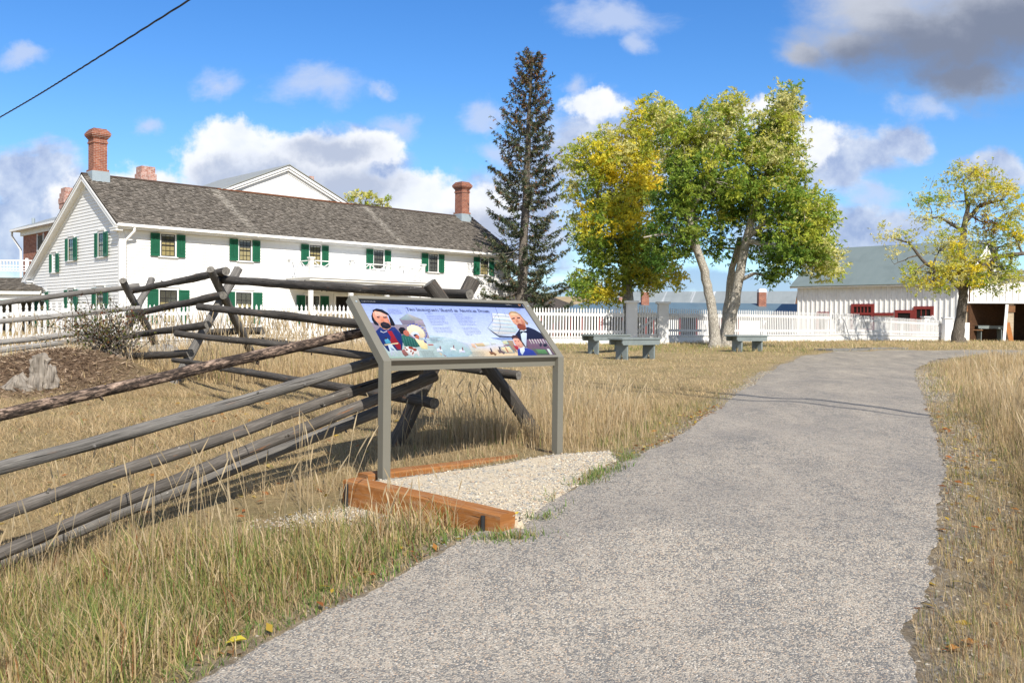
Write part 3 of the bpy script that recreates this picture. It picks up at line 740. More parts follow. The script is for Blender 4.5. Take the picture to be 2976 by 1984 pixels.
    gb.box(HP(-.25, -.475, Z_EAVE-.13), HU*(HL+.5), HV*.012, ZV*.115); gb.box(HP(-.25, -.463, Z_EAVE-.13), HU*(HL+.5), HV*.12, ZV*.012)
    for k in range(20):
        x = .3+k*1.09; gb.box(HP(x, -.49, Z_EAVE-.15), HU*.02, HV*.15, ZV*.018)
    gu = gb.build('gutter', 'white_trim', T)
    for x, s in ((.42, 1), (HL-.1, -1)):
        d = MB()
        xw = .12 if s > 0 else HL-.02
        d.tube([HP(x, -.40, Z_EAVE-.12), HP(x, -.40, Z_EAVE-.28), HP(x-.03*s, -.36, Z_EAVE-.34), HP(xw+.1*s, -.13, Z_EAVE-.62), HP(xw+.05*s, -.10, Z_EAVE-.7), HP(xw+.05*s, -.10, Z_BASE)], [.055]*6, 10)
        d.build('downspout', 'white_trim', gu)
    # upper windows on the front: shutter edges read as left-left, left-right, right-left, right-right
    for (a, b_, c, d_) in ((435.7, 463.4, 517, 540.5), (665.2, 690.6, 736.5, 757.5), (873.1, 896.2, 938, 956), (1062.7, 1083, 1120, 1137), (1224, 1243.4, 1277, 1291.5), (1375.2, 1393, 1423, 1436)):
        ua, ub, uc, ud = fu(a), fu(b_), fu(c), fu(d_)
        window(T, 'window', O, HU, N, ub+.05, uc-.14, 2.60, 3.50, (ub+.05-ua-.06, ud-uc+.02), blind=(a < 1050 or a > 1300))
    # ground floor windows
    for (a, b_, c, d_) in ((426.8, 459.8, 523, 551), (657, 682, 738, 762.5)):
        ua, ub, uc, ud = fu(a, 880), fu(b_, 880), fu(c, 880), fu(d_, 880)
        window(T, 'window', O, HU, N, ub+.04, uc-.14, -.12, 1.22, (ub+.04-ua-.06, ud-uc+.04), lites=(3, 4))
    # windows under the porch and the door
    u = fu(888, 860); window(T, 'window', O, HU, N, u, fu(926, 860), -.12, 1.16, (u-fu(860, 860)-.06, fu(962, 860)-fu(938, 860)))
    u = fu(1075, 860); window(T, 'window', O, HU, N, u+.4, u+1.2, -.12, 1.16, (.45, .45)); window(T, 'window', O, HU, N, u+6.2, u+7.0, -.12, 1.16, (.45, .45))
    db = MB(); a, c = fu(968, 870), fu(1012, 870)
    for (x0, x1, y0, y1) in ((a, a+.12, -1.1, 1.3), (c, c+.12, -1.1, 1.3), (a+.12, c, 1.18, 1.3)): db.box(O+HU*x0+ZV*y0+N*.002, HU*(x1-x0), ZV*(y1-y0), N*.06)
    dr = db.build('door_frame', 'white_trim', T)
    d2 = MB(); d2.box(O+HU*(a+.12)-ZV*1.1+N*.019, HU*(c-a-.12), ZV*2.28, N*.02); d2.build('door_leaf', 'dark_interior', dr)
    # gable windows: trim left, trim right, top, bottom
    for (x0, x1, yt, yb, nl, lw, rw, full) in ((289, 304, 676, 747, 0, .30, .60, 1), (202, 216, 693, 758, 0, .28, .60, 1), (155, 165, 738, 792, 0, .26, .54, 0),
                                     (284, 304, 836, 952, 0, .40, .66, 1), (201, 217, 842, 953, 0, .36, .66, 1), (119, 134, 848, 953, 0, .60, .60, 1)):
        va, vb = gv(x1, yt), gv(x0, yt); xm = (x0+x1)/2
        zt, zb = gzz(xm, yt), gzz(xm, yb)
        window(T, 'gable_window', O, HV, NG, va+.0, vb-.0, zb+.02, zt-.02, (rw*.86, lw*.86), (R(3), R(4)), lites=(2 if full else 1, 4), glass=bool(full))
    # cross gable behind the ridge
    PV = 3.48; Pp = HP(0, PV, 0)
    def cg(px, py): q = onplane(px, py, Pp, HV)-HO; return q.dot(HU), q.z
    (ua, za), (ul, zl), (ur, zr) = cg(838.6, 480), cg(609, 562), cg(1040, 610); zl = zr = (zl+zr)/2
    cb = MB()
    def rows_lo(z): return ul+(z-zl)/(za-.35-zl)*(ua-ul)+.5
    def rows_hi(z): return ur-(z-zl)/(za-.35-zl)*(ur-ua)-.5
    clap(cb, HP(0, PV+.14, 0), HU, N, rows_lo, rows_hi, zl-.4, za-.30, .2, .012)
    cb.face([HP(ul+.3, PV+.143, zl-.1), HP(ur-.3, PV+.143, zl-.1), HP(ua, PV+.143, za-.2)])
    cgm = cb.build('cross_gable', 'white_paint', T)
    ct = MB(); rf = MB()
    for (ue, ze) in ((ul, zl), (ur, zr)):
        d = HP(ue, 0, ze)-HP(ua, 0, za); ln = d.length; d = d/ln; dn = HV.cross(d); dn = dn if dn.z < 0 else -dn
        P = HP(ua, PV-.05, za)
        ct.box(P+dn*.02, d*ln, dn*.12, HV*.03); ct.box(P+dn*.14+HV*.05, d*ln, dn*.10, HV*.03)
        ct.box(P+dn*.22+HV*.081, d*(ln-.1), dn*.03, HV*.10); ct.box(P+dn*.25+HV*.16, d*(ln-.4), dn*.10, HV*.02)
        rf.box(P-HV*.05-dn*.0, d*(ln+.08), -dn*.035, HV*7.5)
    ct.build('rake_trim', 'white_trim', cgm); rf.build('gable_roof', 'metal_roof_pale', cgm)
    st = MB(); st.box(HP(ul+.35, PV-.11, Z_RIDGE-.045), HU*(ur-ul-.7), HV*.06+ZV*.04, Nf*.03, 0, (.20, .085, .045)); st.build('rusty_ridge_strip', 'wood_shake', cgm)
    # chimneys on the ridge
    for (xa, xb, yt, yb) in ((257, 310, 377, 545), (1320, 1364, 530, 640)):
        uc = fu((xa+xb)/2, yb, V_RIDGE-.2); zt = onplane((xa+xb)/2, yt, HP(0, V_RIDGE-.2, 0), HV).z-EYE
        chimney(T, HP(uc, V_RIDGE-.22, 0), HU, HV, .56, .62, Z_RIDGE-.45, zt, 'brick', Z_RIDGE+.10)
    # front porch: deck, railing with crossed braces, columns
    uL = fu(842, 803); pd = -gv(904, 802, uL); pd = max(1.6, min(pd, 3.2)); zd = (onplane(904, 803, HP(uL, 0, 0), HU).z-EYE)
    uR = fu(1228, 820, -pd); zrail = .80
    pb = MB()
    pb.box(HP(uL-.15, -pd-.15, zd-.16), HU*(uR-uL+.3), HV*(pd+.13), ZV*.10); pb.box(HP(uL-.06, -pd-.06, zd-.46), HU*(uR-uL+.12), HV*(pd+.04), ZV*.299)
    pb.box(HP(uL-.2, -pd-.2, zd-.06), HU*(uR-uL+.4), HV*(pd+.18), ZV*.045)
    po = pb.build('porch_roof', 'white_trim', T)
    posts = [uL, fu(1022, 800, -pd), fu(1127, 810, -pd), uR]
    def post(u, v, h=zrail):
        q = MB(); q.cbox(HP(u, v, zd+h/2), .085, .085, h/2, A=HU, B=HV); q.cbox(HP(u, v, zd+h+.02), .13, .13, .03, A=HU, B=HV); q.cbox(HP(u, v, zd+h-.05), .105, .105, .02, A=HU, B=HV)
        q.build('railing_post', 'white_trim', po)
    for u in posts: post(u, -pd)
    post(uL, -.12); post(uR, -.12)
    def bay(P, Q):
        q = MB(); h0, h1 = .08, zrail-.10
        q.bar(P+ZV*h1, Q+ZV*h1, .06, .045); q.bar(P+ZV*h0, Q+ZV*h0, .06, .045)
        m = P.lerp(Q, .5); q.bar(m+ZV*h0, m+ZV*h1, .04, .04, up=(Q-P).normalized())
        for (a, b_) in ((P, m), (m, Q)):
            n = (Q-P).normalized(); up = Vector((n.y, -n.x, 0))
            q.bar(a+ZV*h0, b_+ZV*h1, .03, .028, up=up); q.bar(a+ZV*h1, b_+ZV*h0, .03, .028, up=up)
            q.cbox(a.lerp(b_, .5)+ZV*(h0+h1)/2, .06, .02, .05, A=n, B=up)
        q.build('railing', 'white_trim', po)
    for a, c in zip(posts[:-1], posts[1:]): bay(HP(a+.09, -pd, zd), HP(c-.09, -pd, zd))
    bay(HP(uL, -.2, zd), HP(uL, -pd+.09, zd)); bay(HP(uR, -.2, zd), HP(uR, -pd+.09, zd))
    for u in (uL+.02, posts[1], posts[2], uR-.02):
        q = MB(); q.cbox(HP(u, -pd+.05, (zd-.47+Z_BASE)/2), .08, .08, (zd-.47-Z_BASE)/2, A=HU, B=HV); q.build('porch_column', 'white_trim', po)
    # rear corner porch with shake roof, left of the gable
    Y = 43.3; e0 = at(116, 843, Y); e1 = at(-330, 840, Y); t0 = at(66, 806, Y+3.4); t1 = at(-330, 804, Y+3.4)
    X = Vector((1, 0, 0)); Sd = Vector((0, 3.4, t1.z-e1.z)); l = Sd.length; Sd = Sd/l; Nn = X.cross(Sd).normalized()
    r2 = MB(); Lx = e0.x-e1.x; e1z = Vector((e1.x, e1.y, (e0.z+e1.z)/2))
    shakes(r2, e1z, X, Sd, Nn, Lx, l, 13, skip=lambda x, y: x > Lx-y*.28)
    r2.face([e1z-Nn*.01, e1z+X*Lx-Nn*.01, e1z+X*(Lx-.9)+Sd*l-Nn*.01, e1z+Sd*l-Nn*.01], 0, (.05, .045, .04))
    pr = r2.build('rear_porch_roof', 'wood_shake', T)
    q = MB(); q.box(e1z+Vector((0, .05, -.12)), X*Lx, Vector((0, .1, 0)), ZV*.12); q.box(e1z+Vector((0, .2, -.40)), X*(Lx+.4), Vector((0, .14, 0)), ZV*.26)
    q.box(e1z+Vector((0, .0, -.18)), X*(Lx-.02), Vector((0, .05, 0)), ZV*.06)
    for px in (47, -90):
        c = at(px, 900, Y+.25); q.cbox(Vector((c.x, Y+.27, e1z.z-1.7)), .14, .14, 1.3)
    q.build('porch_frame', 'white_trim', pr)
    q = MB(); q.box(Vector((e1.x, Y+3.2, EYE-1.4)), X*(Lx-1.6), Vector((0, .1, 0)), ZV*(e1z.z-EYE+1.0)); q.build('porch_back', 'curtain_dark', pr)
    q = MB(); q.box(Vector((e1.x, Y+.4, EYE-1.35)), X*(Lx+.2), Vector((0, .06, 0)), ZV*.62); q.build('porch_skirt', 'porch_floor', pr)
    # balustrade on top of the rear porch
    q = MB(); Yb = Y+3.5; a = at(-330, 753, Yb); c = at(104, 754, Yb); zb_ = at(0, 789, Yb).z; zt_ = (a.z+c.z)/2
    X0, X1 = a.x, c.x
    for zz, hh in ((zt_, .05), (zt_-.27, .035), (zt_-.42, .035), (zb_+.06, .05)): q.box((X0, Yb, zz-hh), (X1-X0, 0, 0), (0, .06, 0), (0, 0, hh))
    x = X0
    while x < X1:
        q.tube([(x, Yb+.03, zt_), (x, Yb+.03, zt_-.12), (x, Yb+.03, zt_-.2), (x, Yb+.03, zb_)], [.018, .03, .018, .02], 6); x += .155
    pp = at(78, 754, Yb); q.cbox((pp.x, Yb+.03, (zt_+zb_)/2+.03), .06, .06, (zt_-zb_)/2+.06)
    q.build('balustrade', 'white_trim', T)
make_house()
# brick mansion wing behind
def make_brick():
    B0 = HO; u0 = 1.88; Y = 52.
    P0 = at(67.5, 760, Y); p = P0-HO; v1 = p.dot(HV); u0 = p.dot(HU); v0 = v1-6.6; ze = at(64, 668, Y).z-EYE
    T = thing('brick_house', HP(u0+6, (v0+v1)/2, -1.5), 'red brick house with low grey roof and whitened chimneys, behind the white farmhouse', 'house')
    mb = MB(); mb.box(HP(u0, v0, -1.5), HU*14, HV*(v1-v0), ZV*(ze-.33+1.5)); mb.build('wall', 'brick', T)
    rb = MB(); e = .55; zt = ze+1.5
    c = [HP(u0-e, v1+e, ze), HP(u0-e, v0-e, ze), HP(u0+14, v0-e, ze), HP(u0+14, v1+e, ze)]; a = HP(u0+3.2, (v0+v1)/2, zt); b_ = HP(u0+14, (v0+v1)/2, zt)
    rb.face([c[0], c[1], a]); rb.face([c[1], c[2], b_, a]); rb.face([c[3], c[0], a, b_]); rb.build('roof', 'metal_roof_pale', T)
    tb = MB(); tb.box(HP(u0-e, v0-e, ze-.12), HU*(14+e), HV*(v1-v0+2*e), ZV*.115); tb.box(HP(u0-.12, v0-.1, ze-.36), HU*14, HV*(v1-v0+.22), ZV*.239); tb.build('eaves', 'white_trim', T)
    db = MB(); s = HP(u0-.4, v1+.62, ze-.1); db.tube([s, s-ZV*.25, HP(u0-.1, v1+.1, ze-1.1), HP(u0-.1, v1+.07, ze-1.3), HP(u0-.1, v1+.07, -1.4)], [.06]*5, 8); db.build('downspout', 'white_trim', T)
    wv = gv(119, 720, u0); wb = MB(); wb.box(HP(u0-.02, wv-.45, .7), HU*.012, HV*.9, ZV*(ze-.5-.7)); w = wb.build('window', 'curtain_dark', T)
    fb = MB()
    for vv in (wv-.55, wv+.45): fb.box(HP(u0-.05, vv, .6), HU*.049, HV*.1, ZV*(ze-.4-.6))
    fb.build('frame', 'white_trim', w)
    for (xa, xb, yt, Yc, wd, mt) in ((184, 222, 548, 55, .72, 'brick_whitened'), (401, 446, 486, 53, .74, 'brick_whitened'), (898, 907, 513, 64, .3, 'brick_whitened')):
        p = at((xa+xb)/2, yt, Yc); chimney(T, Vector((p.x, p.y, EYE)), HU, HV, wd, wd, ze-.3, p.z-EYE, mt, None, 1)
    pb = MB(); p = at(97, 634, 53.5); pb.tube([p, Vector((p.x, p.y, ze+EYE-.2))], [.09, .09], 8); pb.build('vent_pipe', 'flashing', T)
make_brick()
q = MB(); p = at(211, 930, 41.2); zt = at(211, 868, 41.2).z
q.tube([(p.x, p.y, EYE-1.3), (p.x, p.y, EYE-.9), (p.x, p.y, zt-.05), (p.x, p.y, zt-.01), (p.x, p.y, zt+.03)], [.17, .17, .17, .15, .06], 16)
tag(q.build('water_tank', 'white_trim', base=(p.x, p.y, EYE-1.3)), 'white upright cylinder standing against the farmhouse gable wall', 'tank')
# ------------------------------------------------------------------ zigzag log fence
def log_mesh(p0, p1, r0, r1, seed, n=16, segs=30, bend=.02, knots=True):
    mb = MB(); d = (p1-p0); L = d.length; dn = d.normalized(); side = dn.cross(ZV).normalized() if abs(dn.z) < .95 else Vector((1, 0, 0)); up = side.cross(dn)
    pts, rad = [], []
    for i in range(segs+1):
        t = i/segs; e = math.sin(t*math.pi)
        off = up*(bend*e*math.sin(seed*1.7)+.012*mnoise.noise(Vector((t*5, seed, 0))))+side*(.018*mnoise.noise(Vector((t*4, seed, 5))))
        pts.append(p0+d*t+off); rad.append((r0+(r1-r0)*t)*(1+.07*mnoise.noise(Vector((t*L*1.6, seed, 9)))+.04*mnoise.noise(Vector((t*L*6, seed, 2)))))
    mb.tube(pts, rad, n, 0, 1, .19, seed=seed)
    if knots:
        for k in range(int(L*2.2)):
            t = random.random()*.9+.05; a = random.random()*6.283; c = p0+d*t+(side*math.cos(a)+up*math.sin(a))*(r0+(r1-r0)*t)*.9
            o = (side*math.cos(a)+up*math.sin(a)); kr = random.uniform(.006, .014); mb.tube([c, c+o*random.uniform(.010, .024)+dn*.006], [kr, kr*.55], 6, 0, 1, seed=k)
    return mb
def make_log_fence():
    T = thing('log_fence', Vector((-2, 9, g1(-2, 9))), 'weathered zigzag fence of dark log rails laid across crossed log posts', 'fence')
    S_ = FOC
    def px(p0, d0, p1, d1, w0, w1, mat, nm, seed, bend=.02, label=None):
        o = log_mesh(at(p0[0], p0[1], d0), at(p1[0], p1[1], d1), w0*d0/S_/2, w1*d1/S_/2, seed, bend=bend).build(nm, [mat, 'end_grain'], T)
        if label: o['label'] = label
    def ext(p0, p1, d0, d1, x):   # continue a rail past the frame edge
        t = (x-p0[0])/(p1[0]-p0[0]); return (x, p0[1]+(p1[1]-p0[1])*t), d0+(d1-d0)*t
    # foreground run, running out of the frame at left
    for i, (p0, d0, p1, d1, w0, w1, mat, lb) in enumerate([
        ((0, 1207), 5.25, (1330, 905), 7.55, 36, 28, 'log_bark', 'bark covered rail with pinkish brown flakes'),
        ((0, 1361), 5.2, (1310, 988), 7.45, 40, 29, 'log_grey', 'smooth grey rail'),
        ((0, 1494), 5.15, (1218, 1074), 7.35, 39, 30, 'log_worn', None),
        ((0, 1609), 5.1, (1262, 1093), 7.2, 37, 33, 'log_worn', None),
        ((0, 1640), 5.3, (1120, 1188), 7.1, 30, 34, 'log_grey', 'pale rail lying low in the grass')]):
        q, dq = ext(p0, p1, d0, d1, -260)
        px(q, dq, p1, d1, w0*1.05, w1, mat, 'rail', 10+i*3.3, .015 if i else -.01, lb)
    # run from the middle crossing to the near crossing
    for i, (p0, d0, p1, d1, w0, w1, mat) in enumerate([
        ((640, 812), 13.0, (1366, 856), 7.95, 24, 29, 'log_dark'),
        ((578, 891), 12.4, (1470, 985), 8.0, 20, 33, 'log_dark'),
        ((513, 969), 12.2, (1508, 1090), 8.45, 18, 26, 'log_dark'),
        ((504, 1046), 12.1, (1264, 1171), 7.65, 14, 34, 'log_dark'),
        ((755, 984), 14.2, (1180, 1046), 11.0, 13, 16, 'log_dark')]):
        px(p0, d0, p1, d1, w0, w1, mat, 'rail', 40+i*2.7, .01)
    # run from the far left crossing to the middle crossing
    for i, (p0, d0, p1, d1, w0, w1) in enumerate([
        ((384, 846), 15.2, (657, 788), 12.6, 16, 24), ((372, 915), 14.8, (650, 858), 12.5, 17, 24),
        ((325, 984), 14.4, (604, 944), 12.3, 16, 22), ((318, 1036), 14.0, (553, 1027), 12.2, 19, 24),
        ((600, 967), 14.6, (763, 962), 14.0, 18, 23)]):
        px(p0, d0, p1, d1, w0, w1, 'log_dark', 'rail', 70+i*2.1, .01)
    # run leaving the frame at the far left
    for i, (p0, d0, p1, d1, w0, w1, mat) in enumerate([
        ((0, 882), 14.2, (404, 830), 15.4, 19, 15, 'log_grey'), ((0, 933), 14.0, (407, 894), 15.0, 17, 14, 'log_silver'),
        ((0, 997), 13.6, (330, 957), 14.6, 19, 15, 'log_silver'), ((0, 1017), 13.4, (320, 976), 14.4, 18, 16, 'log_silver'), ((0, 1054), 13.2, (150, 1033), 13.6, 18, 16, 'log_silver')]):
        q, dq = ext(p0, p1, d0, d1, -520)
        px(q, dq, p1, d1, w0, w1, mat, 'rail', 90+i*1.9, .008)
    # crossed posts
    f1 = at(1592, 1272, 8.45); f2 = at(1120, 1310, 7.85)
    for (top, dt, foot, w0, w1, mat, sd) in (
        ((1247, 822), 7.9, f1, 40, 40, 'log_dark', 3), ((1376, 812), 8.15, f2, 42, 46, 'log_worn', 5)):
        p = at(top[0], top[1], dt)
        log_mesh(p, foot-ZV*.12, w0*dt/S_/2, w1*8.2/S_/2, sd, bend=.0).build('crossed_post', [mat, 'end_grain'], T)
    for (top, dt, fp, fd, w0, w1, mat, sd) in (
        ((-215, 1140), 4.9, (-110, 1790), 4.35, 48, 54, 'log_grey', 17), ((-120, 1140), 5.05, (-250, 1640), 5.6, 48, 48, 'log_grey', 19),
        ((612, 783), 12.55, (742, 1050), 14.4, 23, 23, 'log_grey', 7), ((692, 782), 13.5, (486, 1150), 12.1, 24, 27, 'log_grey', 9),
        ((357, 815), 14.75, (462, 1020), 16.4, 20, 20, 'log_grey', 12), ((441, 812), 16.0, (322, 1050), 14.2, 18, 24, 'log_grey', 14)):
        log_mesh(at(top[0], top[1], dt), at(fp[0], fp[1], fd), w0*dt/S_/2, w1*fd/S_/2, sd, bend=0.).build('crossed_post', [mat, 'end_grain'], T)
make_log_fence()
# ------------------------------------------------------------------ timbers round the gravel pad
def timber(name, P, D, L, Wd, w, h, label, stakes=()):
    """P top front corner, D along, Wd across (away from the face)"""
    T = thing(name, P+D*L/2+Wd*w/2-ZV*h, label, 'timber')
    mb = MB(); n = 14; ch = .008
    prof = [(0, -h), (w, -h), (w, -ch), (w-ch, 0), (ch, 0), (0, -ch)]
    rings = []
    for i in range(n+1):
        t = i/n; j = .003*mnoise.noise(Vector((t*6, h*9, 1)))
        rings.append([P+D*L*t+Wd*(a+j)+ZV*(b+j) for a, b in prof])
    for i in range(n):
        for k in range(len(prof)):
            k2 = (k+1) % len(prof); a, b = rings[i], rings[i+1]
            s0, s1 = L*i/n, L*(i+1)/n; v0 = k*.16; q = [a[k], a[k2], b[k2], b[k]]; uv = [(s0, v0), (s0, v0+.15), (s1, v0+.15), (s1, v0)]
            nn = (q[1]-q[0]).cross(q[2]-q[1]); cen = P+D*L*(i+.5)/n+Wd*w/2-ZV*h/2
            if nn.dot(q[0]-cen) < 0: q = q[::-1]; uv = uv[::-1]
            mb.face(q, 0, uv=uv)
    for rg, s in ((rings[0], -1), (rings[-1], 1)):
        nn = (rg[1]-rg[0]).cross(rg[2]-rg[1]); mb.face(rg if nn.dot(D*s) > 0 else rg[::-1], 0)
    mb.build('beam', 'timber_orange', T)
    for s in stakes:
        q = MB(); c = P+D*s-Wd*.016; q.tube([c-ZV*(h+.12), c-ZV*(h*.5), c-ZV*.02], [.013, .013, .013], 8); q.build('stake', 'steel_dark', T)
PT = at(997, 1392, 5.88); PE = at(1441, 1496, 5.10); PT.z = EYE-1.0; PE.z = EYE-1.05
Dt = (PE-PT); Lt = Dt.length; Dt = Dt/Lt; Wt = Vector((-Dt.y, Dt.x, 0))
timber('landscape_timber', PT, Dt, Lt+.03, Wt, .135, .2, 'thick orange brown timber beam with black stakes along the front of the gravel pad', (.05, Lt-.08))
PR = Vector((-.985, 6.30, EYE-1.035))
timber('landscape_timber', PR-V_S*.03, U_S, 1.86, V_S, .13, .14, 'orange brown timber beam behind the sign posts, half buried by gravel')
# ------------------------------------------------------------------ interpretive sign
SW, SS, TILT = 1.6969, .6196, .7953
SB = V_S*math.cos(TILT)+ZV*math.sin(TILT); SN = U_S.cross(SB).normalized()
def pan(px, py):
    q = onplane(px, py, SP, SN)-SP; return q.dot(U_S), q.dot(SB)
def pp(u, v, h=0): return SP+U_S*u+SB*v+SN*h
# stroke built roman capitals for the heading
def serif_glyph(ch):
    """outline quads of one letter in em units: list of polygons, and its width"""
    P = []; T_, t_ = .092, .042; xh = .48; H = .70
    def stem(x, y0, y1, w=T_): P.append([(x, y0), (x+w, y0), (x+w, y1), (x, y1)])
    def serif(x, y, w=.21, h=.03): P.append([(x-w/2, y), (x+w/2, y), (x+w/2, y+h), (x-w/2, y+h)])
    def line(x0, y0, x1, y1, w): 
        d = math.hypot(x1-x0, y1-y0); nx, ny = -(y1-y0)/d*w/2, (x1-x0)/d*w/2
        P.append([(x0-nx, y0-ny), (x1-nx, y1-ny), (x1+nx, y1+ny), (x0+nx, y0+ny)])
    def arc(cx, cy, rx, ry, a0, a1, wt=.034, wk=.088, n=14):
        for i in range(n):
            q = []
            for a in (a0+(a1-a0)*i/n, a0+(a1-a0)*(i+1)/n):
                w = wt+(wk-wt)*abs(math.cos(a)); q.append(((cx+(rx)*math.cos(a), cy+ry*math.sin(a)), (cx+(rx-w)*math.cos(a), cy+(ry-min(w, .05))*math.sin(a))))
            P.append([q[0][0], q[1][0], q[1][1], q[0][1]])
    pi = math.pi; x = .03
    if ch == 'T': stem(.26, 0, H); serif(.307, 0, .26); P.append([(.02, H-.04), (.6, H-.04), (.6, H), (.02, H)]); stem(.02, H-.16, H, .03); stem(.57, H-.16, H, .03); return P, .62
    if ch == 'I': stem(.1, 0, H); serif(.147, 0, .26); serif(.147, H-.03, .26); return P, .30
    if ch == 'S': arc(.23, H-.18, .17, .18, .35*pi*.6, 1.5*pi, .035, .08); arc(.23, .18, .18, .19, -.85*pi, .5*pi, .035, .09); return P, .46
    if ch == 'A': line(.05, 0, .32, H, .042); line(.32, H, .60, 0, .1); serif(.06, 0, .2); serif(.60, 0, .24); P.append([(.16, .22), (.48, .22), (.48, .26), (.16, .26)]); return P, .68
    if ch == 'D': stem(.1, 0, H); arc(.2, H/2, .42, H/2, -pi/2, pi/2, .03, .1, 20); serif(.147, 0, .22); serif(.147, H-.03, .22); P.append([(.1, 0), (.25, 0), (.25, .035), (.1, .035)]); P.append([(.1, H-.035), (.25, H-.035), (.25, H), (.1, H)]); return P, .67
    if ch in 'nmhr':
        top = H+.04 if ch == 'h' else xh; stem(.07, 0, top); serif(.115, 0, .2); P.append([(.01, top-.04), (.07, top-.03), (.07, top), ])
        if ch == 'r': arc(.22, xh-.13, .13, .13, .25*pi, pi*.9, .03, .05, 8); P.append([(.27, xh-.12), (.34, xh-.1), (.34, xh-.02), (.28, xh-.02)]); return P, .37
        for k in range(2 if ch == 'm' else 1):
            x0 = .16+k*.27; arc(x0+.10, xh-.15, .13, .15, 0, pi*.95, .03, .06, 8); stem(x0+.14, 0, xh-.14); serif(x0+.19, 0, .2)
        return P, (.84 if ch == 'm' else .56)
    if ch == 'w': line(.03, xh, .18, 0, .085); line(.18, 0, .33, xh, .04); line(.33, xh, .48, 0, .085); line(.48, 0, .63, xh, .04); serif(.05, xh-.025, .17, .025); serif(.34, xh-.025, .15, .025); serif(.62, xh-.025, .15, .025); return P, .68
    if ch == 'o': arc(.25, xh/2, .22, xh/2+.01, 0, 2*pi, .03, .09, 24); return P, .50
    if ch == 'i': stem(.07, 0, xh); serif(.115, 0, .2); P.append([(.07, .6), (.16, .6), (.16, .69), (.07, .69)]); P.append([(.01, xh-.04), (.07, xh-.03), (.07, xh)]); return P, .25
    if ch == 'g': arc(.22, xh-.16, .16, .16, 0, 2*pi, .03, .075, 18); arc(.22, -.11, .2, .11, 0, 2*pi, .03, .06, 18); line(.13, .17, .10, .06, .05); line(.10, .06, .3, .0, .05); line(.34, xh-.05, .44, xh-.01, .05); return P, .46
    if ch == 'a': stem(.26, 0, xh-.12, .085); arc(.2, xh-.14, .145, .14, 0, pi*.85, .03, .06, 10); arc(.18, .13, .15, .14, .3*pi, 1.75*pi, .03, .075, 14); line(.34, .03, .41, .03, .05); return P, .43
    if ch == 't': stem(.1, .05, xh+.12, .085); P.append([(.02, xh-.035), (.29, xh-.035), (.29, xh), (.02, xh)]); arc(.2, .09, .1, .1, pi, 1.8*pi, .03, .06, 8); return P, .31
    if ch == 's': arc(.19, xh-.125, .13, .125, .2*pi, 1.5*pi, .03, .06, 10); arc(.19, .13, .14, .135, -.85*pi, .5*pi, .03, .07, 10); return P, .37
    if ch == 'e': arc(.23, xh/2, .2, xh/2+.01, .0, 1.8*pi, .03, .085, 20); P.append([(.06, xh/2), (.42, xh/2), (.42, xh/2+.035), (.06, xh/2+.035)]); return P, .45
    if ch == 'd': arc(.23, xh/2, .2, xh/2+.01, 0, 2*pi, .03, .085, 20); stem(.36, 0, H+.04, .09); line(.42, .015, .5, .015, .03); P.append([(.28, H+.005), (.36, H+.01), (.36, H+.04)]); return P, .52
    if ch == 'c': arc(.23, xh/2, .2, xh/2+.01, .25*pi, 1.75*pi, .03, .085, 18); return P, .43
    return P, .26
def text_lines(lines, size, col, org, dirx, lead, mbt, h, sx=1.):
    """set lines of small print on the panel with the built in face, as filled outlines"""
    for i, tx in enumerate(lines):
        cu = bpy.data.curves.new('print', 'FONT'); cu.body = tx; cu.size = size; cu.resolution_u = 2
        ob = bpy.data.objects.new('print', cu); COL.objects.link(ob)
        dg = bpy.context.evaluated_depsgraph_get(); me = bpy.data.meshes.new_from_object(ob.evaluated_get(dg))
        for p in me.polygons:
            mbt.face([pp(org[0]+me.vertices[k].co.x*sx, org[1]-i*lead+me.vertices[k].co.y, h) for k in p.vertices], 0, col)
        bpy.data.objects.remove(ob); bpy.data.curves.remove(cu); bpy.data.meshes.remove(me)
INK = .56
def srgb(r, g, b): return tuple(INK*(((c/255+.055)/1.055)**2.4 if c > 10 else c/255/12.92) for c in (r, g, b))
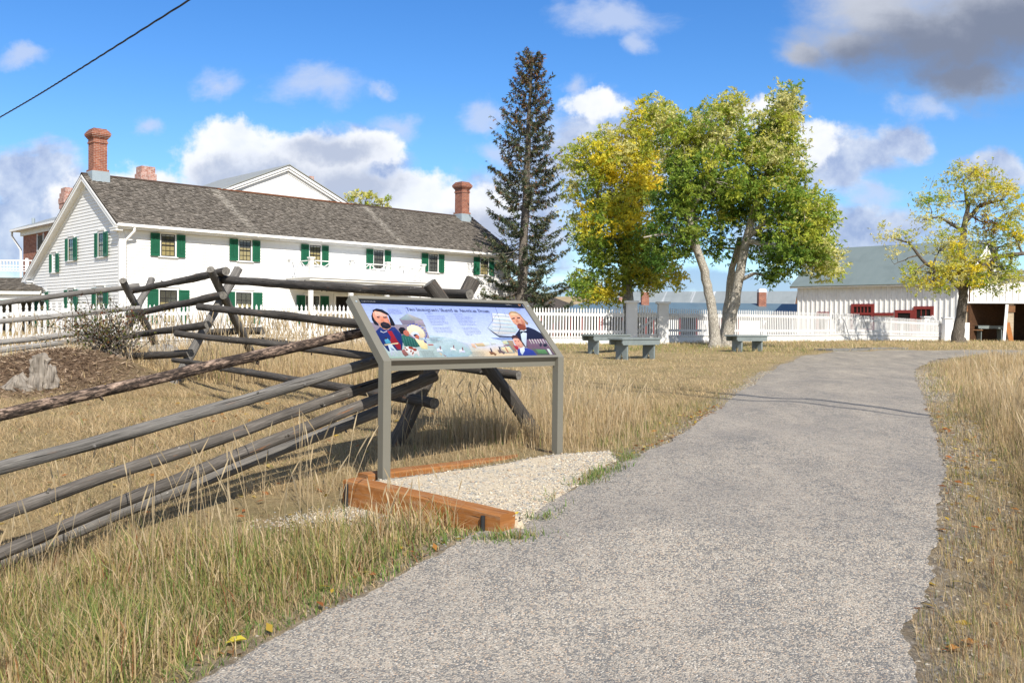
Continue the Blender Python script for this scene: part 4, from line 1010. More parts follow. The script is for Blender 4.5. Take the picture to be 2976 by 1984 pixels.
def make_sign():
    T = thing('information_sign', SP+U_S*SW/2-ZV*.8, 'sloping grey framed panel on two posts, headed Two Immigrants Shared an American Dream', 'sign')
    k = .062
    # posts: upright then bending back along the panel side
    for u in (0, SW-k):
        mb = MB(); o = SP+U_S*u
        zb = EYE-1.16
        foot = Vector((o.x, o.y, zb)); a = V_S*k
        pf = [foot, Vector((o.x, o.y, SP.z)), o+SB*SS, o+SB*SS-SN*k*1.0, Vector((o.x, o.y, SP.z))+V_S*k-ZV*.026, foot+a]
        mb.prism([p+SN*0 for p in pf], U_S*k)
        po = mb.build('post', 'sign_metal', T)
        bb = MB()
        for (vv) in (SS-.06,): c = pp(u+k/2, vv, .001); bb.tube([c, c+SN*.004], [.008, .007], 10)
        bb.build('bolt', 'flashing', po)
    fr = MB(); fk = .028
    fr.box(pp(k+.0006, .0, -.05), U_S*(SW-2*k-.0012), SB*.021, SN*.052); fr.box(pp(k+.0006, SS-.028, -.05), U_S*(SW-2*k-.0012), SB*.028, SN*.052)
    fr.box(pp(k+.0006, .0, -.05)-ZV*.0, U_S*(SW-2*k-.0012), -ZV*.035+V_S*.002, V_S*.04)
    fr.build('frame', 'sign_metal', T)
    bk = MB(); bk.box(pp(k+.001, .02, -.03), U_S*(SW-2*k-.002), SB*(SS-.046), SN*.018); panel_o = bk.build('panel', 'sign_metal', T)
    G0, G1, H0, H1 = .064, SW-.064, .0205, SS-.0275
    # printed ground: sky fading to plain
    art = MB(); nx, ny = 64, 26
    def back(s, t):
        top = Vector(srgb(158, 178, 246)); mid = Vector(srgb(206, 221, 250)); c = mid.lerp(top, min(1, max(0, (t-.35)/.6)))
        low = Vector(srgb(222, 200, 166)) if s > .42 else Vector(srgb(176, 196, 200)); low = Vector(srgb(176, 196, 196)).lerp(Vector(srgb(224, 200, 164)), min(1, max(0, (s-.42)/.16)))
        hz = .40-.16*min(1, max(0, (s-.30)/.3)) if s < .62 else .26
        f = min(1, max(0, (hz-t)/.16)); c = c.lerp(low, f)
        if s < .35: c = c.lerp(Vector(srgb(152, 176, 178)), max(0, .16-t)*4)
        return tuple(c)
    for i in range(nx):
        for j in range(ny):
            s0, s1, t0, t1 = i/nx, (i+1)/nx, j/ny, (j+1)/ny
            P = [(s0, t0), (s1, t0), (s1, t1), (s0, t1)]
            art.face([pp(G0+(G1-G0)*s, H0+(H1-H0)*t, -.0115) for s, t in P], 0, [back(*q) for q in P])
    art.build('printed_ground', 'printed_panel', panel_o)
    lay = [0.]
    def poly(mb, pts, col, crop=None):
        lay[0] += .000008
        q = [pan(*p) for p in pts]
        P = [pp(min(max(u, G0+.002), G1-.002), min(max(v, H0+.001), H1), -.0113+lay[0]) for u, v in q]
        nn = Vector((0, 0, 0))
        for i in range(1, len(P)-1): nn += (P[i]-P[0]).cross(P[i+1]-P[0])
        c0 = srgb(*col); vs = [p[1] for p in q]; lo, hi = min(vs), max(vs)+1e-6; cl = [tuple(min(.9, ch*(.74+.46*((v-lo)/(hi-lo))+random.uniform(-.10, .10))) for ch in c0) for _, v in q]
        mb.face(P if nn.dot(SN) > 0 else P[::-1], 0, cl if nn.dot(SN) > 0 else cl[::-1])
    A = lambda x, y: (1000+x/7.127, 850+y/7.127)      # readings on the left half
    B = lambda x, y: (1300+x/6.918, 850+y/6.918)      # readings on the right half
    def pl(mb, f, pts, col): poly(mb, [f(*p) for p in pts], col)
    def ell(mb, f, cx, cy, rx, ry, col, rot=0., n=18):
        poly(mb, [f(cx+rx*math.cos(a)*math.cos(rot)-ry*math.sin(a)*math.sin(rot), cy+rx*math.cos(a)*math.sin(rot)+ry*math.sin(a)*math.cos(rot)) for a in [2*math.pi*i/n for i in range(n)]], col)
    hd = MB(); 
    q = [(1043.8+.4, 866.9), (1518.6, 881.2), (1527, 893), (1048.6, 878.5)]
    poly(hd, q, (24, 34, 52)); hd.build('header_band', 'printed_panel', panel_o)
    # left painting
    L_ = MB()
    pl(L_, A, [(560, 595), (760, 610), (1180, 640), (1330, 650), (1420, 780), (1640, 960), (1500, 1010), (700, 1010)], (140, 130, 148))
    pl(L_, A, [(1150, 525), (1320, 408), (1480, 560), (1500, 660), (1225, 640)], (138, 134, 152))
    pl(L_, A, [(1320, 408), (1645, 535), (1640, 560), (1470, 560)], (178, 176, 178)); pl(L_, A, [(1150, 525), (1320, 408), (1480, 560), (1200, 540)], (160, 172, 186))
    pl(L_, A, [(1470, 558), (1640, 550), (1712, 690), (1500, 660)], (158, 150, 164)); pl(L_, A, [(1500, 662), (1705, 700), (1790, 930), (1640, 900)], (168, 160, 166))
    pl(L_, A, [(1318, 408), (1324, 408), (1246, 268)], (90, 90, 120))
    pl(L_, A, [(1780, 860), (2150, 910), (2352, 960), (2352, 1090), (2000, 1060), (1790, 1000)], (168, 194, 210))
    pl(L_, A, [(1740, 1046), (1930, 1050), (1900, 1068), (1770, 1070)], (190, 82, 78))
    # man with dark hair and beard, blue coat, red scarf
    pl(L_, A, [(655, 790), (760, 690), (1060, 690), (1200, 840), (1230, 1020), (1215, 1170), (930, 1190), (800, 1030)], (30, 48, 112))
    pl(L_, A, [(905, 770), (1000, 770), (1110, 960), (1190, 1060), (1195, 1160), (1120, 1150), (1060, 1060), (960, 1010), (985, 900)], (150, 30, 40))
    pl(L_, A, [(600, 340), (680, 306), (800, 325), (920, 400), (1010, 520), (1072, 640), (1050, 670), (980, 660), (960, 560), (930, 450), (700, 380), (625, 420)], (28, 27, 34))
    pl(L_, A, [(598, 380), (640, 440), (650, 540), (720, 620), (735, 668), (650, 640), (590, 540), (578, 460)], (28, 27, 34))
    pl(L_, A, [(605, 400), (650, 355), (780, 385), (900, 440), (950, 560), (985, 660), (985, 705), (930, 750), (840, 740), (760, 680), (720, 600), (650, 545), (612, 470)], (226, 158, 130))
    pl(L_, A, [(640, 370), (760, 380), (890, 440), (920, 520), (800, 470), (660, 460)], (240, 190, 166)); pl(L_, A, [(780, 480), (830, 480), (850, 570), (780, 580)], (232, 150, 118))
    pl(L_, A, [(900, 440), (950, 560), (985, 660), (960, 640), (920, 560)], (206, 134, 108)); pl(L_, A, [(660, 560), (740, 590), (770, 660), (720, 610)], (210, 140, 114)); pl(L_, A, [(700, 470), (760, 462), (758, 478), (700, 484)], (120, 80, 70)); pl(L_, A, [(815, 474), (900, 470), (905, 484), (820, 486)], (120, 80, 70))
    pl(L_, A, [(690, 478), (752, 490), (740, 505), (695, 496)], (80, 46, 44)); pl(L_, A, [(820, 490), (905, 488), (890, 508), (830, 508)], (80, 46, 44))
    pl(L_, A, [(765, 610), (830, 580), (930, 610), (985, 665), (975, 705), (900, 735), (810, 710), (770, 660)], (34, 33, 40)); ell(L_, A, 860, 640, 50, 12, (70, 52, 56), .25)
    pl(L_, A, [(750, 725), (775, 700), (830, 770), (910, 770), (828, 806), (780, 775)], (44, 62, 128)); pl(L_, A, [(770, 770), (825, 800), (900, 770), (905, 778), (828, 812), (765, 780)], (232, 236, 240))
    pl(L_, A, [(970, 770), (1040, 700), (1092, 780), (1040, 770)], (44, 62, 128))
    # woman in a green shawl, child in a cradleboard
    ell(L_, A, 1500, 790, 205, 120, (236, 226, 196), .55); 
    for i in range(10):
        a = -2.7+i*.33; ell(L_, A, 1515+215*math.cos(a)*.95-70*math.sin(a)*.4, 800+150*math.sin(a)+80*math.cos(a), 26, 12, (72, 88, 190), a+1.5, 8)
    pl(L_, A, [(1200, 880), (1250, 840), (1360, 880), (1500, 950), (1610, 1090), (1500, 1110), (1270, 1090), (1215, 980)], (40, 96, 88))
    for k in range(6): pl(L_, A, [(1225+k*55, 890+k*12), (1233+k*55, 890+k*12), (1290+k*52, 1090), (1280+k*52, 1090)], (86, 150, 130))
    for k in range(4): pl(L_, A, [(1215, 920+k*42), (1500+k*22, 975+k*36), (1500+k*22, 981+k*36), (1215, 928+k*42)], (28, 70, 78))
    pl(L_, A, [(1138, 740), (1180, 692), (1250, 700), (1310, 760), (1300, 790), (1240, 840), (1190, 830)], (26, 25, 32))
    pl(L_, A, [(1240, 780), (1290, 750), (1345, 780), (1368, 830), (1350, 880), (1300, 875), (1250, 840)], (196, 112, 92)); pl(L_, A, [(1262, 788), (1290, 780), (1288, 792), (1264, 797)], (70, 36, 36))
    pl(L_, A, [(1390, 830), (1440, 790), (1540, 800), (1580, 880), (1600, 960), (1540, 970), (1450, 900)], (204, 214, 232)); pl(L_, A, [(1450, 860), (1500, 835), (1560, 870), (1590, 920), (1560, 950), (1490, 910)], (188, 104, 84)); pl(L_, A, [(1445, 865), (1480, 835), (1545, 845), (1500, 862), (1480, 890)], (30, 26, 32))
    pl(L_, A, [(1480, 930), (1570, 950), (1680, 960), (1740, 1070), (1745, 1150), (1620, 1140), (1560, 1050)], (238, 226, 178)); pl(L_, A, [(1655, 955), (1720, 990), (1725, 1030), (1680, 1010)], (52, 62, 150))
    # rider on a grey horse, cattle
    pl(L_, A, [(850, 960), (890, 915), (940, 950), (985, 1010), (960, 1040), (880, 1030)], (86, 164, 200)); ell(L_, A, 884, 922, 20, 26, (60, 40, 44)); pl(L_, A, [(840, 1050), (1130, 1015), (1140, 1035), (860, 1078)], (214, 200, 160))
    pl(L_, A, [(920, 1060), (990, 1040), (1060, 1130), (1140, 1220), (1120, 1235), (1060, 1200), (1090, 1290), (1070, 1290), (1020, 1200), (1010, 1290), (985, 1285), (960, 1180)], (190, 206, 224)); pl(L_, A, [(970, 1110), (1040, 1140), (1060, 1180), (1000, 1170)], (130, 146, 176))
    pl(L_, A, [(1200, 1170), (1262, 1150), (1320, 1200), (1350, 1270), (1280, 1300), (1230, 1250)], (150, 96, 92))
    pl(L_, A, [(1255, 1105), (1340, 1090), (1480, 1120), (1560, 1190), (1580, 1290), (1555, 1290), (1520, 1240), (1470, 1250), (1460, 1300), (1400, 1280), (1340, 1240), (1280, 1180)], (226, 220, 222))
    for c in ((1400, 1125, 60, 26), (1310, 1160, 26, 18), (1480, 1160, 44, 30), (1400, 1190, 18, 24), (1440, 1230, 16, 34), (1280, 1120, 22, 14)): ell(L_, A, *c, (150, 66, 40), .3, 9)
    pl(L_, A, [(940, 1300), (1400, 1320), (1560, 1310), (1600, 1372), (968, 1372)], (150, 178, 168))
    for k in range(16): x = 950+k*42; pl(L_, A, [(x, 1372), (x+16, 1372), (x+8+random.uniform(-10, 10), 1320+random.uniform(-20, 30))], random.choice([(112, 146, 120), (178, 160, 110), (96, 126, 110)]))
    # pair of small standing figures, pack horses
    pl(L_, A, [(1980, 1140), (2010, 1150), (2050, 1240), (2030, 1290), (1995, 1240)], (218, 196, 176)); pl(L_, A, [(2066, 1200), (2100, 1220), (2150, 1290), (2110, 1300), (2070, 1260)], (176, 78, 74)); ell(L_, A, 1994, 1140, 12, 14, (60, 46, 46)); ell(L_, A, 2082, 1206, 10, 12, (60, 40, 44))
    L_.build('painted_family', 'printed_panel', panel_o)
    C_ = MB()
    pl(C_, B, [(-280, 1010), (0, 880), (140, 930), (420, 1010), (520, 1200), (400, 1290), (60, 1300), (-180, 1150)], (178, 200, 214))
    for k in range(22): x = -560+k*34; pl(C_, B, [(x, 930+k*1), (x+30, 935+k*1), (x+8, 868+k*4+random.uniform(-12, 12))], (158, 190, 208))
    for (x, y) in ((70, 1090), (250, 1130), (-200, 1110)): pl(C_, B, [(x, y), (x+50, y-15), (x+110, y+20), (x+130, y+70), (x+100, y+50), (x+40, y+45), (x+10, y+70)], (216, 226, 240)); ell(C_, B, x+70, y-30, 14, 26, (128, 100, 104)); pl(C_, B, [(x+50, y-10), (x+90, y-5), (x+80, y+20)], (158, 84, 84))
    for (x, y, c) in ((870, 1160, (134, 92, 64)), (1040, 1130, (110, 96, 96))): pl(C_, B, [(x-20, y), (x+60, y+10), (x+140, y+60), (x+110, y+90), (x+70, y+60), (x+20, y+70)], c); pl(C_, B, [(x, y-70), (x+25, y-60), (x+55, y+10), (x+25, y+20)], (70, 70, 84))
    pl(C_, B, [(490, 1005), (560, 1010), (600, 1100), (520, 1080)], (222, 186, 168)); pl(C_, B, [(560, 1000), (730, 990), (780, 1060), (620, 1060)], (206, 190, 150)); pl(C_, B, [(725, 985), (840, 975), (880, 1040), (780, 1060)], (214, 220, 216)); pl(C_, B, [(870, 985), (960, 985), (1000, 1020), (900, 1030)], (200, 206, 206)); 
    # town store fronts
    pl(C_, B, [(1090, 945), (1210, 940), (1320, 1130), (1180, 1030)], (120, 158, 172)); pl(C_, B, [(1110, 960), (1200, 950), (1240, 1010), (1150, 1020)], (222, 214, 182)); pl(C_, B, [(1140, 1040), (1270, 1028), (1280, 1042), (1150, 1056)], (160, 48, 44))
    pl(C_, B, [(1060, 1075), (1270, 1055), (1380, 1190), (1190, 1200)], (108, 144, 160)); pl(C_, B, [(1080, 1085), (1255, 1068), (1350, 1180), (1195, 1190)], (228, 208, 166)); pl(C_, B, [(1170, 1085), (1190, 1083), (1250, 1188), (1230, 1190)], (176, 84, 66))
    pl(C_, B, [(1215, 945), (1330, 945), (1420, 1190), (1330, 1140)], (156, 140, 118)); pl(C_, B, [(1335, 1035), (1440, 1060), (1450, 1150), (1390, 1120)], (170, 50, 60))
    C_.build('painted_plains', 'printed_panel', panel_o)
    R_ = MB()
    # ship
    pl(R_, B, [(905, 395), (1030, 400), (1240, 420), (1430, 720), (1380, 800), (1050, 840), (820, 695), (930, 570)], (206, 216, 232))
    for k in range(5): y = 430+k*78; pl(R_, B, [(920, y), (1250+k*32, y+28), (1265+k*32, y+44), (930-k*8, y+22)], (178, 190, 214)); pl(R_, B, [(930, y+28), (1262+k*30, y+50), (1270+k*30, y+66), (930-k*8, y+44)], (232, 226, 218))
    pl(R_, B, [(820, 690), (1045, 845), (1310, 860), (1310, 885), (1060, 880), (930, 790)], (70, 76, 100)); pl(R_, B, [(890, 890), (1300, 885), (1340, 925), (1060, 930)], (132, 158, 206))
    for (x0, y0, x1, y1) in ((975, 280, 1045, 480), (905, 395, 925, 570), (1155, 385, 1190, 460), (1020, 390, 820, 695), (1060, 510, 1080, 700), (1080, 640, 1040, 800)): pl(R_, B, [(x0, y0), (x0+6, y0), (x1+6, y1), (x1, y1)], (96, 92, 112))
    # man in dark suit
    pl(R_, B, [(1380, 830), (1460, 720), (1600, 680), (1640, 675), (1760, 720), (1900, 800), (1990, 930), (2000, 1010), (1620, 1090), (1500, 1000)], (32, 36, 62))
    pl(R_, B, [(1475, 745), (1600, 720), (1610, 800), (1600, 1080), (1510, 950)], (206, 222, 244)); pl(R_, B, [(1480, 760), (1540, 765), (1620, 800), (1610, 750), (1540, 770), (1490, 820)], (22, 24, 40))
    pl(R_, B, [(1240, 400), (1290, 352), (1390, 362), (1480, 420), (1560, 520), (1640, 590), (1640, 635), (1600, 620), (1560, 560), (1450, 430), (1300, 400), (1255, 420)], (168, 140, 112))
    pl(R_, B, [(1248, 415), (1300, 385), (1430, 410), (1520, 500), (1570, 570), (1590, 640), (1600, 720), (1540, 745), (1460, 720), (1420, 650), (1340, 590), (1285, 500)], (226, 168, 136))
    pl(R_, B, [(1240, 402), (1290, 352), (1390, 362), (1480, 420), (1560, 520), (1500, 470), (1420, 412), (1310, 390), (1256, 425)], (172, 146, 116)); pl(R_, B, [(1310, 395), (1420, 415), (1470, 470), (1330, 450), (1275, 430)], (238, 190, 160)); pl(R_, B, [(1480, 500), (1560, 570), (1580, 640), (1540, 640), (1500, 580)], (204, 138, 108))
    pl(R_, B, [(1300, 500), (1365, 480), (1370, 510), (1310, 520)], (96, 62, 52)); pl(R_, B, [(1405, 480), (1475, 478), (1478, 505), (1420, 505)], (96, 62, 52)); pl(R_, B, [(1385, 500), (1420, 500), (1450, 580), (1400, 580)], (206, 140, 108))
    pl(R_, B, [(1415, 640), (1440, 600), (1530, 620), (1580, 650), (1600, 720), (1560, 745), (1480, 730), (1425, 690)], (150, 76, 48)); ell(R_, B, 1465, 635, 38, 12, (120, 60, 56), .1)
    # kitchen shelf scene, woman in blue
    pl(R_, B, [(1605, 930), (1960, 910), (2190, 1245), (1800, 1250), (1620, 1100)], (112, 92, 112))
    for k in range(6): x = 1650+k*54; pl(R_, B, [(x, 920), (x+18, 918), (x+70, 1010), (x+50, 1010)], (206, 202, 204))
    pl(R_, B, [(1700, 1110), (1990, 1120), (2070, 1240), (1830, 1230)], (84, 96, 88)); pl(R_, B, [(1790, 1120), (1980, 1130), (2040, 1215), (1850, 1205)], (92, 136, 88)); pl(R_, B, [(2010, 1110), (2060, 1115), (2130, 1225), (2080, 1230)], (206, 210, 212)); ell(R_, B, 1890, 1030, 26, 40, (64, 58, 74)); ell(R_, B, 1980, 1040, 40, 34, (40, 44, 58))
    pl(R_, B, [(1420, 1140), (1450, 1110), (1600, 1090), (1740, 1150), (1830, 1255), (1440, 1265)], (50, 66, 158)); pl(R_, B, [(1470, 1100), (1560, 1080), (1570, 1150), (1520, 1240), (1480, 1180)], (210, 220, 240))
    pl(R_, B, [(1298, 870), (1330, 838), (1400, 840), (1470, 910), (1540, 1000), (1600, 1080), (1580, 1085), (1510, 1000), (1430, 900), (1345, 900), (1330, 930)], (72, 50, 46))
    pl(R_, B, [(1335, 920), (1370, 895), (1440, 910), (1510, 990), (1545, 1060), (1500, 1095), (1440, 1080), (1370, 1010)], (232, 170, 150)); pl(R_, B, [(1365, 955), (1400, 950), (1400, 964), (1370, 968)], (90, 54, 56)); pl(R_, B, [(1425, 950), (1462, 955), (1460, 968), (1430, 966)], (90, 54, 56)); ell(R_, B, 1450, 1045, 24, 8, (178, 84, 84), .2)
    R_.build('painted_couple', 'printed_panel', panel_o)
    # lettering
    LT = MB(); h = -.0082
    dk = srgb(20, 22, 44)
    u0, v0 = pan(1181, 906); u1, v1 = pan(1424.5, 901.5); ub, vb = pan(1181.5, 897.8)
    txt = 'Two Immigrants Shared an American Dream'; adv = sum(serif_glyph(c)[1] for c in txt); 
    ua, va = pan(1183, 898); uz, vz = pan(1424, 901.2); em = (uz-ua)/adv; x = ua; vbase = pan(1182, 899)[1]-.008
    vbase = pan(1300, 903.2)[1]
    for c in txt:
        P, w = serif_glyph(c)
        for q in P:
            f = [pp(x+a*em, vbase+b*em*1.12, h) for a, b in q]; nn = (f[1]-f[0]).cross(f[2]-f[0]); LT.face(f if nn.dot(SN) > 0 else f[::-1], 0, dk)
        x += w*em
    body = srgb(72, 80, 142)
    def col(px, py, lines, size, c=body, lead=None, wpx=None):
        u, v = pan(px, py); text_lines(lines, size, c, (u, v), None, lead or size*1.3, LT, h, .92)
    s = .0091
    col(1237, 909, ['John Francis Grant'], .0100, dk)
    col(1241, 916, ['Grant chose this ranch site for its rich grasslands,', 'abundance of water, and the sheltered valley. He', 'completed this house in 1862 as a trading post', 'and family home. He first traded cattle with', 'emigrants on the Oregon Trail to build up a large', 'herd. He later made a hefty profit by selling them', 'to miners during the Gold Rush.', '', 'New settlers brought racial discrimination and', 'shady business practices. Discouraged by these', 'changes, Grant sold the ranch to Conrad Kohrs', 'in 1866 and moved his family back to Canada.'], s, lead=.0149)
    col(1320, 911, ['Carsten Conrad Kohrs'], .0100, dk)
    col(1324, 917, ['Kohrs left Germany at 15 to work at sea as a', 'cabin boy. Lured west by gold, his biggest profit', 'came from selling beef to miners. In time, he', 'built a business that shipped 10,000 head of', 'cattle a year to the Chicago stockyards. His herds', 'grazed over 10 million acres, which are now', 'part of four states and two Canadian provinces.', '', 'Two years after Kohrs bought this ranch, he', 'married Augusta Kruse, who made the house', 'a home. Kohrs served as a territorial and state', 'senator and a founding member of the Montana', 'Stockgrowers Association. He lived here until', 'his death in 1920.'], s, lead=.0149)
    col(1126, 896.5, ['Grant was born at a Hudson Bay', 'Company post in Alberta, Canada. His', 'mother died when he was very young.', 'He and his siblings were sent to Quebec,', 'where their grandparents raised them.'], .0078, lead=.0106)
    col(1494, 893.5, ['Kohrs’ work at sea took him', 'to South Africa and Brazil,', 'off the coast of Africa.'], .0076, lead=.0106)
    br = srgb(92, 82, 82)
    col(1251, 980, ['Grant was one of several traders', 'who married American', 'Indian women of the', 'traditions. These bonds helped', 'to forge alliances with each tribe.'], .0076, br, .0108)
    col(1223, 1017.5, ['An emigrant across the Oregon Trail, many', 'cattle were too weak to finish the trip.', 'Grant traded emigrants one fit animal for', 'two that were worn out. He fattened and', 'fattened up them with hearty native', 'grasslands, and traded again. Within a few', 'years, he had several thousand head of cattle.'], .0074, br, .0107)
    col(1368, 1021.5, ['Before coming here, Kohrs traveled across the', 'United States doing various jobs. He worked', 'in a butcher shop in New York and sold sausage', 'in New Orleans. He also shipped logs down', 'the Mississippi and worked in a distillery.'], .0074, br, .0107)
    wh = (.5, .5, .5)
    col(1052, 873.5, ['Grant-Kohrs Ranch National Historic Site'], .0074, wh); col(1470.5, 882.4, ['National Park Service', 'U.S. Department of the Interior'], .0052, wh, .0065)
    LT.build('lettering', 'printed_panel', panel_o)
    em_ = MB(); poly(em_, [(1507, 880), (1512, 879.8), (1515, 885), (1511.5, 887.5), (1507.5, 884)], (196, 150, 110)); poly(em_, [(1508.5, 882), (1512, 881), (1512.5, 884.5), (1510, 885.5)], (92, 62, 42)); em_.build('emblem', 'printed_panel', panel_o)
make_sign()
# ------------------------------------------------------------------ benches
def bench(P, ang, label, L=1.5, h=.45):
    """plank bench: top, two side aprons, two slab legs with a notch"""
    T = thing('bench', P, label, 'bench', 'grey plank benches'); ca, sa = math.cos(ang), math.sin(ang); A = Vector((ca, sa, 0)); B = Vector((-sa, ca, 0)); W = .40
    mb = MB(); mb.cbox(P+ZV*(h-.02), L/2, W/2, .019, A=A, B=B); mb.build('seat', 'bench_grey', T)
    for s in (-1, 1):
        q = MB(); ap = [P+A*x+B*s*(W/2-.045)+ZV*z for x, z in ((-L/2+.06, h-.155), (-L/2+.03, h-.12), (-L/2+.03, h-.0395), (L/2-.03, h-.0395), (L/2-.03, h-.12), (L/2-.06, h-.155))]
        q.prism(ap, B*s*.028); q.build('apron', 'bench_grey', T)
    for s in (-1, 1):
        x = s*(L/2-.22); q = MB(); w = W/2-.047
        prof = [(-w, -.08), (-.085, -.08), (0, .15), (.085, -.08), (w, -.08), (w, h-.0395), (-w, h-.0395)]
        P3 = [P+A*x+B*y+ZV*z for y, z in prof]; t = A*.045
        # split at the notch so each face stays convex
        q.prism([P3[0], P3[1], P3[2], P+A*x+B*0+ZV*(h-.0395), P3[6]], t); q.prism([P3[2], P3[3], P3[4], P3[5], P+A*x+ZV*(h-.0395)], t)
        q.build('leg', 'bench_grey', T)
def gp(px, py, Y): p = at(px, py, Y); return Vector((p.x, p.y, g1(p.x, p.y)))
b1 = gp(1845, 1040, 20.4); bench(b1, .80, 'grey plank bench nearest the sign, showing its notched slab legs', 1.42, .47)
b2 = gp(1762, 1020, 22.6); bench(b2, .82, 'shaded grey bench just behind the front bench, before the gate post', 1.5, .46)
b3 = gp(2170, 1012, 23.6); bench(b3, .62, 'grey bench standing right of the two leaning tree trunks', 1.2, .42)
# ------------------------------------------------------------------ picket fences
def pickets(mb, P, Q, zb0, zb1, hp, sp, w=.062, t=.02, wave=None):
    D = Q-P; D.z = 0; L = D.length; D = D/L; N = Vector((D.y, -D.x, 0)); n = int(L/sp)
    for i in range(n+1):
        s = i*sp; f = s/L; zb = zb0+(zb1-zb0)*f; h = hp+(wave(f) if wave else 0)+random.uniform(-.006, .006); c = P+D*s; c = Vector((c.x, c.y, 0))+N*random.uniform(-.003, .003)
        prof = [(-w/2, 0), (w/2, 0), (w/2, h-.13), (w*.30, h-.115), (w*.46, h-.085), (w*.40, h-.055), (0, h), (-w*.40, h-.055), (-w*.46, h-.085), (-w*.30, h-.115), (-w/2, h-.13)]
        pts = [c+D*x+ZV*(zb+z) for x, z in prof]
        a = [p+N*t for p in pts]
        mb.face([a[k] for k in (0, 1, 2, 10)]); mb.face([a[k] for k in (10, 2, 3, 4, 5, 6, 7, 8, 9)])
        mb.face([pts[k] for k in (10, 2, 1, 0)]); mb.face([pts[k] for k in (9, 8, 7, 6, 5, 4, 3, 2, 10)])
        for k in (1, 2, 4, 5, 6, 7, 9, 10): mb.face([a[k], pts[k], pts[(k+1) % 11], a[(k+1) % 11]])
    return D, N, L
def fence_run(T, P, Q, zb0, zb1, ht, sp, base=.26, posts=None, first=True, last=True):
    """P, Q ground points; zb at each end is the bottom of the base board, ht total height"""
    mb = MB(); D, N, L = pickets(mb, P, Q, zb0+base-.05, zb1+base-.05, ht-base+.05, sp, sp*(.40 if sp == .118 else .48), .014); mb.build('picket_panel', 'white_paint', T)
    P0 = Vector((P.x, P.y, zb0)); Q0 = Vector((Q.x, Q.y, zb1)); dd = Q0-P0
    q = MB(); q.box(P0-N*.032, dd, N*.031, ZV*base); q.box(P0+ZV*(base+.001)-N*.07, dd, N*.1, ZV*.025); q.build('baseboard', 'white_paint', T)
    for z in (ht-.24, base+.02+.12):
        q = MB(); q.box(P0+ZV*z-N*.042, dd, N*.04, ZV*.075); q.build('rail', 'white_paint', T)
    n = max(1, round(L/2.6))
    for i in range(n+1):
        if (i == 0 and not first) or (i == n and not last): continue
        f = i/n; c = P0.lerp(Q0, f)-N*.10; q = MB(); q.cbox(c+ZV*(ht/2-.12), .05, .05, ht/2-.02, A=D, B=N); q.build('post', 'white_paint', T)
def fpt(px, py_top, py_bot, Y):
    a, b = at(px, py_top, Y), at(px, py_bot, Y); return Vector((a.x, a.y, 0)), b.z, a.z-b.z
T = thing('picket_fence', gp(800, 1000, 26), 'long white picket fence running from the left frame edge along the farmhouse to the gate', 'fence')
K = [fpt(-160, 890, 1068, 16.4), fpt(207, 879, 1032, 18.6)]
Kx = K[0][0]+(K[0][0]-K[1][0])*1.3; fence_run(T, Kx, K[0][0], K[0][1]-.06, K[0][1], 1.08, .128, last=False)
fence_run(T, K[0][0], K[1][0], K[0][1], K[1][1], 1.08, .128, last=True)
K2 = [fpt(212, 886, 1036, 18.9), fpt(690, 884.6, 1012, 23.3), fpt(1130, 887, 1003, 26.2), fpt(1560, 892, 1006, 27.2), fpt(1815, 896, 1006, 28.2)]
for i, (a, c) in enumerate(zip(K2[:-1], K2[1:])): fence_run(T, a[0], c[0], a[1], c[1], (a[2]+c[2])/2, .126 if i < 2 else .094, first=(i == 0), last=(i < 3))
# garden gate between two box posts
def gatepost(T, p, zb, h, w=.17):
    D = Vector((1, 0, 0)); q = MB(); q.cbox(p+ZV*(zb+h/2), w, w, h/2); q.cbox(p+ZV*(zb+h+.02), w+.05, w+.05, .035); q.cbox(p+ZV*(zb+.13), w+.02, w+.02, .13); return q.build('post', 'white_paint', T)
ga, zga, hga = fpt(1836, 879, 1010, 28.4); gb_, zgb, hgb = fpt(1927, 882, 1007, 29.0)
T = thing('garden_gate', (ga+gb_)/2+ZV*zga, 'white picket gate with arched top and diagonal brace between two square posts', 'gate')
gatepost(T, ga, zga, hga, .155); gatepost(T, gb_, zgb, hgb, .155)
Dg = (gb_-ga).normalized(); p0 = ga+Dg*.2; p1 = gb_-Dg*.19
mb = MB(); pickets(mb, p0, p1, zga+.36, zga+.36, 1.0, .10, .05, wave=lambda f: -.02-.30*abs(f*1.3-.35)); mb.build('picket_panel', 'white_paint', T)
Ng = Vector((Dg.y, -Dg.x, 0)); q = MB(); dd = p1-p0
q.box(p0+ZV*(zga+.12)-Ng*.03, dd, Ng*.029, ZV*.30); q.build('baseboard', 'white_paint', T)
q = MB(); q.box(p0+ZV*(zga+1.0)-Ng*.04, dd, Ng*.035, ZV*.07); q.bar(p0+ZV*(zga+.46)-Ng*.03, p1+ZV*(zga+.98)-Ng*.03, .06, .03, up=Ng); q.build('brace', 'white_paint', T)
T = thing('picket_fence', gp(2300, 995, 35), 'white picket fence from the gate past the tree trunks back to the barn', 'fence')
K3 = [fpt(1942, 897, 998, 29.4), fpt(2120, 900, 996, 32.0), fpt(2314, 904, 993.5, 35.0), fpt(2497, 913, 989, 39.5), fpt(2738, 934, 992, 47.2)]
for i, (a, c) in enumerate(zip(K3[:-1], K3[1:])): fence_run(T, a[0], c[0], a[1], c[1], (a[2]+c[2])/2, .118, base=.24, first=(i == 0))
gb_, zgb, hgb = fpt(2753, 925, 992, 46.6)
T = thing('yard_gate', gb_+ZV*zgb, 'small white peaked picket gate and square posts at the barn corner beside the right tree', 'gate')
gatepost(T, gb_, zgb, hgb, .18); ga2, zq, hq = fpt(2694, 922, 988, 48.4); gatepost(T, ga2, zq, hq, .2)
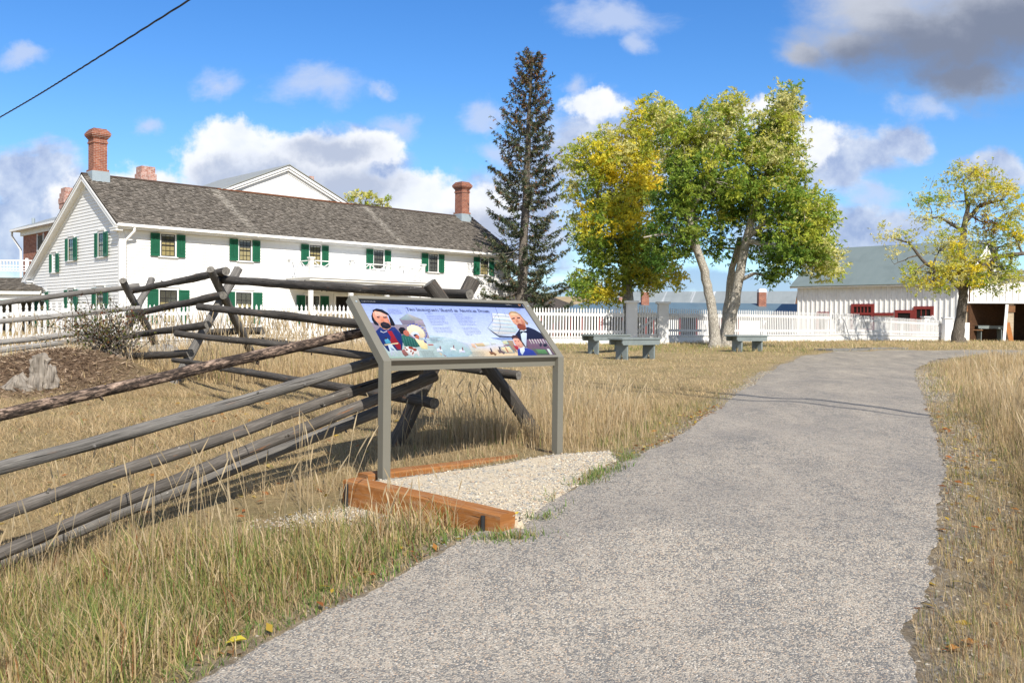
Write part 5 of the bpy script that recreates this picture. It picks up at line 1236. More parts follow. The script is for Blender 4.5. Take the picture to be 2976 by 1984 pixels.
Dg = (gb_-ga2).normalized(); mb = MB(); pickets(mb, ga2+Dg*.3, gb_-Dg*.9, zq+.1, zq+.1, 1.0, .09, .05, wave=lambda f: .22-.44*abs(f-.35)); mb.build('picket_panel', 'white_paint', T)
q = MB(); q.box(gb_+Vector((.2, -.05, zgb)), (1.0, .2, 0), (0, .05, 0), (0, 0, .95)); q.build('side_panel', 'white_paint', T)
# ------------------------------------------------------------------ barn and open shed
m_wood('shed_inside', (.03, .016, .009), (.085, .042, .022), (.14, .075, .04))  # barn wood tones darkened, deep shade of the bays put into the colour
def make_barn():
    D = Vector((.692, -.722, 0)); U = Vector((.722, .692, 0)); N = -U
    P = at(2317, 860, 55.); P.z = EYE; L = 9.35; W = 6.4; ze, zr, zb = 2.56, 4.74, -1.2
    T = thing('barn', P+D*L/2+U*3+ZV*zb, 'white board and batten barn with blue grey metal roof and red window frames', 'barn')
    mb = MB(); mb.box(P+ZV*zb, D*L, U*W, ZV*(ze-zb-.05))
    for e in (0, L): q = P+D*e; mb.face([q+ZV*(ze-.06), q+U*W+ZV*(ze-.06), q+U*W/2+ZV*(zr-.12)] if e == 0 else [q+U*W+ZV*(ze-.06), q+ZV*(ze-.06), q+U*W/2+ZV*(zr-.12)])
    mb.build('wall', 'old_white', T)
    mb = MB(); x = .05
    while x < L: mb.box(P+D*x+N*.045+ZV*zb, D*.055, U*.045, ZV*(ze-zb-.3)); x += .292
    y = .1
    while y < W:
        h = ze+(zr-ze)*(1-abs(y-W/2)/(W/2))-.2; mb.box(P+D*(L+.001)+U*y+ZV*zb, D*.04, U*.055, ZV*(h-zb)); y += .292
    mb.box(P+N*.05+ZV*(ze-.30), D*L, U*.049, ZV*.16); mb.build('battens', 'old_white', T)
    rb = MB(); S = U*(W/2+.38)+ZV*((zr-ze)*(W/2+.38)/(W/2)); E0 = P-D*.28-U*.38+ZV*(zr-(zr-ze)*(W/2+.38)/(W/2)); nn = D.cross(S).normalized(); nn = nn if nn.z > 0 else -nn
    rb.box(E0, D*(L+.5), S, nn*.04)
    S2 = -U*(W/2+.38)+ZV*((zr-ze)*(W/2+.38)/(W/2)); E2 = P-D*.28+U*(W+.38)+ZV*(E0.z-EYE+0); E2.z = E0.z; n2 = D.cross(S2).normalized(); n2 = n2 if n2.z > 0 else -n2
    rb.box(E2, D*(L+.5), S2, n2*.04); rb.build('roof', 'metal_roof', T)
    tb = MB(); tb.box(E0-nn*.09-U*0, D*(L+.5), U*.03, ZV*.12); tb.box(E0+D*(L+.47)-nn*.12, S, D*.03, nn*.11); tb.box(E0-nn*.12, S, D*.03, nn*.11); tb.build('eave_boards', 'old_white', T)
    def onw(px, py): q = onplane(px, py, P+N*.05, N)-P; return q.dot(D), q.z
    for (xa, xb, yt, yb, kind) in ((2474, 2540.5, 883, 960, 'T'), (2601, 2655, 901, 985, 'W'), (2655.5, 2714, 890, 960, 'W2'), (2375, 2408, 906, 960, 'P')):
        (a, zt), (c, _), (_, zb2) = onw(xa, yt), onw(xb, yt), onw(xa, yb)
        fb = MB(); t = .16 if kind != 'P' else .12; o = P+N*.02
        def bx(m, x0, x1, y0, y1, d): m.box(o+D*x0+ZV*y0, D*(x1-x0), ZV*(y1-y0), N*d)
        bx(fb, a, a+t, zb2, zt, .075); bx(fb, c-t, c, zb2, zt, .075); bx(fb, a+t, c-t, zt-t, zt, .075); bx(fb, a+t, c-t, zb2, zb2+.1, .075)
        if kind == 'T': bx(fb, a+t, c-t, zt-t-.46, zt-t-.33, .075)
        w = fb.build('window', 'red_paint', T)
        sb = MB()
        if kind == 'T':
            for i in range(1, 5): x = a+t+(c-a-2*t)*i/5; bx(sb, x-.03, x+.03, zt-t-.33, zt-t, .06)
        elif kind == 'W2':
            for i in (1, 2): x = a+t+(c-a-2*t)*i/3; bx(sb, x-.02, x+.02, zb2+.1, zt-t-.001, .055)
            bx(sb, a+t, c-t, zt-t-.52, zt-t-.48, .054)
        if sb.v: sb.build('muntins', 'red_paint', w)
        gb2 = MB(); bx(gb2, a+.02, c-.02, zb2+.02, zt-.02, .032); gb2.build('pane', 'dark_interior', w)
    rl = MB(); (a, zt), (c, _) = onw(2541, 908), onw(2597, 911); rl.box(P+N*.05+D*a+ZV*(zt-.18), D*(c-a), ZV*.17, N*.05); rl.build('sliding_rail', 'red_paint', T)
    # little louvred opening in the gable
    gw = MB(); q = P+D*(L+.02)+U*(W/2+.1)+ZV*3.0; gw.box(q, D*.05, U*.5, ZV*.7); gw.build('gable_opening', 'curtain_dark', T)
    # the shed
    C = P+D*L; C = Vector((C.x+.1, C.y-.15, EYE)); A = Vector((.965, -.262, 0)); B = Vector((.262, .965, 0)); F = -B
    T2 = thing('open_shed', C+A*3+ZV*zb, 'white open fronted shed with two dark bays beside the barn and right tree', 'shed')
    Wd = 9.; zt, zl, z0 = 2.72, 1.28, -1.2; dp = 5.5
    mb = MB(); mb.box(C+ZV*zl, A*Wd, B*.05, ZV*(zt-zl)); x = .1
    while x < Wd: mb.box(C+A*x+F*.035+ZV*(zl+.08), A*.05, B*.034, ZV*(zt-zl-.1)); x += .30
    mb.box(C+F*.04+ZV*zl, A*Wd, B*.039, ZV*.075); mb.box(C+F*.05+ZV*(zt-.12), A*Wd, B*.049, ZV*.12); mb.build('front_wall', 'old_white', T2)
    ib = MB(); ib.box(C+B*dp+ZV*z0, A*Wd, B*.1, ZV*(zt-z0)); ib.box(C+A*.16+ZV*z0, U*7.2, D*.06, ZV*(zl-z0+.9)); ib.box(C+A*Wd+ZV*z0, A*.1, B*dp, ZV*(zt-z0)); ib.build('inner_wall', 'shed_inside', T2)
    rb = MB(); rb.box(C-A*.2+F*.35+ZV*(zt+.01), A*(Wd+.4), B*(dp+.6)+ZV*.5, ZV*.08); rb.build('roof', 'metal_roof_pale', T2)
    def onf(px, py=940): return (onplane(px, py, C, B)-C).dot(A)
    for px in (2806, 2938):
        x = onf(px); q = MB(); q.box(C+A*(x-.14)+B*.07+ZV*z0, A*.28, B*.22, ZV*(zl-z0-.45)); q.box(C+A*(x-.14)+B*.07+ZV*(zl-.10), A*.28, B*.22, ZV*.40); po = q.build('post', 'pale_wood', T2)
        q = MB(); q.box(C+A*(x-.19)+B*.02+ZV*(zl-.44), A*.38, B*.3, ZV*.33); q.build('corbel', 'barn_wood', po)
        q = MB(); q.bar(C+A*(x-.17)+B*.01+ZV*.3, C+A*(x+.06)+B*.01+ZV*(-.75), .22, .04, up=B); q.build('brace_board', 'orange_wood', po)
        q = MB(); q.box(C+A*(x-.22)-B*.02+ZV*z0, A*.44, B*.36, ZV*.55); q.build('footing', 'barn_wood', po)
    x = onf(2924); q = MB(); q.bar(C+A*(x-.12)-B*.02+ZV*z0, C+A*(x+.02)-B*.02+ZV*(zl-.05), .14, .06, up=B); q.build('white_board', 'old_white', T2)
    x = onf(2822); q = MB(); q.box(C+A*(x-.04)+B*.45+ZV*-.12, A*.7, B*.14, ZV*.05); q.build('shelf', 'barn_wood', T2)
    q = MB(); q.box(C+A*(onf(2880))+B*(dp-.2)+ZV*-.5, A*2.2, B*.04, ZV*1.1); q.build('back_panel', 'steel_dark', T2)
    bp = C+A*onf(2888)+B*1.0
    bench(Vector((bp.x, bp.y, g1(bp.x, bp.y)+.12)), .25, 'dark grey bench standing in the open shed bay behind the right tree', 1.7, .75)
make_barn()
def make_low():
    Y0 = 57.; a = at(1640, 911, Y0); T = thing('bunkhouse', Vector((8, 60, EYE-1.6)), 'low building with blue grey metal roof and red windows behind the gate', 'house')
    X0 = at(1590, 911, Y0).x; X1 = at(2330, 911, Y0).x+3; ze = at(1950, 911, Y0).z-EYE; zr = at(1950, 879, Y0+3).z-EYE; sl = .012
    mb = MB(); mb.box((X0+.6, Y0+.4, EYE-1.9), (X1-X0, 0, 0), (0, 5.5, 0), (0, 0, ze+1.9)); mb.build('wall', 'white_paint', T)
    rb = MB(); q = Vector((X0, Y0, EYE+ze)); rb.face([q, Vector((X1, Y0, EYE+ze)), Vector((X1, Y0+3, EYE+zr)), Vector((X0+2.6, Y0+3, EYE+zr))]); rb.face([Vector((X0+2.6, Y0+3, EYE+zr)), Vector((X1, Y0+3, EYE+zr)), Vector((X1, Y0+6.3, EYE+ze)), Vector((X0, Y0+6.3, EYE+ze))]); rb.face([q, Vector((X0+2.6, Y0+3, EYE+zr)), Vector((X0, Y0+6.3, EYE+ze))]); rb.build('roof', 'metal_roof_blue', T)
    for px, w in ((1600, 1.3), (1635, 1.2), (1670, 1.2), (1715, 1.2), (1780, 1.4), (1870, 1.3), (1895, .9), (2000, 1.2), (2120, 1.2)):
        x = at(px, 940, Y0+.4).x; fb = MB(); o = Vector((x-w/2, Y0+.34, EYE-1.25)); fb.box(o, (w, 0, 0), (0, .059, 0), (0, 0, .25)); fb.box(o+ZV*.25, (.12, 0, 0), (0, .059, 0), (0, 0, 1.45)); fb.box(o+ZV*.25+Vector((w-.12, 0, 0)), (.12, 0, 0), (0, .059, 0), (0, 0, 1.45)); w_ = fb.build('window', 'red_paint', T)
        pb = MB(); pb.box(o+Vector((.1, .03, .2)), (w-.2, 0, 0), (0, .02, 0), (0, 0, 1.5)); pb.build('pane', 'dark_interior', w_)
    for (xa, xb, yt) in ((2203, 2225, 843), (1863, 1886, 843)):
        p = at((xa+xb)/2, yt, Y0+2.4); mb = MB(); mb.cbox((p.x, p.y, (p.z+EYE+.7)/2), .24, .24, (p.z-EYE-.7)/2); c = mb.build('chimney', 'brick', T)
        q = MB(); q.cbox((p.x, p.y, p.z-.05), .245, .245, .09); q.cbox((p.x, p.y, p.z+.06), .18, .18, .03); q.build('cap', 'white_trim', c)
    p = at(1808, 864, Y0+3.2); mb = MB(); mb.cbox((p.x, p.y, p.z-.4), .22, .22, .4); c = mb.build('chimney', 'brick_whitened', T)
    # streaked roof behind
    Y1 = 78.; A = Vector((.93, -.37, 0)); P = at(2318, 846, Y1); zr = P.z; L = 16.; S = Vector((-.37, -.93, 0))
    T3 = thing('streaked_roof_shed', P-A*8-ZV*3, 'far shed with streaked silver metal roof and brown board gable, left of the barn', 'shed')
    e = P+S*4.0-ZV*2.0; rb = MB()
    rb.face([P-A*L, e-A*L, e, P]); f = P-S*4.0-ZV*2.0; rb.face([P, f, f-A*L, P-A*L]); rb.build('roof', 'metal_roof_streaked', T3)
    gb = MB(); gb.face([e-A*.15+ZV*-.05, f-A*.15+ZV*-.05, P-A*.15-ZV*.1]); gb.box(f-A*L+A*.3-ZV*4-S*-.3, A*(L-.5), S*7.4, ZV*3.9); gb.build('wall', 'barn_wood', T3)
make_low()
# concrete slabs by the far bend of the path
for (xa, xb, yf, lb) in ((2420, 2528, 1021, 'flat grey concrete slab at the far bend of the path'), (2530, 2640, 1017, 'longer grey concrete edging strip right of the flat slab at the path bend')):
    a, c = hit(xa, yf), hit(xb, yf-2); q = MB(); d = Vector((c.x-a.x, c.y-a.y, 0)); n = Vector((-d.y, d.x, 0)).normalized(); q.box(Vector((a.x, a.y, a.z-.1)), d, n*.55, ZV*.15)
    tag(q.build('concrete_slab', 'concrete', base=(a.x, a.y, a.z)), lb, 'slab')
# ------------------------------------------------------------------ trees
def rnd_unit(n):
    v = rng.normal(size=(n, 3)); return v/np.linalg.norm(v, axis=1, keepdims=True)
def leaves_mesh(name, mat, C, Dv, Nv, Ln, Wd, cols, parent):
    """one pointed leaf per row: C base, Dv direction, Nv face normal"""
    n = len(C); S = np.cross(Dv, Nv); S /= np.linalg.norm(S, axis=1, keepdims=True)+1e-9
    tip = C+Dv*Ln[:, None]; mid = C+Dv*(Ln*.45)[:, None]+Nv*(Ln*.06)[:, None]
    V = np.stack([C, mid+S*(Wd*.5)[:, None], tip, mid-S*(Wd*.5)[:, None]], 1).reshape(-1, 3)
    F = np.arange(n*4); return fast_mesh(name, V, F, np.full(n, 4, np.int32), mat, np.repeat(cols, 4, 0), parent=parent)
def curve_pts(p, q, n, jit, sag=0., seed=0):
    out = []; L = (q-p).length
    for i in range(n+1):
        t = i/n; e = math.sin(t*math.pi); o = Vector((mnoise.noise(Vector((t*2.3, seed, 1))), mnoise.noise(Vector((t*2.3, seed, 5))), mnoise.noise(Vector((t*2.3, seed, 9)))))*jit*L*e
        out.append(p.lerp(q, t)+o+ZV*sag*e*L)
    return out
PAL = {'y': [(.86, .69, .05), (.82, .64, .04), (.90, .75, .10), (.74, .68, .06), (.60, .61, .07)],
       'yg': [(.54, .55, .07), (.42, .49, .06), (.62, .58, .10), (.30, .41, .05)],
       'g': [(.21, .34, .05), (.17, .28, .04), (.28, .39, .06), (.38, .44, .08)],
       'dg': [(.09, .18, .028), (.07, .145, .022), (.13, .23, .034)],
       'p': [(.72, .69, .32), (.64, .62, .24), (.58, .59, .16), (.76, .69, .28)],
       'r': [(.22, .09, .03), (.28, .14, .04)]}
def deciduous(name, label, base, trunks, limbs, blobs, leaf_k, trunk_mat, leaf_len=.15, twig=1., topz=None):
    """trunks/limbs: lists of (points, radii); blobs: (px, py, rx, ry, Y, depth, clusters, palettes)"""
    T = thing(name, base, label, 'tree'); tb = MB(); nodes = []
    for k, (pts, rad) in enumerate(trunks+limbs):
        P = []; Rr = []
        for i in range(len(pts)-1):
            n = 5
            for j in range(n): P.append(pts[i].lerp(pts[i+1], j/n)+Vector((random.uniform(-1, 1), random.uniform(-1, 1), 0))*.014); Rr.append(rad[i]+(rad[i+1]-rad[i])*j/n)
        P.append(pts[-1]); Rr.append(rad[-1]); tb.tube(P, Rr, 14 if k < len(trunks) else 9, 0, wob=.16, seed=k*2.3+1)
        nodes += [(p, r) for p, r in zip(P, Rr) if p.z > base.z+1.2]
    CC, CP, CR = [], [], []
    for bi, (cx, cy, rx, ry, Y, dz, ncl, pals) in enumerate(blobs):
        c = at(cx, cy, Y); ax, az = rx/FOC*Y, ry/FOC*Y
        near = min(nodes, key=lambda q: (q[0]-c).length+(.6 if q[0].z > c.z else 0)*abs(q[0].z-c.z))
        lp = curve_pts(near[0], c-ZV*az*.2, 7, .12, .05, bi*3.7); r0 = min(near[1]*.65, .07)
        tb.tube(lp, [r0*(1-.7*i/7) for i in range(8)], 7, 0, wob=.1, seed=bi)
        loc = [(p, r0*(1-.7*i/7)) for i, p in enumerate(lp)]
        for k in range(ncl):
            u = Vector(rnd_unit(1)[0]); rr = random.random()**.42
            p = c+Vector((u.x*ax, u.y*dz, u.z*az))*rr
            s = min(loc, key=lambda q: (q[0]-p).length); m = curve_pts(s[0], p, 4, .16, .04, bi*7+k)
            w = min(s[1]*.5, .016)*twig; tb.tube(m, [w, w*.8, w*.6, w*.45, w*.3], 4, 0, seed=k, caps=False)
            CC.append(np.array(p)); CP.append((pals, rr, u.z)); CR.append(min(ax, az))
    # upright shoots on the outer top of the crown
    for j in range(len(CC)):
        if CP[j][2] > .35 and CP[j][1] > .7 and random.random() < .6:
            c = CC[j]; tip = c+np.array([random.gauss(0, .12), random.gauss(0, .12), random.uniform(.25, .55)]); tb.tube([Vector(c), Vector(tip)], [.008, .003], 4, 0, caps=False); CC.append(c*.35+tip*.65); CP.append(CP[j]); CR.append(-1)
    tb.build('trunk', trunk_mat, T)
    C, Dv, Ln, cols = [], [], [], []
    for c, (pals, rr, uz), cr in zip(CC, CP, CR):
        n = int(leaf_k*random.uniform(.6, 1.4)*(.5 if cr < 0 else 1)); sg = random.uniform(.10, .20)*(.45 if cr < 0 else 1)
        # several drooping sprays per cluster
        ns = max(3, n//9); so_ = rng.normal(size=(ns, 3))*sg*np.array([1, 1, .8]); sd = rnd_unit(ns)*np.array([1, 1, .6])+np.array([0, 0, -.15])
        idx = rng.integers(0, ns, n); off = so_[idx]+sd[idx]*rng.uniform(0, .22, (n, 1))
        d = sd[idx]*.7+rnd_unit(n)*.75; d[:, 2] += (-.3 if uz < .45 else .35); d /= np.linalg.norm(d, axis=1, keepdims=True)
        C.append(c+off); Dv.append(d); Ln.append(rng.uniform(.65, 1.25, n)*leaf_len)
        pl = PAL[random.choice(pals)]; base_c = np.array(pl[rng.integers(0, len(pl))]); col = np.array([pl[q] for q in rng.integers(0, len(pl), n)])*.45+base_c*.55
        cols.append(col*rng.uniform(.75, 1.2, (n, 1)))
    C = np.concatenate(C); Dv = np.concatenate(Dv); Ln = np.concatenate(Ln); cols = np.concatenate(cols)
    Nv = rnd_unit(len(C))+np.array([0, -.15, .55]); Nv -= Dv*(Nv*Dv).sum(1, keepdims=True); Nv /= np.linalg.norm(Nv, axis=1, keepdims=True)
    leaves_mesh('crown', 'leaf', C, Dv, Nv, Ln, Ln*rng.uniform(.30, .42, len(Ln)), cols, T)
    return T
def gpt(px, py, Y): return at(px, py, Y)
def trunkline(ptsY, rads): return ([at(x, y, Y) for x, y, Y in ptsY], rads)
# two leaning pale trunks in front of the fence
bA = gp(2076, 1006, 26.2)
deciduous('leaning_tree', 'green leafy tree whose pale trunk leans left, in front of the picket fence', bA,
    [([bA-ZV*.1, at(2078, 975, 26.2), at(2068, 890, 26.15), at(2048, 790, 26.1), at(2020, 705, 26.), at(2000, 620, 25.9)], [.19, .15, .135, .125, .11, .085])],
    [([at(2020, 705, 26), at(1985, 600, 26.3), at(1960, 480, 26.4), at(1985, 360, 26.4)], [.10, .075, .05, .02]), ([at(2000, 620, 25.9), at(2060, 520, 25.6), at(2110, 400, 25.7), at(2115, 310, 25.8)], [.09, .07, .045, .02]), ([at(2020, 700, 26), at(1930, 680, 25.6), at(1870, 690, 25.4)], [.06, .04, .02])],
    [(1975, 400, 95, 90, 26.4, 1.2, 44, ['yg', 'p', 'g']), (1935, 355, 60, 60, 26.8, .8, 20, ['yg', 'p']), (2115, 330, 38, 52, 25.8, .6, 16, ['p', 'yg']), (2060, 400, 100, 85, 25.8, 1.3, 50, ['yg', 'p', 'g']), (2050, 520, 120, 95, 25.6, 1.5, 66, ['g', 'yg', 'g']), (1960, 560, 70, 90, 26., 1.2, 34, ['dg', 'g']), (1960, 650, 80, 65, 25.9, 1.2, 36, ['g', 'dg']), (2085, 630, 80, 66, 26.6, 1.1, 32, ['g', 'dg', 'yg']), (1925, 745, 50, 40, 26., .7, 15, ['g', 'dg']), (2000, 715, 45, 34, 26.6, .7, 10, ['dg', 'g']), (2110, 560, 80, 80, 26.4, 1., 26, ['g', 'dg'])],
    150, 'bark_pale', .102)
bB = gp(2108, 1004, 26.6)
deciduous('leaning_tree', 'tall green and gold tree with two pale stems leaning right, beside the left leaning trunk', bB,
    [([bB-ZV*.1, at(2112, 975, 26.6), at(2135, 880, 26.6), at(2155, 770, 26.5), at(2172, 690, 26.4), at(2195, 600, 26.2), at(2230, 500, 26.1)], [.20, .16, .145, .135, .12, .10, .075]),
     ([gp(2098, 1000, 27.4)-ZV*.1, at(2108, 940, 27.4), at(2120, 850, 27.4), at(2128, 780, 27.3), at(2150, 690, 27.)], [.14, .12, .11, .10, .07])],
    [([at(2230, 500, 26.1), at(2255, 400, 26), at(2275, 290, 26)], [.085, .055, .02]), ([at(2172, 690, 26.4), at(2280, 600, 25.8), at(2370, 590, 25.6)], [.08, .05, .02]), ([at(2165, 700, 26.4), at(2290, 720, 25.6), at(2400, 760, 25.4)], [.075, .05, .02])],
    [(2282, 305, 46, 66, 26., .7, 26, ['p', 'yg', 'g']), (2265, 400, 68, 72, 26., .9, 36, ['yg', 'p', 'g']), (2190, 400, 70, 70, 26.2, 1., 28, ['p', 'yg', 'g']), (2240, 500, 100, 85, 25.9, 1.3, 50, ['yg', 'g', 'p']), (2165, 520, 70, 80, 26, 1.1, 32, ['g', 'yg']), (2290, 570, 75, 70, 25.7, 1.1, 32, ['yg', 'g']), (2190, 600, 80, 66, 26.8, 1.1, 30, ['g', 'dg']), (2340, 610, 66, 66, 25.5, 1., 28, ['g', 'yg', 'p']), (2300, 690, 90, 75, 25.5, 1.3, 42, ['g', 'dg', 'yg']), (2380, 660, 46, 60, 25.4, .8, 20, ['yg', 'g']), (2385, 745, 52, 55, 25.3, .8, 24, ['g', 'yg', 'p']), (2290, 745, 66, 46, 25.6, 1., 24, ['g', 'dg']), (2225, 715, 45, 40, 26.8, .8, 13, ['dg', 'g']), (2412, 775, 28, 18, 25.3, .4, 8, ['p', 'yg']), (2105, 715, 44, 34, 27., .6, 9, ['g', 'dg']), (2235, 795, 34, 18, 25.8, .4, 6, ['dg', 'g'])],
    150, 'bark_pale', .102)
# yellow tree behind the fence
bY = gp(1826, 990, 30.5)
deciduous('yellow_tree', 'golden yellow autumn tree standing just behind the fence left of the gate', bY,
    [([bY-ZV*.1, at(1826, 930, 30.5), at(1825, 860, 30.5), at(1822, 780, 30.5), at(1826, 680, 30.4), at(1850, 560, 30.3)], [.21, .2, .185, .17, .14, .09])],
    [([at(1822, 770, 30.5), at(1770, 640, 30.2), at(1720, 520, 30.)], [.10, .06, .025]), ([at(1826, 680, 30.4), at(1880, 560, 30.6), at(1880, 400, 30.8)], [.09, .06, .02])],
    [(1870, 390, 58, 80, 30., .9, 34, ['y', 'y', 'yg']), (1800, 440, 80, 75, 29.9, 1.2, 44, ['y', 'yg', 'p']), (1740, 470, 60, 80, 30, 1.1, 34, ['y', 'yg']), (1880, 520, 62, 85, 29.9, 1.1, 40, ['y', 'y']), (1800, 560, 90, 80, 29.8, 1.4, 54, ['y', 'yg']), (1730, 590, 55, 75, 30, 1., 28, ['yg', 'y', 'g']), (1850, 650, 80, 70, 29.8, 1.3, 44, ['y', 'y', 'yg']), (1770, 690, 75, 70, 29.8, 1.2, 36, ['yg', 'g', 'y']), (1860, 740, 66, 62, 29.9, 1.1, 32, ['g', 'yg']), (1740, 760, 62, 50, 29.9, 1., 24, ['g', 'yg', 'g']), (1712, 835, 54, 40, 29.7, .7, 20, ['yg', 'g']), (1768, 855, 46, 30, 29.6, .6, 14, ['yg', 'y']), (1884, 820, 40, 52, 29.5, .5, 13, ['y', 'yg']), (1800, 800, 50, 36, 29.5, .8, 12, ['g', 'yg']), (1960, 800, 34, 40, 29.4, .5, 9, ['yg', 'y']), (1680, 470, 40, 70, 30.6, .8, 16, ['yg', 'p']), (1668, 580, 30, 70, 30.8, .7, 9, ['yg', 'p']), (1700, 690, 36, 50, 30.4, .6, 10, ['yg', 'g']), (1880, 780, 50, 40, 30.3, .8, 16, ['g', 'dg'])],
    160, 'bark_pale', .105)
# sparse tree at right, by the shed
bR = gp(2790, 1000, 36.)
deciduous('sparse_tree', 'half bare yellowing tree with a stout grey trunk in front of the open shed', bR,
    [([bR-ZV*.2, at(2783, 980, 36), at(2792, 920, 36), at(2800, 860, 36), at(2800, 820, 36), at(2794, 740, 36), at(2802, 660, 36), at(2815, 590, 36.)], [.36, .235, .185, .175, .175, .13, .105, .07])],
    [([at(2796, 840, 36), at(2740, 790, 35.6), at(2690, 765, 35.4), at(2640, 705, 35.2), at(2590, 690, 35.)], [.12, .085, .065, .04, .015]), ([at(2800, 790, 36), at(2870, 770, 35.4), at(2900, 745, 35.2), at(2990, 735, 35), at(3050, 740, 35)], [.12, .10, .09, .065, .03]), ([at(2802, 650, 36), at(2850, 595, 35.8), at(2920, 580, 35.6)], [.10, .065, .02]), ([at(2812, 600, 36), at(2800, 530, 36), at(2835, 490, 36)], [.06, .035, .012]), ([at(2796, 670, 36), at(2730, 630, 35.8), at(2680, 640, 35.6)], [.075, .045, .015])],
    [(2790, 510, 44, 40, 36, .8, 12, ['p', 'yg']), (2840, 490, 36, 26, 36, .6, 8, ['p', 'y']), (2700, 570, 48, 30, 35.7, .8, 12, ['p', 'yg', 'g']), (2770, 580, 60, 45, 36, 1., 10, ['p', 'yg']), (2880, 545, 70, 40, 35.7, 1., 20, ['p', 'y', 'yg']), (2920, 610, 62, 60, 35.5, 1.1, 30, ['y', 'yg', 'p']), (2950, 680, 50, 60, 35.3, .9, 20, ['yg', 'y']), (2860, 640, 50, 50, 36, 1., 9, ['p', 'r']), (2690, 640, 40, 26, 35.6, .5, 7, ['p', 'yg']), (2780, 740, 55, 55, 35.4, .9, 22, ['y', 'p']), (2780, 785, 84, 44, 35.3, 1.2, 34, ['y', 'yg', 'p']), (2710, 810, 66, 44, 35.3, .9, 24, ['yg', 'y', 'p']), (2842, 815, 46, 36, 35.3, .8, 15, ['g', 'yg', 'y']), (2900, 810, 60, 50, 35.2, .9, 22, ['yg', 'g', 'p']), (2650, 800, 40, 26, 35.2, .5, 8, ['p', 'yg']), (2570, 680, 34, 26, 35, .5, 6, ['p']), (2640, 690, 40, 36, 35.2, .5, 5, ['p', 'yg']), (2600, 760, 40, 40, 35.2, .6, 2, ['p']), (2870, 700, 60, 50, 35.8, 1., 7, ['p', 'g']), (2760, 650, 60, 50, 36, 1., 9, ['p', 'yg']), (2830, 560, 50, 40, 36, .8, 12, ['p', 'yg']), (2890, 700, 60, 50, 35.6, 1., 14, ['yg', 'p', 'g']), (2730, 720, 50, 50, 35.6, .8, 12, ['p', 'yg']), (2940, 780, 50, 40, 35.2, .8, 12, ['yg', 'g']), (2840, 750, 50, 40, 35.4, .8, 12, ['yg', 'y'])],
    110, 'bark_brown', .092, 1.5)
bF = Vector((-12.3, 82, EYE-1.7)); p_ = at(1050, 600, 82)
deciduous('far_tree', 'thin pale tree crown showing above the farmhouse roof left of the right chimney', Vector((p_.x, 82, EYE-1.7)),
    [([Vector((p_.x, 82, EYE-1.7)), Vector((p_.x, 82, EYE+5)), at(1055, 600, 82)], [.3, .25, .12])], [],
    [(1020, 585, 36, 36, 82, 2, 16, ['p', 'yg']), (1075, 590, 40, 34, 82, 2, 16, ['p', 'yg']), (1120, 590, 24, 20, 82, 1.5, 7, ['p', 'yg']), (1060, 640, 70, 30, 82, 2, 12, ['yg'])], 70, 'bark_brown', .26, 2.)
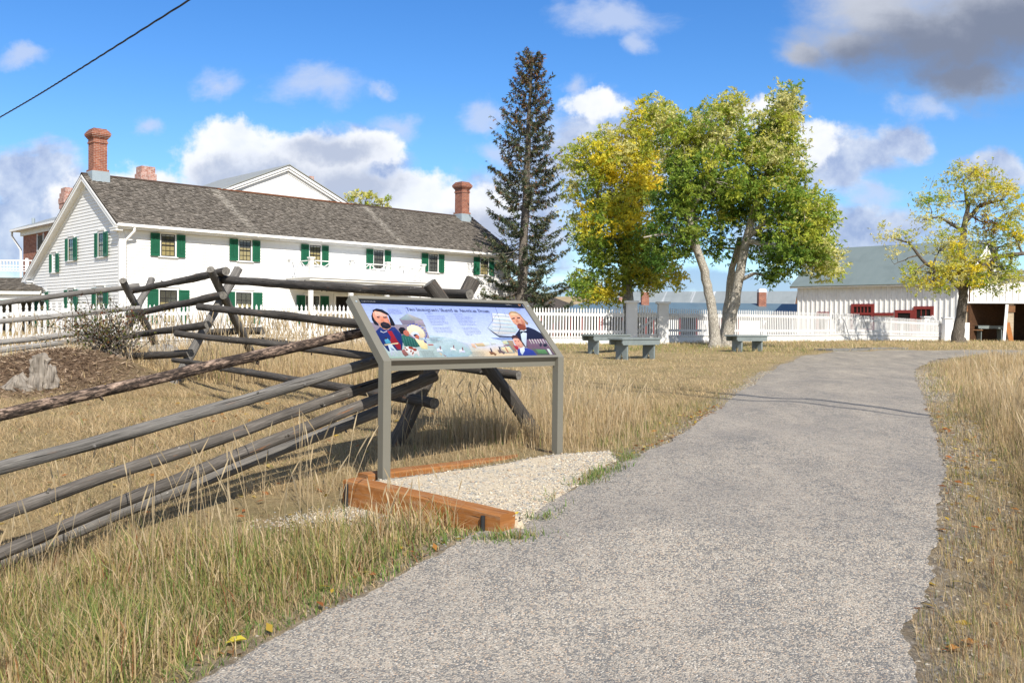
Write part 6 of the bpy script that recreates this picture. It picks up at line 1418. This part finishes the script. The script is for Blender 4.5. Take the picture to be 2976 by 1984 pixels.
# spruce
def conifer():
    Y = 50.; top = at(1546, 152, Y); base = Vector((at(1512, 900, Y).x, Y, g1(0, 50)))
    T = thing('spruce_tree', base, 'tall thinning spruce with bare grey branch tips at the right end of the farmhouse', 'tree'); tb = MB(); H = top.z-base.z
    ax = [base.lerp(top, i/24)+Vector((.06*mnoise.noise(Vector((i*.3, 1, 1))), 0, 0)) for i in range(25)]
    tb.tube(ax, [.30*(1-i/24)**.8+.02 for i in range(25)], 12, 0, wob=.1)
    C, Dv, cols = [], [], []
    def prof(t): return np.interp(t, [0, .12, .2, .3, .42, .55, .68, .8, .9, .97, 1], [2.9, 3.0, 2.7, 2.35, 2.35, 2.2, 1.75, 1.45, 1.0, .75, .25])
    nb = 230
    for k in range(nb):
        t = .08+.915*(k/nb)**.92; p = base+ (top-base)*t; az = k*2.399+random.uniform(-.35, .35); r = prof(t)*random.uniform(.55, 1.12)
        right = math.cos(az) > .0; d = Vector((math.cos(az), math.sin(az), 0)); bare = random.random() < (.30 if not right else .10)
        if bare: r *= 1.25
        up = (.35 if t > .8 else (.08 if t > .45 else -.12)); n = 8; pts = []
        for i in range(n+1):
            s = i/n; pts.append(p+d*r*s+ZV*(r*(up*s-.28*s*(1-s)*2+.22*s*s))+Vector((mnoise.noise(Vector((s*3, k, 1))), mnoise.noise(Vector((s*3, k, 4))), mnoise.noise(Vector((s*3, k, 8)))))*.10*s)
        w = .032*(1-t*.6); tb.tube(pts, [w*(1-.85*i/n) for i in range(n+1)], 5, 0, caps=False, seed=k)
        m = int(r*(38 if not bare else 7)*(1.25 if t < .3 else .9)*(1 if t < .9 else 1.4))
        for j in range(m):
            s = random.uniform(.12, 1)**(.75); i = min(int(s*n), n-1); q = pts[i].lerp(pts[i+1], s*n-i)
            side = Vector((-d.y, d.x, 0))*random.choice((-1, 1)); dv = d*random.uniform(.0, .8)+side*random.uniform(0, .9)+ZV*random.uniform(-.9, .35)
            C.append(q+Vector((random.gauss(0, .05), random.gauss(0, .05), random.gauss(-.03, .05)))); Dv.append(dv.normalized())
            brown = random.random() < np.interp(t, [0, .4, .7, 1], [.03, .08, .28, .6])
            b_ = random.choice([(.17, .09, .045), (.23, .13, .06), (.12, .075, .045)]) if brown else random.choice([(.055, .085, .045), (.075, .10, .055), (.10, .12, .06), (.05, .07, .045), (.14, .14, .075)])
            cols.append(b_)
    tb.build('trunk', 'bark_conifer', T)
    C = np.array([tuple(c) for c in C]); Dv = np.array([tuple(c) for c in Dv]); cols = np.array(cols)
    # every tuft is three crossed slivers
    C3 = np.repeat(C, 4, 0); D3 = np.repeat(Dv, 4, 0)+rng.normal(size=(len(C)*4, 3))*.38; D3 /= np.linalg.norm(D3, axis=1, keepdims=True); cl = np.repeat(cols, 4, 0)*rng.uniform(.7, 1.3, (len(C)*4, 1))
    N3 = rnd_unit(len(C3)); N3 -= D3*(N3*D3).sum(1, keepdims=True); N3 /= np.linalg.norm(N3, axis=1, keepdims=True); L = rng.uniform(.12, .26, len(C3))
    leaves_mesh('crown', 'needle', C3, D3, N3, L, L*.22, cl, T)
conifer()
# ------------------------------------------------------------------ grass and ground cover
_lat = rng.random((256, 256))
def vnoise(x, y, s, o=0):
    x = np.asarray(x)*s+o*17.3+1000; y = np.asarray(y)*s+o*9.1+1000; xi = np.floor(x).astype(int); yi = np.floor(y).astype(int); fx = x-xi; fy = y-yi; fx = fx*fx*(3-2*fx); fy = fy*fy*(3-2*fy)
    a = _lat[xi % 256, yi % 256]; b = _lat[(xi+1) % 256, yi % 256]; c = _lat[xi % 256, (yi+1) % 256]; d = _lat[(xi+1) % 256, (yi+1) % 256]
    return (a*(1-fx)+b*fx)*(1-fy)+(c*(1-fx)+d*fx)*fy
TIMB = [[tuple((PT+Dt*a+Wt*b).xy) for a, b in ((-.03, -.02), (Lt+.05, -.02), (Lt+.05, .16), (-.03, .16))], [tuple((PR+U_S*a+V_S*b).xy) for a, b in ((-.03, -.06), (1.88, -.06), (1.88, .12), (-.03, .12))]]
RUN = [(-1.15, 7.55), (-3.6, 4.75)]     # foreground rail run in plan
def masks(x, y):
    blocked = inpoly(x, y, PATHXY) | inpoly(x, y, GP)
    for t in TIMB: blocked |= inpoly(x, y, t)
    lx = np.interp(y, [p[1] for p in LPL], [p[0] for p in LPL]); rx = np.interp(y, [p[1] for p in RPL], [p[0] for p in RPL])
    left = x < lx; right = x > rx; dp = dpath(x, y)
    run = RUN[0][0]+(y-RUN[0][1])*(RUN[1][0]-RUN[0][0])/(RUN[1][1]-RUN[0][1])
    inside = (x < run) & (y < 13) | (x < -2.2-.0*y) & (y > 7.5) & (y < 13)
    front = left & (x >= run) & (y < 7.8)
    return blocked, left, right, dp, inside, front
STRAW = np.array([(.50, .385, .225), (.58, .465, .29), (.42, .31, .165), (.33, .235, .125), (.53, .41, .23), (.45, .34, .19)])
GREEN = np.array([(.15, .21, .05), (.21, .26, .07), (.32, .30, .10), (.12, .155, .04), (.30, .245, .085), (.36, .29, .12)])
VIV = np.array([(.11, .19, .045), (.15, .24, .055), (.20, .26, .07), (.24, .25, .08)])
RED = np.array([(.20, .075, .04), (.26, .12, .05)])
def blades(name, P, h, w, lean, az, cols, label, cat='grass', head=None):
    n = len(P); d = np.stack([np.cos(az), np.sin(az), np.zeros(n)], -1); sd = np.stack([-np.sin(az+rng.normal(0, .6, n)), np.cos(az), np.zeros(n)], -1); up = np.array([0, 0, 1.])
    hv = np.sqrt(np.clip(1-lean**2*.6, .08, 1))
    b = P; m = P+d*(h*lean*.32)[:, None]+up*(h*hv*.58)[:, None]; t = P+d*(h*lean)[:, None]+up*(h*hv)[:, None]
    V = np.stack([b-sd*(w*.5)[:, None], b+sd*(w*.5)[:, None], m+sd*(w*.42)[:, None], m-sd*(w*.42)[:, None], t], 1).reshape(-1, 3)
    i0 = np.arange(n)*5; F = np.stack([i0, i0+1, i0+2, i0+3, i0+3, i0+2, i0+4], -1).ravel(); lt = np.tile([4, 3], n).astype(np.int32)
    o = fast_mesh(name, V, F, lt, 'grass_blade', np.repeat(cols, 5, 0)); tag(o, label, cat, kind='stuff'); return o
def scatter():
    bands = [(2.7, 4.6, 4200), (4.6, 7., 3300), (7., 12, 1700), (12, 20, 560), (20, 34, 230), (34, 62, 45)]
    X, Y, BW = [], [], []
    for (y0, y1, dn) in bands:
        ex = 2.2 if y1 < 13 else 3.; A = (y1-y0)*((y0+y1)*.62+2*ex); n = int(A*dn); y = rng.uniform(y0, y1, int(n*1.35)); wd = .62*y+ex; k_ = rng.random(len(y)) < wd/wd.max(); y = y[k_]; n = len(y); x = rng.uniform(-1, 1, n)*wd[k_]
        X.append(x); Y.append(y); BW.append(np.full(n, 1+.10*((y0+y1)/2-4)))
    x, y, bw = np.concatenate(X), np.concatenate(Y), np.concatenate(BW)
    bl, left, right, dp, ins, front = masks(x, y)
    n1 = vnoise(x, y, .9); n2 = vnoise(x, y, 3.1, 1); n3 = vnoise(x, y, 9, 2); u = rng.random(len(x))
    h = np.full(len(x), .12); dens = np.full(len(x), .75); gr = np.full(len(x), .06); ln = rng.uniform(.1, .9, len(x))
    # lawn toward the benches
    lawn = left & ~ins & (y > 13); h = np.where(lawn, .045+.05*n2, h); dens = np.where(lawn, .42, dens); ln = np.where(lawn, ln*.6+.65, ln); gr = np.where(lawn, .06+.30*np.clip(n1-.4, 0, 1), gr)
    gold = left & ~ins & (y > 7.3) & (y <= 14.5); gf = np.clip((14.5-y)/5.5, .12, 1)*np.clip(.35+dp/1.6, 0, 1); h = np.where(gold, .06+.22*gf*gf*n2+.05*gf, h); dens = np.where(gold, .5+.4*gf, dens); ln = np.where(gold, ln*.65, ln); gr = np.where(gold, .05, gr)
    ed = np.clip(dp/.55, 0, 1); h = np.where(gold | lawn, h*(.35+.65*ed), h); gr = np.where((gold | lawn) & (dp < .5), .45, gr)
    # trampled thatch inside the rails
    h = np.where(ins, .035+.06*n2+.10*(n1 > .68)*n3, h); dens = np.where(ins, .95, dens); ln = np.where(ins, rng.uniform(.75, 1.25, len(x)), ln); gr = np.where(ins, .05, gr)
    mul = np.exp(-((((x+5.95)/1.4)**2+((y-11.85)/1.0)**2)**2)); dens = np.where(mul > .3, .12, dens)
    behind = (y > 12.9) & (x < -1.2-.06*y) & left; h = np.where(behind, .16+.34*n2, h); dens = np.where(behind, .7, dens); ln = np.where(behind, ln*.5, ln)
    # foreground verge
    gch = np.clip(1.25-(np.hypot((x+1.35)/2.0, (y-3.9)/1.55)), 0, 1)
    h = np.where(front, .06+.17*n2*np.clip(1.6-(y-3.5)/2.2, .18, 1)+.04*n3, h); gr = np.where(front, .06+.95*gch*(.25+n1), gr); dens = np.where(front, np.clip(.55+.6*gch+.35*(n1-.4), .15, 1), dens)
    mat_ = front & (rng.random(len(x)) < .38); ln = np.where(mat_, rng.uniform(.85, 1.25, len(x)), ln); h = np.where(mat_, h*.75, h); gr = np.where(mat_, gr*.3, gr)
    bare = front & (np.hypot((x+1.55)/.75, (y-5.75)/.55) < 1); dens = np.where(bare, .22, dens); h = np.where(bare, h*.4, h)
    h = np.where(front, h*np.clip(dp/.30+.28, .28, 1), h); gr = np.where(front & (dp < .22), .6, gr)
    # right verge
    rr = right & (y < 34); sh = np.clip((dp-.18-.28*np.clip(1-(y-4)/14, .15, 1))/.45, 0, 1); h = np.where(rr, .04+.07*n3+(.08+.32*n2*np.clip(1.4-(y-5)/6, .18, 1))*sh, h); dens = np.where(rr, .32+.5*(n2 > .44)+.75*sh, dens); ln = np.where(rr, ln*(.9-.45*sh), ln); gr = np.where(rr, .22*(1-sh)+.05, gr)
    far = (y > 23) & ~ins; h = np.where(far, .07+.11*n2, h); gr = np.where(far, .12+.22*n1, gr); dens = np.where(far, .45, dens)
    near_fence = left & (y > 24); h = np.where(near_fence, h*1.15, h)
    shady = left & (np.hypot((x-3.2)/5., (y-25.5)/3.) < 1); gr = np.where(shady, .55, gr)
    h = np.where((dp < .16), np.minimum(h, .06), h)
    # green clumps between the gravel and the asphalt
    cx = np.concatenate([np.interp(t_ := rng.random(2600), [0, .12, .45, .8, 1], [.13, .16, .46, .84, 1.12])+rng.normal(0, .05, 2600), rng.normal(-.02, .10, 500)]); cy = np.concatenate([np.interp(t_, [0, .12, .45, .8, 1], [5.12, 5.40, 6.15, 7.0, 7.9])+rng.normal(0, .05, 2600), rng.normal(4.93, .05, 500)])
    kk = np.concatenate([vnoise(cx[:2600], cy[:2600], 4.2, 5) > .53, np.ones(500, bool)]); cx, cy = cx[kk], cy[kk]
    m_ = len(cx); x = np.concatenate([x, cx]); y = np.concatenate([y, cy]); bw = np.concatenate([bw, np.full(m_, 1.2)]); h = np.concatenate([h, rng.uniform(.03, .085, m_)]); ln = np.concatenate([ln, rng.uniform(.2, .9, m_)]); gr = np.concatenate([gr, np.full(m_, .8)]); n1 = np.concatenate([n1, np.full(m_, .5)]); n2 = np.concatenate([n2, np.full(m_, .5)]); n3 = np.concatenate([n3, np.full(m_, .5)]); dens = np.concatenate([dens, np.ones(m_)]); dp = np.concatenate([dp, np.ones(m_)]); bl = np.concatenate([bl, np.zeros(m_, bool)]); u = np.concatenate([u, np.zeros(m_)])
    # keep the sign legs, benches and stump clear
    keep = ~bl & (u < dens) & (dp > .02); keep &= np.hypot(x+7.0, y-11.3) > .35
    keep &= ~((x > PT.x-.35) & (x < PT.x+.2) & (y > PT.y-.55) & (y < PT.y+.1))
    x, y, bw, h, ln, gr, n1, n2 = (a[keep] for a in (x, y, bw, h, ln, gr, n1, n2)); n = len(x); h = h*rng.uniform(.55, 1.3, n)
    az = rng.uniform(0, 6.283, n)*.6+rng.normal(.6, .9, n); u = rng.random(n)
    cs = STRAW[rng.integers(0, len(STRAW), n)]; cg = GREEN[rng.integers(0, len(GREEN), n)]
    cg = np.where(((gr > .5) & (h < .11))[:, None], VIV[rng.integers(0, 4, n)], cg); cols = np.where((u < gr)[:, None], cg, cs); rd = (rng.random(n) < .03) & (y < 6); cols[rd] = RED[rng.integers(0, 2, rd.sum())]
    cols = cols*rng.uniform(.78, 1.2, (n, 1))*(.9+.26*n2)[:, None]*np.where(y > 12, 1.22, 1.08)[:, None]
    w = (.0024*bw+.0020*(gr > .3)*(y < 7))*rng.uniform(.7, 1.4, n)
    P = np.stack([x, y, gz(x, y)-.005], -1)
    nearm = y < 13
    blades('dry_grass', P[nearm], h[nearm], w[nearm], ln[nearm], az[nearm], cols[nearm], 'dry tan and green grass along the log fence and the path edges')
    blades('lawn_grass', P[~nearm], h[~nearm], w[~nearm], ln[~nearm], az[~nearm], cols[~nearm], 'short yellowed lawn round the benches, trees and white fences')
    # tall seeded stalks
    X, Y, Hh = [], [], []
    def add(n, fx, fy, h0, h1):
        X.append(fx(n)); Y.append(fy(n)); Hh.append(rng.uniform(h0, h1, n))
    U = rng.uniform
    add(95, lambda n: U(-3.0, -.9, n), lambda n: U(4.0, 6.2, n), .35, .66)
    add(40, lambda n: U(-.75, -.1, n), lambda n: U(4.4, 5.3, n), .20, .42)
    add(420, lambda n: U(-1.2, 1.3, n), lambda n: U(7.5, 11.5, n), .28, .52)
    add(900, lambda n: U(-9.5, -2.6, n), lambda n: U(13.6, 19, n), .5, 1.05)
    add(420, lambda n: U(-4.6, -1.2, n), lambda n: U(12.5, 16.5, n), .6, 1.1)
    add(1200, lambda n: U(2.05, 4.6, n), lambda n: U(3.8, 7.5, n), .4, .76)
    add(800, lambda n: U(4.4, 9, n), lambda n: U(7.5, 13, n), .3, .62)
    add(200, lambda n: U(8.5, 16, n), lambda n: U(14, 24, n), .25, .5)
    x, y, hh = np.concatenate(X), np.concatenate(Y), np.concatenate(Hh); bl, left, right, dp, ins, front = masks(x, y)
    k = ~bl & (dp > np.where(right, .55, .12)) & (mul_ok(x, y)); x, y, hh, right = x[k], y[k], hh[k], right[k]; n = len(x); P = np.stack([x, y, gz(x, y)], -1)
    az = rng.uniform(0, 6.28, n); lean = rng.uniform(.03, .42, n); w = .0034*(1+.06*np.clip(y-4, 0, 20)); cols = STRAW[rng.integers(0, 2, n)]*rng.uniform(.8, 1.15, (n, 1))
    d = np.stack([np.cos(az), np.sin(az), np.zeros(n)], -1); up = np.array([0, 0, 1.]); sdv = np.stack([np.ones(n), np.zeros(n), np.zeros(n)], -1)
    pos = lambda f: P+d*(hh*lean*f**2)[:, None]+up*(hh*f)[:, None]
    fs = [0, .4, .78, .84, .92, 1.]; ws = [1, .9, .7, 2.3, 2.0, .3]; V = []
    for f, ww in zip(fs, ws):
        c = pos(f); V += [c-sdv*(w*ww*.5)[:, None], c+sdv*(w*ww*.5)[:, None]]
    V = np.stack(V, 1).reshape(-1, 3); m = len(fs)*2; i0 = np.arange(n)[:, None]*m; q = np.array([[2*i, 2*i+1, 2*i+3, 2*i+2] for i in range(len(fs)-1)]).ravel()
    F = (i0+q[None]).ravel(); o = fast_mesh('seed_stalks', V, F, np.full(n*(len(fs)-1), 4, np.int32), 'grass_blade', np.repeat(cols, m, 0)); tag(o, 'tall pale grass stalks with seed heads standing above the dry grass', 'grass', kind='stuff')
def mul_ok(x, y): return np.exp(-((((x+5.95)/1.35)**2+((y-11.85)/1.0)**2)**2)) < .3
scatter()
def stones(name, P, r, cols, label):
    o8 = np.array([(1, 0, 0), (0, 1, 0), (-1, 0, 0), (0, -1, 0), (0, 0, 1), (0, 0, -1)], float); fc = np.array([(0, 1, 4), (1, 2, 4), (2, 3, 4), (3, 0, 4), (1, 0, 5), (2, 1, 5), (3, 2, 5), (0, 3, 5)])
    n = len(P); J = o8[None]*rng.uniform(.6, 1.25, (n, 6, 1))*np.array([1, 1, .62]); a = rng.uniform(0, 6.28, n); c, s = np.cos(a), np.sin(a)
    X = J[..., 0]*c[:, None]-J[..., 1]*s[:, None]; Y = J[..., 0]*s[:, None]+J[..., 1]*c[:, None]; V = np.stack([X*1.25, Y*.85, J[..., 2]], -1)*r[:, None, None]+P[:, None]
    F = (fc[None]+np.arange(n)[:, None, None]*6).ravel(); o = fast_mesh(name, V.reshape(-1, 3), F, np.full(n*8, 3, np.int32), 'pebble', np.repeat(cols, 6, 0)); tag(o, label, 'gravel', kind='stuff')
SC = np.array([(.46, .40, .30), (.53, .47, .36), (.40, .36, .29), (.32, .31, .28), (.56, .51, .42), (.41, .31, .22), (.24, .24, .235)])
NP = 9000; k = rng.integers(0, len(PADV), NP); P = PADV[k]+rng.normal(0, .015, (NP, 3))*np.array([1, 1, 0]); r = rng.uniform(.0025, .0085, NP)*np.where(rng.random(NP) < .08, 1.8, 1); P[:, 2] += r*.15
stones('gravel_stones', P, r, SC[rng.integers(0, len(SC), NP)], 'pale loose stones on the gravel pad under the sign')
xs_ = rng.normal(-1.0, .20, 2200); ys_ = rng.normal(5.62, .10, 2200); xs_ = xs_+(5.62-ys_)*-.9; stones('spilled_gravel', np.stack([xs_, ys_, gz(xs_, ys_)+.002], -1), rng.uniform(.003, .009, 2200), SC[rng.integers(0, len(SC), 2200)], 'pale gravel spilled on the grass in front of the timber beam')
y = np.sqrt(rng.uniform(9, 300, 9000)); x = np.interp(y, [p[1] for p in RPL], [p[0] for p in RPL])+np.abs(rng.normal(0, .38, 9000)); x2 = np.interp(y, [p[1] for p in LPL], [p[0] for p in LPL])-np.abs(rng.normal(0, .10, 9000)); x = np.where(rng.random(9000) < .75, x, x2)
stones('verge_stones', np.stack([x, y, gz(x, y)], -1), rng.uniform(.004, .013, 9000)*(1+.03*y), SC[rng.integers(0, len(SC), 9000)]*.62, 'small grey stones scattered along the crumbling path edges')
# fallen leaves and mulch fibres
def litter():
    x = np.concatenate([rng.uniform(-5.5, -1.2, 420), rng.uniform(-1.5, 3, 200)]); y = np.concatenate([rng.uniform(5.5, 11.5, 420), rng.uniform(4, 10, 200)])
    yy = np.sqrt(rng.uniform(9, 120, 520)); lx = np.interp(yy, [p[1] for p in LPL], [p[0] for p in LPL])-np.abs(rng.normal(0, .13, 520)); rx = np.interp(yy, [p[1] for p in RPL], [p[0] for p in RPL])+np.abs(rng.normal(.1, .4, 520)); xx = np.where(rng.random(520) < .45, lx, rx)
    x = np.concatenate([x, xx]); y = np.concatenate([y, yy]); n = len(x); bl = masks(x, y)[0]; x, y = x[~bl], y[~bl]; n = len(x)
    P = np.stack([x, y, gz(x, y)+rng.uniform(.005, .035, n)], -1); a = rng.uniform(0, 6.28, n); D = np.stack([np.cos(a), np.sin(a), rng.normal(0, .25, n)], -1); D /= np.linalg.norm(D, axis=1, keepdims=True)
    N = rng.normal(0, .35, (n, 3))+np.array([0, 0, 1.]); N -= D*(N*D).sum(1, keepdims=True); N /= np.linalg.norm(N, axis=1, keepdims=True); C = np.array([(.52, .36, .06), (.46, .22, .06), (.40, .15, .05), (.55, .42, .14), (.34, .20, .09)])[rng.integers(0, 5, n)]
    L = rng.uniform(.03, .075, n); o = leaves_mesh('leaf_litter', 'leaf', P, D, N, L, L*.45, C, None); tag(o, 'yellow and orange fallen leaves scattered on the ground', 'fallen leaves', kind='stuff')
    n = 5200; x = rng.normal(-5.95, .7, n); y = rng.normal(11.8, .5, n); k = ~mul_ok(x, y); x, y = x[k], y[k]; n = len(x); P = np.stack([x, y, gz(x, y)+.004], -1); a = rng.uniform(0, 6.28, n); D = np.stack([np.cos(a), np.sin(a), rng.normal(.1, .3, n)], -1); D /= np.linalg.norm(D, axis=1, keepdims=True)
    N = rnd_unit(n); N -= D*(N*D).sum(1, keepdims=True); N /= np.linalg.norm(N, axis=1, keepdims=True); L = rng.uniform(.035, .11, n); C = np.array([(.17, .115, .075), (.25, .175, .115), (.11, .072, .048), (.37, .28, .20)])[rng.integers(0, 4, n)]
    o = leaves_mesh('mulch_fibres', 'chip', P, D, N, L, L*.13, C, None); tag(o, 'brown shredded bark mulch heaped round the pale stump', 'mulch', kind='stuff')
litter()
def big_leaf(px, py, L, col, label, az):
    p = hit(px, py)+ZV*.02; d = Vector((math.cos(az), math.sin(az), .1)); s = Vector((-math.sin(az), math.cos(az), .15)); mb = MB()
    for sg in (1, -1):
        q = [p, p+d*L*.3+s*sg*L*.24+ZV*.012, p+d*L*.7+s*sg*L*.2+ZV*.014, p+d*L]; mb.face(q if sg > 0 else q[::-1], 0, col)
    o = mb.build('fallen_leaf', 'leaf', base=p); tag(o, label, 'leaf')
big_leaf(655, 1882, .085, (.62, .52, .06), 'yellow fallen leaf lying at the left edge of the path', .25)
big_leaf(1490, 1512, .07, (.66, .52, .07), 'yellow fallen leaf curled against the near end of the timber beam', .7)
# ------------------------------------------------------------------ stump, rock, shrub, cable
def rock_mesh(c, rx, ry, rz, seed, jag=.25, n=14, m=9, taper=0.):
    mb = MB(); V = []
    for j in range(m+1):
        t = j/m; 
        for i in range(n):
            a = 2*math.pi*i/n; s = math.sin(t*math.pi*.5+.0) if taper == 0 else 1
            rr = math.cos(t*math.pi/2)**.6 if taper == 0 else (1-taper*t)
            d = Vector((math.cos(a), math.sin(a), t)); k = 1+jag*mnoise.noise(d*2.1+Vector((seed, seed*2, 0)))+jag*.5*mnoise.noise(d*6+Vector((seed, 0, seed)))
            top = 1+(.35*mnoise.noise(Vector((math.cos(a)*1.6, math.sin(a)*1.6, seed)))*(t > .6) if taper else 0)
            V.append(c+Vector((d.x*rx*rr*k, d.y*ry*rr*k, rz*(t*top if taper else s))))
    for j in range(m):
        for i in range(n):
            i2 = (i+1) % n; q = [V[j*n+i], V[j*n+i2], V[(j+1)*n+i2], V[(j+1)*n+i]]; uv = [(j/m*rz, i*.05), (j/m*rz, (i+1)*.05), ((j+1)/m*rz, (i+1)*.05), ((j+1)/m*rz, i*.05)]; mb.face(q, 0, uv=uv, smooth=True)
    mb.face(V[m*n:], 0); return mb
s0 = at(120, 1115, 11.3); s0.z = g1(s0.x, s0.y)-.08
T = thing('tree_stump', s0, 'broken pale grey stump with jagged top standing in the brown mulch', 'stump')
rock_mesh(s0+Vector((-.02, 0, 0)), .13, .11, .44, 1.3, .62, 26, 16, .3).build('core', 'stump_wood', T)
rock_mesh(s0+Vector((-.24, -.05, 0)), .24, .14, .22, 4.1, .7, 24, 12, .8).build('root_flare', 'stump_wood', T)
rock_mesh(s0+Vector((.13, -.02, .06)), .09, .08, .27, 7.7, .7, 20, 12, .5).build('splinter', 'stump_wood', T)
r0 = at(470, 1018, 16.); r0.z = g1(r0.x, r0.y)
m, nt, out = new_mat('grey_rock'); b = NB(nt); b.bsdf(out, b.ramp(b.noise(b.pos(), 9, 6), [(.3, (.13, .12, .11)), (.7, (.36, .34, .31))]), .95, b.bump(b.noise(b.pos(), 20, 6), .6, .02)); M['grey_rock'] = m
tag(rock_mesh(r0, .32, .24, .42, 2.2, .45).build('boulder', 'grey_rock', base=r0), 'grey boulder half hidden in dry grass behind the far left rails', 'rock')
def shrub():
    c = at(318, 1040, 12.9); c.z = g1(c.x, c.y); T = thing('rose_shrub', c, 'scraggly shrub with reddish green leaves growing through the log fence above the mulch', 'shrub'); tb = MB(); C, Dv, cols = [], [], []
    for k in range(64):
        a = random.uniform(0, 6.28); r = random.uniform(.2, 1.0); tip = c+Vector((math.cos(a)*r*.95-.12, math.sin(a)*r*.5, random.uniform(.35, 1.0)*(1.12-.45*r))); b0 = c+Vector((random.uniform(-.25, .3), random.uniform(-.15, .15), 0)); pts = curve_pts(b0, tip, 6, .2, .08, k*1.3); tb.tube(pts, [.009*(1-.7*i/6) for i in range(7)], 5, 0, seed=k, caps=False)
        for j in range(26 if k % 3 else 10):
            s = random.uniform(.3, 1); i = min(int(s*6), 5); q = pts[i].lerp(pts[i+1], s*6-i)+Vector((random.gauss(0, .06), random.gauss(0, .06), random.gauss(0, .05))); C.append(tuple(q)); cols.append(random.choice([(.10, .13, .03), (.07, .10, .025), (.16, .16, .04), (.17, .07, .035), (.13, .06, .03), (.22, .19, .06)]))
    tb.build('stems', 'bark_brown', T); C = np.array(C); n = len(C); D = rnd_unit(n); N = rnd_unit(n)+np.array([0, 0, .6]); N -= D*(N*D).sum(1, keepdims=True); N /= np.linalg.norm(N, axis=1, keepdims=True); L = rng.uniform(.025, .055, n)
    leaves_mesh('foliage', 'leaf', C, D, N, L, L*.6, np.array(cols), T)
shrub()
def cable():
    a = at(0, 341, 27.5); b_ = at(551, 0, 17.6); d = (b_-a); pts = []; T_ = 1.0
    e = a-d*1.2; f = b_+d*3.2
    f.z = b_.z+.6; e.z = a.z+.2
    ctrl = [e, a, b_, f]
    def q(t):   # smooth curve through the four knots
        i = min(int(t*3), 2); u = t*3-i; P = [ctrl[max(i-1, 0)], ctrl[i], ctrl[i+1], ctrl[min(i+2, 3)]]
        return .5*((2*P[1])+(P[2]-P[0])*u+(2*P[0]-5*P[1]+4*P[2]-P[3])*u*u+(3*P[1]-P[0]-3*P[2]+P[3])*u**3)
    N = 900; mb = MB(); base = [q(i/N) for i in range(N+1)]
    for ph in (0, 2.09, 4.19):
        pts = []
        for i, p in enumerate(base):
            t = ph+i*.22; pts.append(p+Vector((0, math.cos(t), math.sin(t)))*.013)
        mb.tube(pts, [.0095]*len(pts), 5, 0, caps=False, seed=ph)
    side = Vector((d.y, -d.x, 0)).normalized()
    run = [q(.73+.27*i/60)+side*(.05+.45*math.sin(min(1, i/20)*1.57))-ZV*.0 for i in range(61)]
    mb.tube(run, [.032]*61, 8, 0, caps=True, seed=3)
    sp = [q(.72+.28*i/40) for i in range(41)]; mb.tube(sp, [.034+.018*max(0, 1-abs(i-14)/8) for i in range(41)], 8, 0, seed=5)  # out-of-view cable runs thickened to strengthen their shadow on the path
    o = mb.build('overhead_cable', 'wire_black', base=a); tag(o, 'twisted black overhead cable crossing the sky at upper left', 'cable')
cable()
